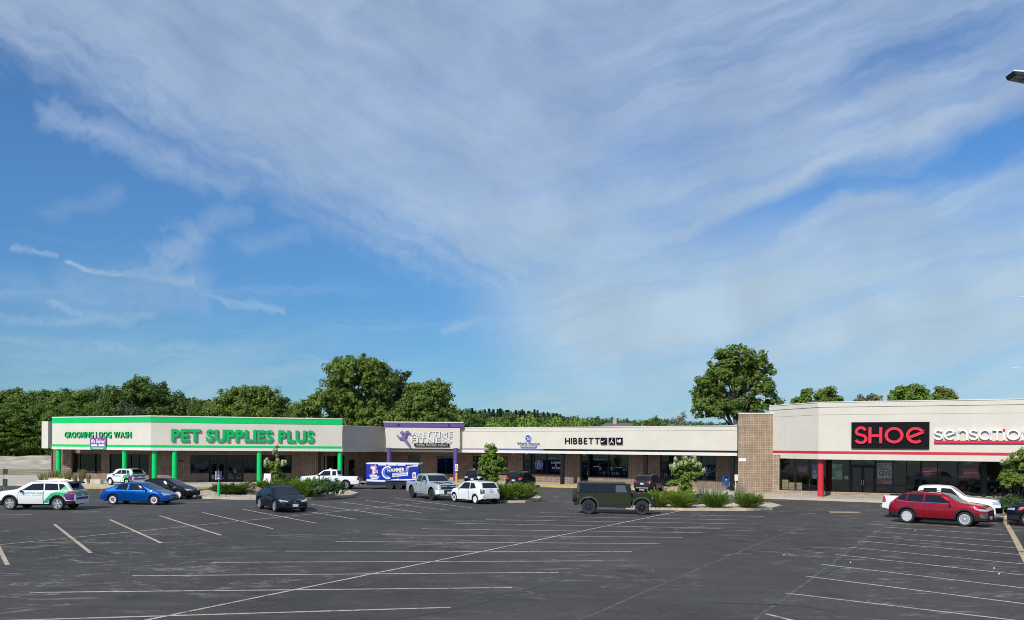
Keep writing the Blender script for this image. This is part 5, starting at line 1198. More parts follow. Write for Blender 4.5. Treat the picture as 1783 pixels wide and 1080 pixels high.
# pickups
def pickup(name, L, W, Hh, wb, ro, r, loc, yaw, label, p, cab0, style, rim, windows, cowl, tumble=.17, lift=0.0, tw=.26):
    rail = .66*Hh; bed = cab0
    sp = dict(L=L, W=W, xr=ro, xf=ro+wb, r=r, clad=.40, tumble=tumble, round_front=.22, round_rear=.05, style=style, rim_m=rim, tw=tw, arch_gap=.09+lift*.5, arch_up=.05,
        top=[(0, .50), (.02, rail), (bed-.05, rail), (bed, rail+.02), (bed+.04, Hh*.93), (bed+.2, Hh*.985), (bed+.9, Hh), (cowl-.85, Hh*.985), (cowl-.62, Hh*.94), (cowl, .695*Hh), (cowl+.15, .685*Hh), (L-.35, .64*Hh), (L-.08, .60*Hh), (L, .46*Hh)],
        belt=[(0, .48), (.03, rail-.015), (bed, rail-.015), (bed+.3, .645*Hh), (cowl, .63*Hh), (L-.3, .575*Hh), (L-.06, .53*Hh), (L, .42*Hh)], bot=[(0, .52), (.5, .42), (L-.5, .38), (L, .40)],
        cutters=[('box', -L/2+.07, -L/2+bed-.12, -W/2+.12, W/2-.12, rail-.5, rail+.3)])
    c = Car(name, sp, loc, yaw, label, 'pickup truck', paint_=p)
    for (lo, hi) in windows: c.window(lo, hi)
    c.windshield(0, .715*Hh, 0, Hh*.945, W*.40, W*.345)
    # back of the cab: rear window as its own pane standing on the cab's rear wall
    xq = c.X(bed+.005); MB().hexa([(xq-.03, -.55, rail+.12), (xq-.03, .55, rail+.12), (xq+.01, .55, rail+.12), (xq+.01, -.55, rail+.12), (xq+.02, -.5, Hh*.90), (xq+.02, .5, Hh*.90), (xq+.05, .5, Hh*.90), (xq+.05, -.5, Hh*.90)]).build('rear_window', car_glass, c.root, local=True)
    hb = .30*Hh; MB().box(c.X(-.10), c.X(.03), -W/2+.06, W/2-.06, hb, hb+.17).build('rear_bumper', chrome if p is white_p else blackpl, c.root, local=True)
    c.pair('tail_light', [(W/2-.16, .46*Hh), (W/2-.02, .46*Hh)], [(W/2-.16, .63*Hh), (W/2-.03, .63*Hh)], tail_red, -1, off=.014)
    for s_ in (1, -1): c.patch('tail_light', [(c.X(.02), .46*Hh), (c.X(.16), .46*Hh)], [(c.X(.03), .63*Hh), (c.X(.16), .63*Hh)], 'side', s_, tail_red, n=3, m=4, off=.014)
    c.seam([(c.X(bed-.01), .45), (c.X(bed-.01), rail-.03)], [(c.X(bed+.01), .45), (c.X(bed+.01), rail-.03)], 'side', 1); c.seam([(c.X(bed-.01), .45), (c.X(bed-.01), rail-.03)], [(c.X(bed+.01), .45), (c.X(bed+.01), rail-.03)], 'side', -1)
    c.plate(.36*Hh, -1); MB().box(c.X(.02), c.X(.05), -.5, .5, .62*Hh-.07, .62*Hh).build('tailgate_trim', blackpl, c.root, local=True)
    return c
def pickup_front(c, Hh, bumper, grille_m=None):
    W = c.W
    c.patch('grille', [(-.62, .44*Hh), (.62, .44*Hh)], [(-.66, .59*Hh), (.66, .59*Hh)], 'end', 1, blackpl, n=10, m=5, off=.012)
    c.patch('grille_bar', [(-.64, .525*Hh), (.64, .525*Hh)], [(-.64, .555*Hh), (.64, .555*Hh)], 'end', 1, grille_m or chrome, n=10, m=2, off=.028)
    c.patch('badge', [(-.13, .53*Hh), (.13, .53*Hh)], [(-.13, .55*Hh), (.13, .55*Hh)], 'end', 1, blackpl, n=4, m=2, off=.04)
    c.pair('headlight', [(.64, .50*Hh), (W/2-.07, .50*Hh)], [(.66, .58*Hh), (W/2-.09, .575*Hh)], lamp_clear, 1, off=.012)
    for s_ in (1, -1): c.patch('headlight', [(c.X(c.L-.09), .50*Hh), (c.X(c.L-.36), .51*Hh)], [(c.X(c.L-.10), .575*Hh), (c.X(c.L-.32), .58*Hh)], 'side', s_, lamp_clear, n=5, m=3, off=.012)
    h = c.L/2; y = W/2-.04
    for s_ in (1, -1):
        mb = MB().hexa([(h-.20, s_*(y), .27*Hh), (h+.06, s_*(y-.16), .27*Hh), (h+.09, s_*.42, .27*Hh), (h-.1, s_*.42, .27*Hh), (h-.24, s_*(y), .42*Hh), (h+.04, s_*(y-.16), .42*Hh), (h+.07, s_*.42, .42*Hh), (h-.1, s_*.42, .42*Hh)])
        o = mb.build('front_bumper', bumper, c.root, local=True); bm = bmesh.new(); bm.from_mesh(o.data); bmesh.ops.recalc_face_normals(bm, faces=bm.faces); bm.to_mesh(o.data); bm.free()
    MB().box(h-.1, h+.06, -.42, .42, .27*Hh, .41*Hh).build('bumper_centre', blackpl, c.root, local=True)
    MB().box(h+.061, h+.075, -.15, .15, .28*Hh, .35*Hh).build('licence_plate', plate_m, c.root, local=True)
# white extended cab facing left
L = 5.85
c = pickup('white_pickup', L, 2.0, 1.90, 3.65, 1.28, .40, (-15.9, 73.4), 178, 'white extended cab pickup towing the blue trailer in front of the brick wall', white_p, 2.10, 'steel', silver,
    [([(2.78, 1.29), (3.02+.95, 1.27)], [(2.82, 1.74), (3.02+.42, 1.73)]), ([(2.25, 1.31), (2.62, 1.30)], [(2.28, 1.72), (2.62, 1.73)])], 4.18)
c.root.scale = (.9,)*3; pickup_front(c, 1.90, chrome); c.doors([(2.68, 4.0)], .52, 1.22, blackpl); c.mirror(3.95, 1.25, blackpl, .22)
MB().box(c.X(2.9), c.X(3.1), -.12, .12, 1.90, 1.96).build('roof_beacon', whitepl, c.root, local=True); MB().tube([(c.X(-.08), 0, .42), (c.X(-.35), 0, .42)], .04, 6).build('tow_hitch', blackpl, c.root, local=True)
# silver crew cab
c = pickup('silver_pickup', 5.89, 2.06, 1.98, 3.75, 1.18, .43, (-5.75, 60.4), -60, 'ice silver crew cab pickup with black wheels, nose toward the camera', silver_p, 1.78, 'ten', darkalloy,
    [([(2.98, 1.34), (3.98, 1.32)], [(3.02, 1.82), (3.48, 1.80)]), ([(2.06, 1.36), (2.90, 1.34)], [(2.20, 1.80), (2.92, 1.82)])], 4.22, lift=.1, tw=.30)
c.root.scale = (.93,)*3; pickup_front(c, 1.98, white_p); c.doors([(1.98, 2.92), (2.96, 4.0)], .56, 1.28, blackpl); c.mirror(3.92, 1.30, silver_p, .24)
for s_ in (1, -1): c.patch('hood_stripe', [(c.X(4.5), s_*.30), (c.X(5.5), s_*.30)], [(c.X(4.5), s_*.62), (c.X(5.5), s_*.55)], 'top', 1, blackpl, n=8, m=3, off=.006)
# white crew cab behind the red one
c = pickup('white_pickup', 5.75, 2.03, 1.90, 3.7, 1.18, .42, (23.75, 46.0), -34, 'white crew cab pickup half hidden behind the red crossover', white_p, 1.75, 'five', silver,
    [([(2.92, 1.29), (3.9, 1.27)], [(2.96, 1.75), (3.42, 1.73)]), ([(2.0, 1.31), (2.74, 1.29)], [(2.1, 1.73), (2.74, 1.75)])], 4.12)
pickup_front(c, 1.90, chrome, chrome); c.doors([(1.92, 2.86), (2.90, 3.95)], .52, 1.22); c.mirror(3.82, 1.25, chrome, .2)

# olive off-roader: tub, bonnet, flares and hard top built as separate shapes
def offroader(loc, yaw, label):
    root = empty('olive_off_roader', (loc[0], loc[1], 0), R(yaw), label, 'car'); L, W = 4.50, 1.62; hw = W/2; P = lambda x: x-L/2-.03
    def hx(name, m_, x0, x1, w0, w1, z0, z1, dz0=0, dz1=0, parent=root, wt0=None, wt1=None, bev=.03):
        wt0, wt1 = wt0 or w0, wt1 or w1
        bm = bmesh.new(); vs = [bm.verts.new(p) for p in [(P(x0), -w0, z0), (P(x1), -w1, z0+dz0*0), (P(x1), w1, z0), (P(x0), w0, z0), (P(x0), -wt0, z1), (P(x1), -wt1, z1+dz1), (P(x1), wt1, z1+dz1), (P(x0), wt0, z1)]]
        for f in ((0, 3, 2, 1), (4, 5, 6, 7), (0, 1, 5, 4), (1, 2, 6, 5), (2, 3, 7, 6), (3, 0, 4, 7)): bm.faces.new([vs[i] for i in f])
        if bev: bmesh.ops.bevel(bm, geom=list(bm.edges), offset=bev, segments=2, affect='EDGES')
        me = bpy.data.meshes.new(name); bm.to_mesh(me); bm.free(); me.materials.append(m_); me.polygons.foreach_set('use_smooth', [True]*len(me.polygons)); me.set_sharp_from_angle(angle=R(30))
        o = bpy.data.objects.new(name, me); COL.objects.link(o); o.parent = parent; return o
    # body tub as a side silhouette with the wheel openings, extruded
    def sil(z_top_f, pts, w, name, m_):
        bm = bmesh.new(); vl = [bm.verts.new((P(a), -w, b)) for a, b in pts]; f = bm.faces.new(vl); r_ = bmesh.ops.extrude_face_region(bm, geom=[f]); vv = [g_ for g_ in r_['geom'] if isinstance(g_, bmesh.types.BMVert)]
        bmesh.ops.translate(bm, verts=vv, vec=(0, 2*w, 0)); bmesh.ops.recalc_face_normals(bm, faces=bm.faces)
        me = bpy.data.meshes.new(name); bm.to_mesh(me); bm.free(); me.materials.append(m_); o = bpy.data.objects.new(name, me); COL.objects.link(o); o.parent = root; return o
    xr, xf, r = .92, .92+3.008, .41
    arcp = lambda cx, rr, t0, t1: [(cx+rr*math.cos(R(t)), r+.06+rr*math.sin(R(t))) for t in range(t0, t1+(1 if t1 > t0 else -1), 12 if t1 > t0 else -12)]
    sil(0, [(.22, .62), (.22, 1.22), (3.30, 1.22), (3.30, .50)]+[(1.47, .50)]+arcp(xr, .50, 0, 168)[:]+[(.40, .62)], hw, 'body', olive_p)
    hx('bonnet', olive_p, 3.28, 4.42, hw-.03, .56, .72, 1.21, 0, -.06); hx('grille', olive_p, 4.42, 4.48, .57, .55, .66, 1.12)
    for k in range(7): hx('grille_slot', blackpl, 4.475, 4.492, .022, .022, .76, 1.05, bev=0).location = (0, (k-3)*.115, 0)
    for s_ in (1, -1): MB().lathe([(0, 0), (.095, 0), (.095, .03), (0, .04)], 16, axis='y').build('headlight', lamp_clear, root, local=True)
    for o_, s_ in zip([x for x in root.children if x.name.startswith('headlight')], (1, -1)): o_.rotation_euler = (0, 0, R(-90)); o_.location = (P(4.47), s_*.45, .93)
    hx('inner_bay', blackpl, .4, 4.3, .55, .5, .50, .80)
    for s_ in (1, -1):                            # flares
        for cx in (xr, xf):
            mb = MB(); pr = [(t, .50) for t in range(-8, 189, 14)]; R0, R1 = .485, .56
            for t0, t1 in zip(range(-6, 186, 16), range(10, 202, 16)):
                q = []
                for (rr, t) in ((R0, t0), (R0, t1), (R1, t1), (R1, t0)): q.append((P(cx)+rr*1.02*math.cos(R(t)), r+.06+rr*math.sin(R(t))))
                y0_, y1_ = (hw-.02, hw+.13) if s_ > 0 else (-hw-.13, -hw+.02); mb.hexa([(a, y0_, b) for a, b in q]+[(a, y1_, b) for a, b in q])
            o_ = mb.build('wheel_flare', mat('dark grey plastic', (.05, .052, .054), .6), root, local=True); bm = bmesh.new(); bm.from_mesh(o_.data); bmesh.ops.remove_doubles(bm, verts=bm.verts, dist=.001); bmesh.ops.recalc_face_normals(bm, faces=bm.faces); bm.to_mesh(o_.data); bm.free()
            wheel(root, P(cx), s_*(hw+.02), r, s_, 'multi', darkalloy, .26)
        hx('running_board', blackpl, 1.45, 3.35, .07, .07, .40, .48).location = (0, s_*(hw+.03), 0)
        hx('sill', blackpl, 1.42, 3.38, .01, .01, .48, .56, bev=0).location = (0, s_*(hw+.005), 0)
        gk = lambda x0, x1, z0, z1, nm, m_, y=.012, pr=root, bev=.0: hx(nm, m_, x0, x1, .012, .012, z0, z1, parent=pr, bev=bev)
        for (a, b) in ((1.52, 2.32), (2.36, 3.18)):
            g1 = gk(a-.015, b+.015, .58, 1.235, 'door_gap', blackpl); g1.location = (0, s_*(hw-.004), 0)
            d_ = gk(a, b, .595, 1.22, 'door', olive_p); d_.location = (0, s_*(hw+.004), 0)
            h_ = gk(a+.08, a+.22, 1.08, 1.11, 'handle', blackpl, pr=d_); h_.location = (0, s_*.03, 0)
        hx('side_step_lamp', tail_red, .24, .30, .05, .05, .92, 1.12, bev=0).location = (0, s_*(hw-.02), 0)
        # glass on the upper sides (leaning slightly inward)
        for (a, b, m_) in ((.42, 1.42, car_glass), (1.56, 2.26, car_glass), (2.44, 3.08, car_glass_clear)):
            y0_, y1_ = s_*(hw-.015), s_*(hw-.085); rk = .12 if a > 2 else 0
            MB().face([(P(a), y0_, 1.26), (P(b), y0_, 1.26), (P(b-rk), y1_, 1.66), (P(a), y1_, 1.66)][::s_]).build('side_window', m_, root, local=True)
        mb = MB()
        mb.hexa([(P(3.20), s_*(hw+.10), 1.24), (P(3.30), s_*(hw+.10), 1.24), (P(3.30), s_*(hw+.28), 1.26), (P(3.20), s_*(hw+.28), 1.26), (P(3.20), s_*(hw+.10), 1.42), (P(3.28), s_*(hw+.10), 1.42), (P(3.28), s_*(hw+.28), 1.40), (P(3.20), s_*(hw+.28), 1.40)])
        mb.tube([(P(3.24), s_*(hw-.05), 1.27), (P(3.24), s_*(hw+.12), 1.28)], .025, 6); o_ = mb.build('mirror', blackpl, root, local=True); bm = bmesh.new(); bm.from_mesh(o_.data); bmesh.ops.recalc_face_normals(bm, faces=bm.faces); bm.to_mesh(o_.data); bm.free()
    hx('cabin', mat('black pillars', (.02, .022, .02), .5), .26, 3.26, hw-.03, hw-.03, 1.21, 1.70, wt0=hw-.10, wt1=hw-.10, bev=.02).data.materials[0] = black_paint
    cb = [x for x in root.children if x.name.startswith('cabin')][0]
    for v in cb.data.vertices:
        if v.co.x > 1.0 and v.co.z > 1.5: v.co.x -= .30
    hx('roof', mat('satin black hardtop', (.028, .030, .032), .5, bump=.1, bscale=80), .24, 2.98, hw-.07, hw-.09, 1.68, 1.80, bev=.05)
    hx('hardtop_rear', MATS['satin black hardtop'], .23, .40, hw-.02, hw-.02, 1.22, 1.72, wt0=hw-.08, wt1=hw-.08)
    MB().face([(P(3.275), -hw+.08, 1.25), (P(3.275), hw-.08, 1.25), (P(2.985), hw-.14, 1.66), (P(2.985), -hw+.14, 1.66)]).build('windshield', car_glass_clear, root, local=True)
    MB().face([(P(.225), hw-.12, 1.26), (P(.225), -hw+.12, 1.26), (P(.235), -hw+.16, 1.62), (P(.235), hw-.16, 1.62)]).build('rear_window', car_glass, root, local=True)
    hx('rear_bumper', blackpl, .05, .30, hw, hw, .50, .68); hx('front_bumper', blackpl, 4.46, 4.66, .80, .72, .48, .66)
    w_ = wheel(root, 0, 0, .40, 1, 'multi', darkalloy, .26); w_.name = 'spare_wheel'; w_.rotation_euler = (0, 0, R(90)); w_.location = (P(.06), 0, 1.02)
    MB().tube([(P(3.1), -hw-.0, 1.21), (P(3.1), -hw, 1.9)], .004, 4).build('antenna', blackpl, root, local=True)
    return root
offroader((5.9, 48.3), -9, 'olive green boxy off-roader with black hard top and spare wheel')

# enclosed trailer behind the white pickup
def trailer(loc, yaw):
    root = empty('cargo_trailer', (loc[0], loc[1], 0), R(yaw), 'royal blue enclosed cargo trailer with HAMMER IT lettering hitched to a white pickup', 'trailer')
    L, W, H0, H1 = 4.6, 2.1, .34, 2.30; hL, hW = L/2, W/2; tb = mat('trailer blue', (.006, .022, .36), .35, coat=.5); tn = mat('trailer navy', (.015, .015, .05), .4)
    MB().box(-hL, hL, -hW, hW, H0+.25, H1-.12).build('body', tb, root, local=True)
    MB().box(-hL-.003, hL+.003, -hW-.003, hW+.003, H0, H0+.249).build('skirt', blackpl, root, local=True)
    MB().box(-hL-.012, hL+.012, -hW-.012, hW+.012, H1-.119, H1).build('roof', white_sign, root, local=True)
    MB().box(-hL-.008, -hL-.001, -hW+.01, hW-.01, H0+.26, H1-.13).build('rear_door', tn, root, local=True)
    for s_ in (1, -1):
        for x in (-.62, .16): wheel(root, -x-.42, s_*(hW-.02), .33, s_, 'five', darkalloy, .2)
        mb = MB(); mb.box(-1.3, .62, s_*hW-.02 if s_ > 0 else -hW-.14, hW+.14 if s_ > 0 else -hW+.02, .74, .79) ; mb.build('fender', blackpl, root, local=True)
    mb = MB()
    for s_ in (1, -1): mb.tube([(hL-.1, s_*.7, .45), (hL+1.1, 0, .45)], .05, 6)
    mb.tube([(hL+.9, 0, .2), (hL+.9, 0, .8)], .035, 6); mb.build('tongue', blackpl, root, local=True)
    # near side is the trailer's left when it faces left: graphics on both sides
    frs = Frame((hL, hW), (-hL, hW)) if False else None
    for s_ in (1,):
        fr = Frame((hL, hW+.002), (-hL, hW+.002)); fr.n = Vector((0, 1))
        root_l = root.location.copy(); root.location = (0, 0, 0)
        Wd = lambda u: u*L
        for (u0, u1) in ((.23, .385), (.41, .58), (.60, .75)): MB().fbox(fr, Wd(u0), Wd(u1), .001, .006, 2.08, 2.19).build('print_block', white_sign, root)
        poly(root, fr, [(0, 0), (1, .12), (1, .42), (.35, .22), (0, .12)], Wd(.78), 1.98, .95, white_sign, 'stripe_graphic', d=.001, depth=.005, sz=.4)
        poly(root, fr, [(0, 0), (.30, -.02), (.65, .10), (.62, .22), (.45, .12), (.3, .10), (0, .16)], .02, .68, L, white_sign, 'stripe_graphic', d=.001, depth=.005, sz=1.2)
        poly(root, fr, [(.0, .0), (.35, .12), (.35, .22), (.0, .14)], Wd(.65), .74, L, white_sign, 'stripe_graphic', d=.001, depth=.005, sz=1.0)
        stroke(root, fr, [arc(0, 0, .47, .50, 55, 300, 22)], Wd(.41), 1.47, 1, .12, white_sign, 'ring_logo', d=.001, depth=.006)
        stroke(root, fr, [arc(0, 0, .32, .34, 70, 290, 16)], Wd(.41), 1.47, 1, .10, mat('light blue print', (.12, .3, .6), .5), 'ring_logo', d=.001, depth=.006)
        poly(root, fr, [(0, 0), (1.38, .16), (1.40, .50), (.02, .34)], Wd(.50), 1.06, 1, white_sign, 'lettering_board', d=.001, depth=.006)
        text(root, fr, 'HAMMER IT', Wd(.415), Wd(.832), 1.455, 1.83, tn, off=.09, gap=.02, space=.22, d=.008, depth=.004, part='lettering_shadow', joined=True, tilt=.06)
        text(root, fr, 'HAMMER IT', Wd(.41), Wd(.825), 1.48, 1.82, white_sign, off=.03, gap=.05, space=.25, d=.02, depth=.01, part='lettering', joined=True, tilt=.06)
        for (v, nm) in ((1.27, 'CONSTRUCTION'), (1.12, 'SERVICES')): text(root, fr, nm, Wd(.52), Wd(.78), v, v+.09, tb, off=.03, d=.010, depth=.004, part='lettering', joined=True, tilt=.15)
        pk = mat('pink print', (.8, .08, .25), .5)
        poly(root, fr, [(0, .5), (.1, .75), (.3, .7), (.5, .85), (.6, .6), (.52, .4), (.7, .35), (.72, .05), (.5, .1), (.35, -.1), (.15, .0), (.2, .35)], Wd(.07), 1.32, 1, pk, 'ribbon_graphic', d=.001, depth=.005)
        poly(root, fr, [(.1, .5), (.2, .66), (.4, .6), (.42, .4), (.3, .2), (.46, .1), (.36, .0), (.22, .06), (.26, .34)], Wd(.075), 1.34, 1, white_sign, 'ribbon_graphic', d=.006, depth=.004)
        for (u0, u1, z0_) in ((.06, .21, 1.16), (.07, .25, 1.02), (.09, .22, .88)): MB().fbox(fr, Wd(u0), Wd(u1), .001, .006, z0_, z0_+.10).build('print_block', white_sign, root)
        poly(root, fr, [(.04, 0), (.28, 0), (.32, .06), (.32, .46), (.28, .52), (.04, .52), (0, .46), (0, .06)], Wd(.885), .98, 1, white_sign, 'badge_graphic', d=.001, depth=.005)
        MB().fbox(fr, Wd(.885)+.06, Wd(.885)+.26, .006, .009, 1.10, 1.36).build('badge_graphic', mat('brown print', (.3, .2, .15), .5), root)
        root.location = root_l
    MB().box(-hL-.02, -hL-.009, -.75, -.35, 1.2, 1.9).build('print_block', mat('lilac print', (.4, .38, .55), .5), root, local=True)
    MB().box(-hL-.02, -hL-.009, .2, .5, 2.0, 2.15).build('print_block', white_sign, root, local=True)
trailer((-10.35, 73.7), 176)

# two dark cars cropped by the right edge
c = sedan('black_sedan', 4.7, 1.83, 1.45, 2.75, .95, .33, (30.6, 48.3), 150, 'black car nosing in from the right edge below the blossom tree', black_p, 'ten', silver)
c = Car('navy_crossover', suv_spec(4.6, 1.85, 1.62, 2.7, .95, .36, style='ten'), (27.6, 41.9), 150, 'dark navy car with red mark, cropped by the right edge', 'car', paint_=navy_p)
dress_suv(c, 1.62); c.pair('headlight', [(.5, .80), (.84, .80)], [(.46, .86), (.82, .92)], lamp_clear, 1); c.mirror(2.9, 1.0)
for s_ in (1, -1): c.patch('red_mark', [(c.X(3.95), .82), (c.X(4.15), .80)], [(c.X(3.85), .98), (c.X(4.05), .96)], 'side', s_, red_sign, n=4, m=3, off=.008)
# ------------------------------------------------------------------ vegetation
def np_mesh(name, V, nf, m_, quads=True):
    k = 4 if quads else 3; me = bpy.data.meshes.new(name); V = V.reshape(-1, 3).astype(np.float32); n = len(V)
    me.vertices.add(n); me.vertices.foreach_set('co', V.ravel()); me.loops.add(n); me.loops.foreach_set('vertex_index', np.arange(n, dtype=np.int32))
    me.polygons.add(n//k); me.polygons.foreach_set('loop_start', np.arange(0, n, k, dtype=np.int32)); me.polygons.foreach_set('loop_total', np.full(n//k, k, dtype=np.int32))
    me.materials.append(m_); me.update(calc_edges=True); me.validate(); return me
def unit(v): return v/np.maximum(1e-9, np.linalg.norm(v, axis=-1, keepdims=True))
def leaf_quads(P, N, size, rs, aspect=.62):
    """one rhombic leaf card per point, normal N, edge about size"""
    n = len(P); a = unit(np.cross(N, unit(rs.normal(size=(n, 3))))); b = np.cross(N, a); s = (size*rs.uniform(.6, 1.35, n))[:, None]
    return np.stack([P-a*s, P-b*s*aspect, P+a*s, P+b*s*aspect], 1)
def crown(name, seed, lobes, m_, nclump, nleaf, cr, ls, flat=.75, inner=.45, tuft=.28):
    rs = np.random.RandomState(seed); vol = np.array([l[3]*l[4]*l[5] for l in lobes])**.75; cnt = np.maximum(3, (nclump*vol/vol.sum()).astype(int)); PP, NN = [], []; cl = []
    for l, c in zip(lobes, cnt):
        d = unit(rs.normal(size=(c, 3))); d[:, 2] = np.where(d[:, 2] < -.55, -d[:, 2]*.3, d[:, 2]); u = (inner+(1-inner)*rs.uniform(size=(c, 1))**.45)*rs.uniform(.88, 1.10, (c, 1))
        ctr = np.array(l[:3])+d*u*np.array(l[3:6]); cl.append((ctr, d))
    if tuft:
        for l, c in zip(lobes, cnt):
            k = int(c*tuft); d = unit(rs.normal(size=(k, 3))); d[:, 2] = np.abs(d[:, 2])*np.where(rs.uniform(size=k) < .8, 1, -.4); cl.append((np.array(l[:3])+d*rs.uniform(1.0, 1.24, (k, 1))*np.array(l[3:6]), d))
    C_ = np.concatenate([a for a, b in cl]); Dn = np.concatenate([b for a, b in cl]); nC = len(C_)
    cr_ = cr*rs.uniform(.5, 1.3, nC); idx = np.repeat(np.arange(nC), nleaf); n = len(idx)
    d = unit(rs.normal(size=(n, 3))); rr = rs.uniform(size=(n, 1))**.5; off = d*rr*cr_[idx][:, None]*np.array([1, 1, flat])
    P = C_[idx]+off; N = unit(d*.7+Dn[idx]*.35+np.array([0, 0, .35])+rs.normal(size=(n, 3))*.45)
    me = np_mesh(name, leaf_quads(P, N, ls, rs), n, m_); return me, C_
def trunk_mesh(H, r, C_, seed, nl=9, zf=.28, lean=0):
    rg = random.Random(seed); mb = MB(); top = Vector((lean, 0, H*.72))
    mid = [Vector((0, 0, -.1)), Vector((rg.uniform(-.1, .1)*r*4, 0, H*.2)), Vector((lean*.5, rg.uniform(-.3, .3), H*.45)), top]
    mb.tube(mid, [r, r*.8, r*.55, r*.22], 8)
    for k in range(nl):
        c = Vector(C_[rg.randrange(len(C_))]); z = H*rg.uniform(zf, .6); t = z/(H*.72); s_ = Vector((lean*t, 0, z))
        m_ = s_.lerp(c, .5)+Vector((0, 0, H*.03)); mb.tube([s_, m_, s_.lerp(c, .95)], [r*.34, r*.2, r*.06], 5)
    me = bpy.data.meshes.new('trunk'); me.from_pydata(mb.v, [], mb.f); me.materials.append(bark); me.polygons.foreach_set('use_smooth', [True]*len(mb.f)); me.update(); return me
def rand_lobes(seed, H, Rr, z0, n):
    rg = random.Random(seed); out = [(0, 0, (z0+H)/2, Rr*.72, Rr*.72, (H-z0)*.44)]
    for i in range(n):
        a = 2*math.pi*i/n+rg.uniform(-.4, .4); z = rg.uniform(z0+.15*(H-z0), z0+.72*(H-z0)); q = rg.uniform(.42, .62)*Rr; s_ = rg.uniform(.34, .5)
        out.append((math.cos(a)*q, math.sin(a)*q, z, Rr*s_, Rr*s_, (H-z0)*rg.uniform(.18, .28)))
    out.append((rg.uniform(-.2, .2)*Rr, 0, H-(H-z0)*.18, Rr*.4, Rr*.4, (H-z0)*.18)); return out
KIND = {}
def kind(key, H, Rr, z0, m_, nclump, nleaf, cr, ls, seed, nl=6, lobes=None, flat=.75, tr=.3, inner=.45):
    lb = lobes or rand_lobes(seed, H, Rr, z0, nl); me, C_ = crown('crown', seed, lb, m_, nclump, nleaf, cr, ls, flat, inner); KIND[key] = (me, trunk_mesh(H, tr, C_, seed), H, Rr)
def plant_tree(key, name, x, y, H, Wd, label, group=None, rz=0.0, crown_name='crown', cat='tree'):
    me, tm, H0, R0 = KIND[key]; e = empty(name, (x, y, -.03), rz, label, cat, group); sx, sz = Wd/(2*R0), H/H0
    for nm, d in (('crown', me), ('trunk', tm)):
        o = bpy.data.objects.new(nm, d); COL.objects.link(o); o.parent = e; o.scale = (sx, sx, sz)
    return e
kind('round', 14, 5.5, 1.5, leaf_mid, 320, 44, 1.05, .24, 11)
kind('round2', 13, 5.5, 1.0, leaf_deep, 300, 44, 1.1, .25, 12, nl=7)
kind('layer', 13, 6, .8, leaf_mat('locust leaves', (.065, .13, .016), (.15, .24, .035)), 320, 46, 1.4, .21, 13, nl=8, flat=.32)
kind('lime', 8, 4, .5, leaf_lime, 150, 30, .9, .26, 15)
kind('bright', 9, 4, .6, leaf_bright, 150, 32, .95, .26, 16)
kind('grey', 11, 5, .5, leaf_grey, 200, 34, 1.1, .26, 17)
kind('far', 16, 7, 1.0, leaf_far, 190, 30, 1.7, .42, 18)
kind('pale', 8, 4, .5, leaf_pale, 110, 26, .7, .20, 19)
# conifer
def conifer_mesh(seed):
    rs = np.random.RandomState(seed); P, N = [], []
    for k in range(2600):
        t = rs.uniform()**.8; z = 1.2+t*12.8; r = (1-t)*2.3*(.75+.25*math.sin(z*4.2))*rs.uniform(.5, 1)**.4; a = rs.uniform(0, 6.283); P.append((math.cos(a)*r, math.sin(a)*r, z)); N.append((math.cos(a)*.5, math.sin(a)*.5, .7))
    P = np.array(P); N = unit(np.array(N)+rs.normal(size=P.shape)*.3); return np_mesh('crown', leaf_quads(P, N, .42, rs, .4), 0, needle)
KIND['pine'] = (conifer_mesh(5), trunk_mesh(14, .2, [(0, 0, 12)], 5, 1), 14, 2.3)
def T(px, ytop, Y, wpx, key, name, label, group=None, rz=0): H = zat(px, ytop, Y); p = at(px, Y); return plant_tree(key, name, p.x, p.y, H, wpx*Y/FPX, label, group, rz)
# special large crowns, shaped from their lobes (x across, z up, metres)
def big_tree(name, px, Y, ybase, lobes_px, label, m_, nclump, nleaf, cr, ls, seed, tr=.45, nl=14, depth=.8, inner=.35):
    """lobes given as (px, py, rx px, rz px) read off the photograph, turned into metres at distance Y"""
    k = Y/FPX; p = at(px, Y); rg = random.Random(seed); lb = []
    for (a, b, rx, rz) in lobes_px: lb.append(((a-px)*k, rg.uniform(-1, 1)*rx*k*.5, zat(a, b, Y), rx*k, rx*k*depth, rz*k))
    e = empty(name, (p.x, p.y, 0), label=label, cat='tree'); me, C_ = crown('crown', seed, lb, m_, nclump, nleaf, cr, ls, .8, inner)
    o = bpy.data.objects.new('crown', me); COL.objects.link(o); o.parent = e
    H = max(l[2]+l[5] for l in lb); t = bpy.data.objects.new('trunk', trunk_mesh(H, tr, C_, seed, nl, .2)); COL.objects.link(t); t.parent = e; return e
big_tree('broadleaf_tree', 624, 125, 0, [(622, 655, 44, 30), (655, 672, 32, 36), (592, 690, 34, 32), (625, 715, 52, 26), (560, 708, 28, 24), (600, 640, 22, 14), (645, 640, 22, 12), (668, 705, 22, 26), (535, 722, 24, 18), (585, 738, 40, 20), (640, 742, 50, 20), (655, 725, 30, 20)],
    'tallest broad tree rising behind the shaded wall section left of the fitness club', leaf_mid, 760, 62, .80, .19, 31)
big_tree('broadleaf_tree', 692, 130, 0, [(692, 668, 18, 16), (700, 690, 22, 20), (684, 712, 26, 22), (706, 655, 8, 7), (680, 660, 8, 8)], 'thin-crowned tree between the tallest tree and the round one above the fitness club', leaf_grey, 140, 46, .65, .19, 32, .3, 10)
big_tree('broadleaf_tree', 745, 120, 0, [(742, 690, 34, 24), (762, 682, 18, 17), (770, 712, 17, 24), (728, 712, 30, 24), (748, 730, 40, 22), (725, 680, 12, 10), (700, 732, 26, 20)], 'round tree directly above the purple band of the fitness club', leaf_mid, 380, 58, .75, .185, 33)
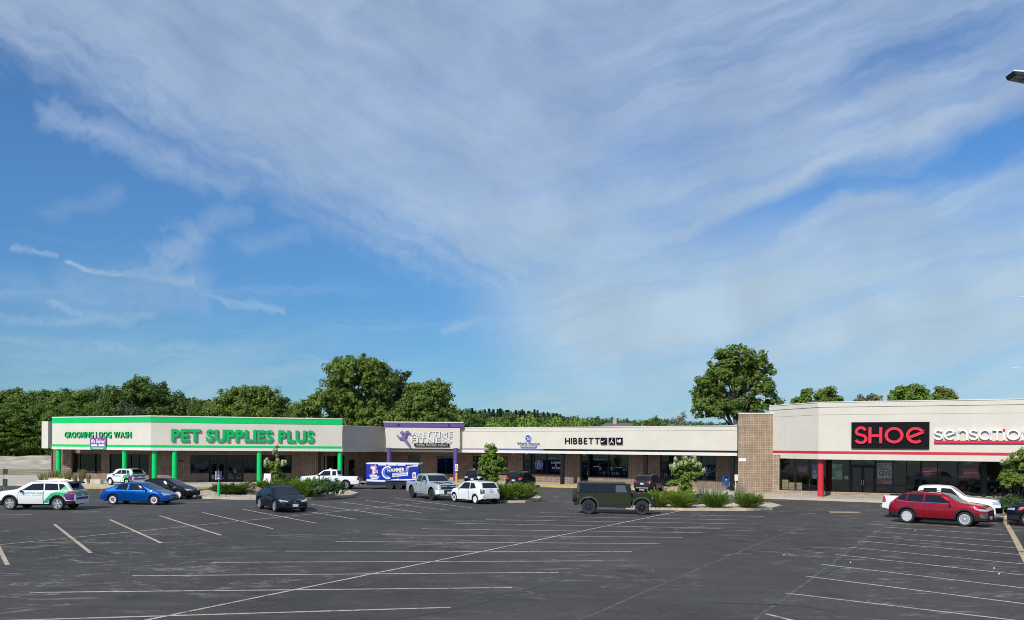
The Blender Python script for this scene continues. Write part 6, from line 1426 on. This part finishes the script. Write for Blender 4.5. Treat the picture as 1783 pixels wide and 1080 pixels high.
big_tree('broadleaf_tree', 1280, 108, 0, [(1288, 632, 38, 28), (1255, 650, 28, 26), (1320, 652, 28, 26), (1278, 668, 46, 30), (1232, 690, 26, 28), (1325, 682, 26, 20), (1285, 710, 60, 28), (1265, 618, 22, 12), (1345, 703, 14, 9), (1225, 668, 16, 14), (1240, 715, 30, 24)],
    'large dark green tree standing alone behind the tan block pier', leaf_mid, 600, 52, .58, .17, 34, .5, 18)
big_tree('broadleaf_tree', 430, 140, 0, [(410, 700, 30, 22), (440, 694, 34, 20), (468, 702, 26, 22), (385, 715, 20, 20), (430, 722, 60, 16), (482, 716, 14, 14)], 'wide clumped tree above the word SUPPLIES', leaf_mid, 400, 56, .85, .20, 35)
big_tree('broadleaf_tree', 250, 150, 0, [(250, 686, 42, 23), (222, 700, 36, 22), (285, 702, 36, 20), (250, 716, 66, 20), (305, 712, 24, 18)], 'dark domed tree above the word GROOMING', leaf_deep, 400, 54, 1.0, .22, 36)
T(190, 678, 150, 60, 'round2', 'broadleaf_tree', 'dark tree at the left shoulder of the domed tree')
T(340, 698, 150, 46, 'round2', 'broadleaf_tree', 'low dark tree in the dip right of the domed tree')
T(363, 705, 158, 36, 'round', 'broadleaf_tree', 'small mid green tree filling the dip before the wide clumped tree')
T(512, 703, 150, 46, 'round', 'broadleaf_tree', 'low green tree left of the tallest tree')
T(224, 702, 138, 70, 'grey', 'broadleaf_tree', 'grey green bushy tree in front of the dark domed tree')
# locust row along the yard at the far left
rg = random.Random(7)
for i, (px, yt, Y, w_) in enumerate(((-40, 702, 168, 110), (15, 700, 166, 95), (75, 700, 168, 90), (120, 697, 165, 85), (172, 700, 166, 80))):
    T(px, yt, Y, w_, 'layer', 'locust_tree', ('feathery locust tree cut by the left edge', 'feathery locust tree second from the left edge', 'feathery locust tree in the middle of the row by the gravel', 'feathery locust tree left of the store corner', 'feathery locust tree just above the store corner')[i], 'locust trees along the gravel yard', rg.uniform(0, 6))
# dark understorey and the wood behind it
def wood_belt(name, pts, seed, n, hfun, m_, ls, kinds=None):
    rs = np.random.RandomState(seed); P, N = [], []
    for k in range(n):
        t = rs.uniform()*(len(pts)-1); i = int(t); u = t-i; x = pts[i][0]*(1-u)+pts[i+1][0]*u; y = pts[i][1]*(1-u)+pts[i+1][1]*u; h = pts[i][2]*(1-u)+pts[i+1][2]*u; w = rs.uniform(-4, 4); z = rs.uniform(0, 1)**.7*h*(.85+.15*math.sin(x*.9)*math.sin(x*.37+2))
        P.append((x+rs.normal()*1.2, y+w, z)); N.append((0, -.5, .6))
    P = np.array(P); N = unit(np.array(N)+rs.normal(size=P.shape)*.5); o = bpy.data.objects.new(name, np_mesh(name, leaf_quads(P, N, ls, rs), 0, m_)); COL.objects.link(o); return tag(o, kind='stuff')
o = wood_belt('undergrowth', [(at(-90, 172).x, 171, 6), (at(90, 168).x, 169, 7)], 4, 16000, None, leaf_deep, .42); o['label'] = 'dark green undergrowth at the foot of the locust row'
for i in range(26):
    px = -60+i*22+rg.uniform(-6, 6); yt = 683+rg.uniform(-4, 5) if px < 170 else 700+rg.uniform(-4, 6); Y = 205+rg.uniform(-10, 22)
    T(px, yt, Y, rg.uniform(85, 125), ('round2', 'round')[i % 2], 'woodland_tree', 'dark tree in the woodland belt behind the pet store', 'trees of the wood behind the pet store', rg.uniform(0, 6))
# far ridge between the fitness club and the pier
def ridge_top(px): return lerpf([(760, 712), (800, 713), (860, 714), (900, 713), (950, 716), (985, 724), (1020, 728), (1045, 724), (1080, 727), (1115, 732), (1140, 726), (1175, 732), (1230, 735), (1300, 736)], px)
for i in range(40):
    px = 770+i*12.6+rg.uniform(-4, 4); Y = rg.uniform(380, 450)
    T(px, ridge_top(px)+rg.uniform(0, 5), Y, rg.uniform(46, 66), 'far', 'ridge_tree', 'dark tree on the far wooded ridge', 'trees of the far ridge', rg.uniform(0, 6))
for i in range(26):
    px = 806+i*6.8+rg.uniform(-4, 4); Y = rg.uniform(330, 360)
    T(px, lerpf([(800, 712), (880, 713), (935, 713), (960, 719), (990, 726)], px)+rg.uniform(-1, 5), Y, rg.uniform(18, 34), 'pine', 'pine_tree', 'dark pine in the plantation on the skyline', 'pines on the skyline')
for i in range(22):
    px = 790+i*20+rg.uniform(-5, 5); Y = rg.uniform(240, 290)
    T(px, lerpf([(790, 717), (860, 722), (960, 730), (1060, 735), (1240, 738)], px)+rg.uniform(-2, 5), Y, rg.uniform(56, 80), ('round', 'round2')[i % 2], 'broadleaf_tree', 'mid-distance tree below the far ridge', 'trees in the middle distance behind the shop row', rg.uniform(0, 6))
for i, (px, yt, w_, k_, lb) in enumerate(((787, 722, 34, 'bright', 'light green tree right of the purple band'), (818, 733, 26, 'grey', 'grey green bush above the purple band end'), (862, 730, 24, 'lime', 'small lime tree left of the finance sign'), (885, 733, 24, 'bright', 'small bright tree beside the lime one'), (922, 726, 38, 'lime', 'round lime green tree above the finance emblem'),
        (965, 729, 24, 'lime', 'lime tree directly right of the gap in the pines'), (985, 731, 22, 'bright', 'bright green tree second right of the gap'), (1003, 728, 26, 'lime', 'lime tree left of the house roof'), (1024, 731, 20, 'bright', 'bright tree touching the house roof'), (1115, 733, 24, 'bright', 'bright tree at the right end of the house roof'),
        (1182, 720, 36, 'pale', 'pale airy willow left of the large dark tree'), (1142, 728, 18, 'round2', 'small dark conical tree between house and willow'))):
    T(px, yt, 165+i*2, w_*1.75, k_, 'small_tree', lb, None, i)
for px, Y, lb_, lab, mt, nc, sd in ((1402, 110, [(1402, 696, 9, 15), (1388, 704, 10, 8), (1405, 684, 5, 8)], 'narrow tree top left of the pair above the shoe store', leaf_mid, 60, 51),
        (1440, 112, [(1442, 698, 18, 15), (1440, 684, 9, 11), (1429, 694, 10, 12), (1456, 697, 9, 10)], 'right-hand tree top of the pair above the shoe store', leaf_mid, 90, 52),
        (1512, 140, [(1500, 698, 12, 8), (1522, 696, 13, 10), (1512, 704, 24, 10)], 'pale dry tree top behind the shoe store', leaf_pale, 46, 53),
        (1584, 100, [(1582, 694, 28, 18), (1570, 685, 13, 11), (1596, 683, 15, 12), (1608, 692, 10, 11), (1556, 696, 10, 8)], 'bright dense tree top above the SHOE panel', leaf_bright, 170, 54),
        (1640, 104, [(1640, 695, 16, 15), (1636, 685, 8, 8), (1652, 696, 9, 10)], 'yellow green tree top right of the dense one', leaf_mat('yellow green leaves', (.13, .18, .03), (.24, .29, .07)), 80, 55)):
    big_tree('tree_top', px, Y, 0, lb_+[(px, 722, lb_[0][2]*.9, 16)], lab, mt, int(nc*1.3), 52, .50, .16, sd, .3, 8)

# house roof beyond the row
hp = at(1075, 190); hz = zat(1075, 737, 190); hr = empty('house', (hp.x, hp.y, 0), label='brown shingled house roof with chimney beyond the shop row', cat='house')
shg = mat('brown shingles', (.13, .11, .105), .9, var=.2, vscale=2); hw_ = 35*190/FPX
MB().hexa([(hp.x-hw_, 186, hz-1.6), (hp.x+hw_, 186, hz-1.6), (hp.x+hw_, 198, hz-1.6), (hp.x-hw_, 198, hz-1.6), (hp.x-hw_*.55, 191, hz+.1), (hp.x+hw_*.75, 191, hz), (hp.x+hw_*.75, 193, hz), (hp.x-hw_*.55, 193, hz+.1)]).build('roof', shg, hr)
MB().box(hp.x-hw_+.4, hp.x+hw_-.4, 186.6, 197.5, 0, hz-1.6).build('wall', stucco, hr)
MB().box(hp.x-1.1, hp.x-.3, 190, 190.8, hz-1, hz+.9).build('chimney', block_tan, hr)

# ---- islands
def island(pts, name_lbl, seed, inset=.32):
    c = sum((Vector(p) for p in pts), Vector((0, 0)))/len(pts)
    inner = [tuple(Vector(p)+(c-Vector(p)).normalized()*inset) for p in pts]
    n = len(pts); mb = MB()
    for i in range(n):
        j = (i+1) % n; a, b, c1, d = pts[i], pts[j], inner[j], inner[i]
        mb.hexa([(*a, -.02), (*b, -.02), (*c1, -.02), (*d, -.02), (*a, .15), (*b, .15), (*c1, .15), (*d, .15)])
    o = struct('kerb', mb, kerb_m); bm = bmesh.new(); bm.from_mesh(o.data); bmesh.ops.recalc_face_normals(bm, faces=bm.faces); bm.to_mesh(o.data); bm.free()
    struct('gravel_bed', MB().face([(*p, .12) for p in inner]), gravel_m)
    # loose stones: one piece of stuff
    rs = np.random.RandomState(seed); x0, x1 = min(p[0] for p in inner), max(p[0] for p in inner); y0, y1 = min(p[1] for p in inner), max(p[1] for p in inner); V = []
    def inside(x, y):
        r_ = False
        for i in range(n):
            a, b = inner[i], inner[(i+1) % n]
            if (a[1] > y) != (b[1] > y) and x < (b[0]-a[0])*(y-a[1])/(b[1]-a[1])+a[0]: r_ = not r_
        return r_
    for k in range(int(90*(x1-x0)*(y1-y0))):
        x, y = rs.uniform(x0, x1), rs.uniform(y0, y1)
        if inside(x, y):
            s = rs.uniform(.02, .06); a = rs.uniform(0, 6.28); q = [Vector((x+math.cos(a+t)*s, y+math.sin(a+t)*s, .118)) for t in (0, 2.1, 4.2)]; tp = Vector((x, y, .12+s))
            for i in range(3): V += [q[i], q[(i+1) % 3], tp]
    if V: o = bpy.data.objects.new('gravel', np_mesh('gravel', np.array([tuple(v) for v in V]), 0, gravel_m, False)); COL.objects.link(o); tag(o, name_lbl, kind='stuff')
def G2(pts): return [tuple(gp(*p, z=.0)[:2]) for p in pts]
island(G2([(336, 864), (352, 868.5), (420, 870.5), (520, 870.5), (580, 868), (610, 865.5), (624, 861), (610, 857.5), (560, 852), (470, 850), (400, 852), (350, 858)][::1]), 'pinkish gravel in the island before the pet store doors', 1)
island(G2([(838, 872), (880, 876), (915, 875.5), (938, 872), (942, 868), (925, 863), (880, 860), (838, 861)]), 'pinkish gravel in the small island right of the white hatchback', 2)
island(G2([(1090, 887), (1200, 889.5), (1300, 890), (1345, 888), (1362, 884), (1345, 879.5), (1290, 874), (1200, 871), (1090, 871)]), 'pinkish gravel in the long island right of the off-roader', 3)
island([tuple(gp(*p)[:2]) for p in ((1735, 906), (1783, 915), (1830, 925), (1840, 900), (1790, 878), (1745, 878))], 'gravel in the island by the right edge', 4)

def spray_mesh(seed, r, h, n=70, m_=None):
    """spreading juniper: feathery sprays fanning up and outward from the base"""
    rs = np.random.RandomState(seed); P, N, A = [], [], []
    for k in range(n):
        a = rs.uniform(0, 6.283); e_ = R(rs.uniform(12, 75)); L0 = rs.uniform(.7, 1.08); ca, sa = math.cos(a), math.sin(a)
        for j in range(85):
            t = rs.uniform(.15, 1)**.8; rr = r*L0*t*math.cos(e_)**.6; z = h*L0*t*math.sin(e_)**.75; w = .15*(1-t*.8)
            sd = rs.normal()*w; P.append((ca*rr-sa*sd, sa*rr+ca*sd, max(.02, z+rs.normal()*.035)))
            A.append((ca*math.cos(e_)-sa*sd*2.0, sa*math.cos(e_)+ca*sd*2.0, math.sin(e_)+rs.normal()*.25)); N.append(rs.normal(size=3)*.6+np.array([0, -.2, .7]))
    P, A, N = np.array(P), unit(np.array(A)), np.array(N); b = unit(np.cross(A, N)); m = len(P); s_ = rs.uniform(.05, .10, m)[:, None]; w_ = .016
    V = np.stack([P-A*s_*.6, P-b*w_, P+A*s_, P+b*w_], 1); return np_mesh('juniper_bush', V, 0, m_ or juniper_m)
JM = [spray_mesh(41+i, 1.3, 1.25, 150) for i in range(3)]
dark_j = leaf_mat('darker juniper foliage', (.05, .095, .018), (.15, .225, .04), .3); JD = spray_mesh(50, 1.3, 1.2, 170, dark_j)
def bush(me, px, py, wm, h, label, name='juniper_bush', z=.12, rz=0, group=None, cat='bush'):
    p = gp(px, py, z); o = bpy.data.objects.new(name, me); COL.objects.link(o); o.location = p; d = o.data; s_ = wm/2.5; o.scale = (s_, s_, h/1.15); o.rotation_euler = (0, 0, rz)
    return tag(o, label, cat, group)
for i, (px, py, w_, h_, lb) in enumerate(((1147, 884, 2.1, 1.1, 'juniper touching the off-roader bonnet'), (1186, 884.5, 2.2, 1.0, 'juniper under the big blossom tree'), (1244, 884.5, 2.2, .95, 'second juniper from the right end of the long island'), (1302, 884.5, 2.35, .95, 'rightmost juniper on the long island'),
        (880, 871, 2.8, 1.2, 'bright juniper beside the white hatchback'), (912, 870.5, 2.2, 1.1, 'bright juniper at the right tip of the small island'))):
    bush(JM[i % 3], px, py, w_, h_, lb, rz=i*1.3, group='bright spreading junipers')
for i, (px, py, w_, h_, lb, me) in enumerate(((392, 861, 2.4, .85, 'dark juniper left of the green bollard post', JD), (418, 861.5, 2.7, .8, 'dark juniper between the green post and the boulder', JD), (448, 859, 2.7, .95, 'juniper behind the tan boulder', JM[0]), (473, 859, 2.7, .9, 'juniper below the sandwich board', JM[1]),
        (500, 858, 2.5, 1.0, 'juniper under the small cream blossom tree', JD), (530, 866, 2.7, 1.3, 'tall juniper behind the navy sedan', JM[2]), (550, 863, 2.5, 1.3, 'tall juniper in the middle of the hedge clump', JD))):
    bush(me, px, py, w_, h_, lb, rz=i*1.1, group='junipers on the pet store island')
shr, _ = crown('shrub', 61, [(0, 0, .55, .85, .85, .55)], leaf_mat('blue green shrub leaves', (.055, .11, .035), (.13, .21, .07)), 60, 40, .22, .055)
shd, _ = crown('shrub', 62, [(0, 0, .55, .85, .85, .55)], leaf_deep, 60, 40, .22, .06)
for me, px, py, w_, h_, lb in ((shr, 562, 866.5, 2.3, 1.25, 'blue green rounded shrub left of the hedge end'), (shr, 580, 865, 2.1, 1.2, 'blue green rounded shrub at the right end of the pet store island'), (shd, 497, 855, 2.0, 1.3, 'dark round shrub right of the small blossom tree'), (shr, 1752, 897, 2.0, 1.1, 'shrub under the right edge tree'), (shr, 1768, 893, 1.6, 1.0, 'loose shrub at the right edge')):
    p = gp(px, py, .12); o = bpy.data.objects.new('shrub', me); COL.objects.link(o); o.location = p; o.scale = (w_/1.9, w_/1.9, h_/1.15); tag(o, lb, 'shrub')
# blossom trees
def blossom_tree(px, py, H, Wd, z0, seed, label, nbl, m_leaf, lobes, nclump=90, ls=.075, Y=None):
    p = gp(px, py, .12); e = empty('blossom_tree', p, label=label, cat='tree'); me, C_ = crown('crown', seed, lobes, m_leaf, nclump, 46, .20, ls, .8, .3)
    o = bpy.data.objects.new('crown', me); COL.objects.link(o); o.parent = e
    rg = random.Random(seed); mb = MB()
    for k in range(3): c = Vector(C_[rg.randrange(len(C_))]); mb.tube([(rg.uniform(-.08, .08), 0, -.1), (c.x*.3, c.y*.3, c.z*.5), (c.x*.8, c.y*.8, c.z*.95)], [.05, .04, .015], 6)
    mb.tube([(0, 0, -.1), (.02, 0, H*.4), (0, 0, H*.8)], [.07, .05, .02], 6)
    for k in range(10): c = Vector(C_[rg.randrange(len(C_))]); mb.tube([(0, 0, H*rg.uniform(.2, .45)), tuple(c*.95)], [.03, .01], 5)
    mb.build('trunk', bark, e, local=True, smooth=True)
    rs = np.random.RandomState(seed+9); top = np.array(sorted(C_.tolist(), key=lambda c: -(c[2]+1.2*math.hypot(c[0], c[1])))[:nbl])
    if nbl:
        idx = np.repeat(np.arange(len(top)), 90); d = unit(rs.normal(size=(len(idx), 3))); P = top[idx]*np.array([1.06, 1.06, 1.0])+np.array([0, 0, .08])+d*(rs.uniform(size=(len(idx), 1))**.5)*np.array([.15, .15, .22])
        me = np_mesh('blossoms', leaf_quads(P, d, .045, rs, .8), 0, cream_bloom); b = bpy.data.objects.new('blossoms', me); COL.objects.link(b); b.parent = e
    return e
blossom_tree(1194, 880, 3.2, 2.4, .3, 71, 'green tree with cream blossom clusters on top, on the long island', 32, leaf_bright,
    [(.1, 0, 2.55, .75, .7, .45), (-.55, 0, 2.25, .35, .4, .35), (.75, 0, 2.0, .42, .4, .32), (0, 0, 1.75, .75, .7, .5), (-.8, 0, 1.35, .35, .3, .22), (0, 0, .95, .5, .5, .5), (-.1, 0, .4, .3, .3, .35)], 150)
blossom_tree(479, 856, 3.6, 1.6, .8, 72, 'small sparse tree with cream blossom in front of the pet store window', 26, leaf_bright,
    [(0, 0, 3.0, .22, .25, .55), (-.55, 0, 2.15, .35, .35, .25), (.55, 0, 2.1, .38, .35, .28), (0, 0, 2.0, .6, .5, .4), (0, 0, 1.5, .4, .4, .35), (.1, 0, 1.1, .22, .2, .25)], 60)
blossom_tree(855, 866, 4.0, 2.2, .5, 73, 'leafy bright green tree beside the white hatchback roof', 3, leaf_bright,
    [(.05, 0, 3.3, .42, .5, .5), (-.3, 0, 2.6, .6, .6, .5), (.5, 0, 2.5, .55, .5, .4), (-.5, 0, 2.1, .45, .5, .35), (0, 0, 1.9, .9, .8, .55), (.1, 0, 1.3, .5, .5, .45)], 150, .085)
blossom_tree(1772, 893, 3.75, 2.4, .9, 74, 'round green tree with a few cream blossoms at the right edge', 16, leaf_mid,
    [(0, 0, 2.7, .75, .8, .6), (-.6, 0, 2.1, .5, .5, .4), (.5, 0, 2.2, .7, .6, .5), (0, 0, 1.8, .9, .8, .45), (.1, 0, 3.3, .3, .4, .35)], 140, .085)
# ornamental grasses
def grass_mesh(seed, h, r, n, m_, w=.012):
    rs = np.random.RandomState(seed); a = rs.uniform(0, 6.283, n); s = rs.uniform(.2, 1, n)**.7*r; H_ = h*rs.uniform(.6, 1.1, n); b0 = np.stack([np.cos(a)*s*.35, np.sin(a)*s*.35, np.zeros(n)], 1); t0 = np.stack([np.cos(a)*s, np.sin(a)*s, H_], 1)
    sd = np.stack([-np.sin(a+rs.normal(size=n)), np.cos(a+rs.normal(size=n)), np.zeros(n)], 1)*w; return np_mesh('ornamental_grass', np.stack([b0-sd, b0+sd, t0+sd*.6, t0-sd*.6], 1), 0, m_)
GM = [grass_mesh(81, 1.15, .5, 210, grass_dry, .016), grass_mesh(82, 1.0, .45, 180, grass_dry, .016)]; GG = grass_mesh(83, 1.0, .5, 110, grass_grey, .010)
for i, (px, h_, w_) in enumerate(((73, .7, .9), (83, .85, 1.0), (94, .95, 1.1), (105.5, .75, .6), (117.5, 1.0, .8), (130, .9, .6), (142, 1.05, .75), (154.5, .95, .6))):
    p = at(px, 78.9+(px > 100)*(-(px-100)*.05), .15); o = bpy.data.objects.new('ornamental_grass', GM[i % 2]); COL.objects.link(o); o.location = p; o.scale = (w_, w_, h_)
    tag(o, ('straw grass tuft at the left end of the planter', 'straw grass tuft left of the first green column', 'full straw tuft in front of the first green column', 'small straw tuft right of the first green column', 'tall straw tuft before the left window panes', 'narrow straw tuft in the middle of the planter', 'tallest straw tuft before the wide window', 'straw tuft nearest the small white crossover')[i], 'grass', 'ornamental grasses in the corner planter')
for i, (px, py, lb) in enumerate(((1224, 874, 'silvery grass right of the big blossom tree'), (1249, 875, 'silvery grass behind the second right juniper'), (1289, 875, 'silvery grass behind the rightmost juniper'))):
    p = gp(px, py, .12); o = bpy.data.objects.new('ornamental_grass', GG); COL.objects.link(o); o.location = p; o.scale = (1.15, 1.15, 1.35); tag(o, lb, 'grass', 'silvery grasses on the long island')
# boulders
def boulder(px, py, r, h, m_, label, seed):
    p = gp(px, py, .1); bm = bmesh.new(); bmesh.ops.create_icosphere(bm, subdivisions=3, radius=1)
    from mathutils import noise as mn
    for v in bm.verts: n_ = mn.noise(v.co*1.3+Vector((seed, 0, 0)))*.35+mn.noise(v.co*3.5)*.1; v.co *= 1+n_; v.co.x *= r; v.co.y *= r*.8; v.co.z = max(-.1, v.co.z*h)
    me = bpy.data.meshes.new('boulder'); bm.to_mesh(me); bm.free(); me.materials.append(m_); o = bpy.data.objects.new('boulder', me); COL.objects.link(o); o.location = p; tag(o, label, 'boulder')
boulder(438, 862, .75, .75, mat('pinkish boulder', (.26, .19, .15), .95, var=.3, vscale=6, bump=.8, bscale=10), 'tan pink boulder between the green post and the navy sedan', 1)
boulder(1214, 877, .8, .75, mat('grey boulder', (.13, .12, .125), .95, var=.3, vscale=6, bump=.8, bscale=10), 'dark grey boulder right of the blossom tree on the long island', 2)
boulder(1269, 876, .55, .5, MATS['grey boulder'], 'grey boulder between the two rightmost junipers', 3)
boulder(1736, 899, .45, .35, MATS['pinkish boulder'], 'tan boulder low in the island by the right edge', 4)

# ------------------------------------------------------------------ street furniture
blue_m = mat('mailbox blue', (.02, .07, .22), .45); ygp = mat('yellow bollard plastic', (.75, .36, .02), .5)
# accessible parking sign on green bollard
p = gp(381, 868); e = empty('parking_sign', (p.x, p.y, 0), label='reserved parking sign on thin pole above a green bollard sleeve', cat='sign')
MB().lathe([(0, 0), (.095, 0), (.095, 1.05), (.05, 1.1), (0, 1.1)], 18, c=(p.x, p.y, 0)).build('bollard', green, e, smooth=True)
MB().tube([(p.x, p.y, 1.08), (p.x, p.y, 1.95)], .03, 8).build('pole', galv, e)
fr = Frame((p.x-.16, p.y-.06), (p.x+.16, p.y+.10)); MB().fbox(fr, 0, fr.L, 0, .02, 1.32, 1.90).build('panel', mat('dark violet sign face', (.06, .05, .14), .5), e)
MB().fbox(fr, -.05, 0, -.06, .03, 1.30, 1.92).build('edge', white_sign, e); MB().fbox(fr, .06, .24, .021, .028, 1.36, 1.48).build('print_block', white_sign, e); MB().fbox(fr, .06, .26, .021, .028, 1.60, 1.63).build('print_block', white_sign, e)
# yellow bollard sign by the purple column
p = gp(794.8, 843.8); e = empty('parking_sign', (p.x, p.y, 0), label='accessible parking sign above a yellow bollard in front of the purple column', cat='sign')
MB().lathe([(0, 0), (.11, 0), (.11, 1.08), (.04, 1.14), (0, 1.14)], 18, c=(p.x, p.y, 0)).build('bollard', ygp, e, smooth=True); MB().tube([(p.x, p.y, 1.1), (p.x, p.y, 2.0)], .025, 8).build('pole', galv, e)
fr = Frame((p.x-.15, p.y-.05), (p.x+.15, p.y-.05)); MB().fbox(fr, 0, .3, 0, .015, 1.58, 2.03).build('panel', white_sign, e); MB().fbox(fr, 0, .3, 0, .015, 1.34, 1.50).build('panel', white_sign, e)
stroke(e, fr, [[(.13, .36), (.13, .2), (.2, .18), (.22, .08)], arc(.15, .14, .07, .07, 120, 400, 8)], 0, 1.60, .95, .035, mat('sign blue', (.02, .06, .3), .5), 'wheelchair_symbol', d=.016, depth=.004)
# sandwich board
p = at(465.8, 76.9); e = empty('sandwich_board', (p.x, p.y, .15), label='white A-frame sidewalk board beside the green column', cat='sign')
for s_ in (1, -1):
    mb = MB(); y0_, y1_ = s_*.28, s_*.04
    mb.hexa([(p.x-.32, p.y+y0_-.02, .15), (p.x+.32, p.y+y0_-.02, .15), (p.x+.32, p.y+y0_+.02, .15), (p.x-.32, p.y+y0_+.02, .15), (p.x-.30, p.y+y1_-.02, 1.12), (p.x+.30, p.y+y1_-.02, 1.12), (p.x+.30, p.y+y1_+.02, 1.12), (p.x-.30, p.y+y1_+.02, 1.12)]); mb.build('panel', white_sign, e)
for s_ in (-.26, -.02, .2): MB().box(p.x+s_, p.x+s_+.07, p.y-.05, p.y+.05, 1.12, 1.18).build('hinge', white_sign, e)
MB().face([(p.x-.16, p.y-.235, .48), (p.x+.16, p.y-.235, .48), (p.x+.13, p.y-.16, .78), (p.x-.13, p.y-.16, .78)]).build('print_block', mat('faded print', (.4, .33, .33), .6), e)
MB().face([(p.x-.18, p.y-.14, .90), (p.x+.18, p.y-.14, .90), (p.x+.18, p.y-.125, .96), (p.x-.18, p.y-.125, .96)]).build('print_block', MATS['faded print'], e)
# mailbox
p = at(1263, 73.6); bxp = empty('mailbox', (p.x, p.y, .15), label='blue street mailbox on legs beside the black column', cat='mailbox'); mb = MB(); pr = [(-.27, .35), (.27, .35), (.27, 1.0)]+[(.27*math.cos(R(t)), 1.0+.24*math.sin(R(t))) for t in range(15, 166, 15)]+[(-.27, 1.0)]
n = len(pr); mb.v = [(p.x-.25, p.y+a, .15+b) for a, b in pr]+[(p.x+.25, p.y+a, .15+b) for a, b in pr]; mb.f = [tuple(range(n)), tuple(reversed(range(n, 2*n)))]+[(i, n+i, n+(i+1) % n, (i+1) % n) for i in range(n)]; mb.m = [0]*len(mb.f)
mb.build('box', blue_m, bxp); MB().box(p.x-.2, p.x+.2, p.y-.285, p.y-.272, 1.18, 1.33).build('slot', blackpl, bxp); MB().box(p.x-.06, p.x+.06, p.y-.283, p.y-.272, .98, 1.06).build('label_plate', white_sign, bxp)
for sx in (-.2, .16):
    for sy in (-.22, .18): MB().box(p.x+sx, p.x+sx+.04, p.y+sy, p.y+sy+.04, .15, .51).build('leg', blue_m, bxp)
p = at(1280.5, 71.8); e = empty('utility_box', (p.x, p.y, .15), label='white box on a short post between black column and tan pier', cat='box')
MB().box(p.x-.17, p.x+.17, p.y-.12, p.y+.12, 1.0, 1.55).build('box', whitepl, e); MB().box(p.x-.05, p.x+.05, p.y-.05, p.y+.05, .15, 1.0).build('post', whitepl, e)
# roadside sign boxes at far left
p = gp(6.5, 856); e = empty('sign_post', (p.x, p.y, 0), label='thin post carrying two dark green signs at the left edge', cat='sign'); dgm = mat('dark green metal', (.02, .05, .04), .5)
MB().tube([(p.x, p.y, 0), (p.x, p.y, 1.9)], .03, 8).build('pole', galv, e)
for z0_, z1_ in ((.42, .98), (1.35, 1.76)): MB().box(p.x-.05, p.x+.26, p.y-.06, p.y+.06, z0_, z1_).build('sign_panel', dgm, e)
# light pole off the right edge: only its head and two banner arms reach into view
LY = 18.3; pxp = 1850; p = at(pxp, LY); e = empty('light_pole', (p.x, p.y, 0), label='parking lot lamp head and two thin arms reaching in at the right edge', cat='street lamp')
MB().tube([(p.x, p.y, 0), (p.x, p.y, 12.3)], [.11, .07], 12).build('pole', galv, e)
zh = zat(1770, 137, LY); x0_ = at(1752, LY).x; mb = MB()
h0 = MB().hexa([(x0_+.05, LY-.16, zh+.03), (x0_+.62, LY-.16, zh-.08), (x0_+.62, LY+.16, zh-.08), (x0_+.05, LY+.16, zh+.03), (x0_+.0, LY-.15, zh+.10), (x0_+.62, LY-.15, zh+.06), (x0_+.62, LY+.15, zh+.06), (x0_, LY+.15, zh+.10)])
h0.build('lamp_head', darkalloy, e)
MB().hexa([(x0_+.0, LY-.13, zh+.102), (x0_+.60, LY-.13, zh+.062), (x0_+.60, LY+.13, zh+.062), (x0_+.0, LY+.13, zh+.102), (x0_+.06, LY-.10, zh+.15), (x0_+.60, LY-.10, zh+.10), (x0_+.60, LY+.10, zh+.10), (x0_+.06, LY+.10, zh+.15)]).build('lamp_cover', whitepl, e)
for i in range(2):
    for j in range(2):
        xa, xb = x0_+.08+i*.22, x0_+.27+i*.22; ya, yb = LY-.14+j*.15, LY-.01+j*.15; za, zb_ = zh+.02-i*.042, zh-.015-i*.042
        MB().hexa([(xa, ya, za-.012), (xb, ya, zb_-.012), (xb, yb, zb_-.012), (xa, yb, za-.012), (xa, ya, za), (xb, ya, zb_), (xb, yb, zb_), (xa, yb, za)]).build('led_panel', galv, e)
MB().tube([(x0_+.6, LY, zh), (p.x, LY, zh-.15)], .05, 8).build('arm', galv, e)
for yy, nm in ((517.5, 0), (640, 1)): z_ = zat(1762, yy, LY); MB().tube([(at(1761, LY).x, LY, z_-.006), (p.x, LY, z_+.05)], [.006, .014], 6).build('banner_arm', white_sign, e)
# small litter on the asphalt
rg = random.Random(5)
for (px, py) in ((1366, 967), (1482, 980), (1594, 924), (1732, 990), (1741, 1000)):
    q = gp(px, py); s_ = .022; o = MB().hexa([(q.x-s_, q.y-s_, .0), (q.x+s_, q.y-s_*.6, .0), (q.x+s_*.8, q.y+s_, .0), (q.x-s_, q.y+s_, .0), (q.x-s_*.6, q.y-s_*.5, .035), (q.x+s_*.5, q.y-s_*.4, .03), (q.x+s_*.4, q.y+s_*.6, .04), (q.x-s_*.4, q.y+s_*.5, .03)]).build('litter', mesh_white); tag(o, 'small white scrap of litter on the asphalt between the painted lines', 'litter', 'litter scraps on the right parking bays')
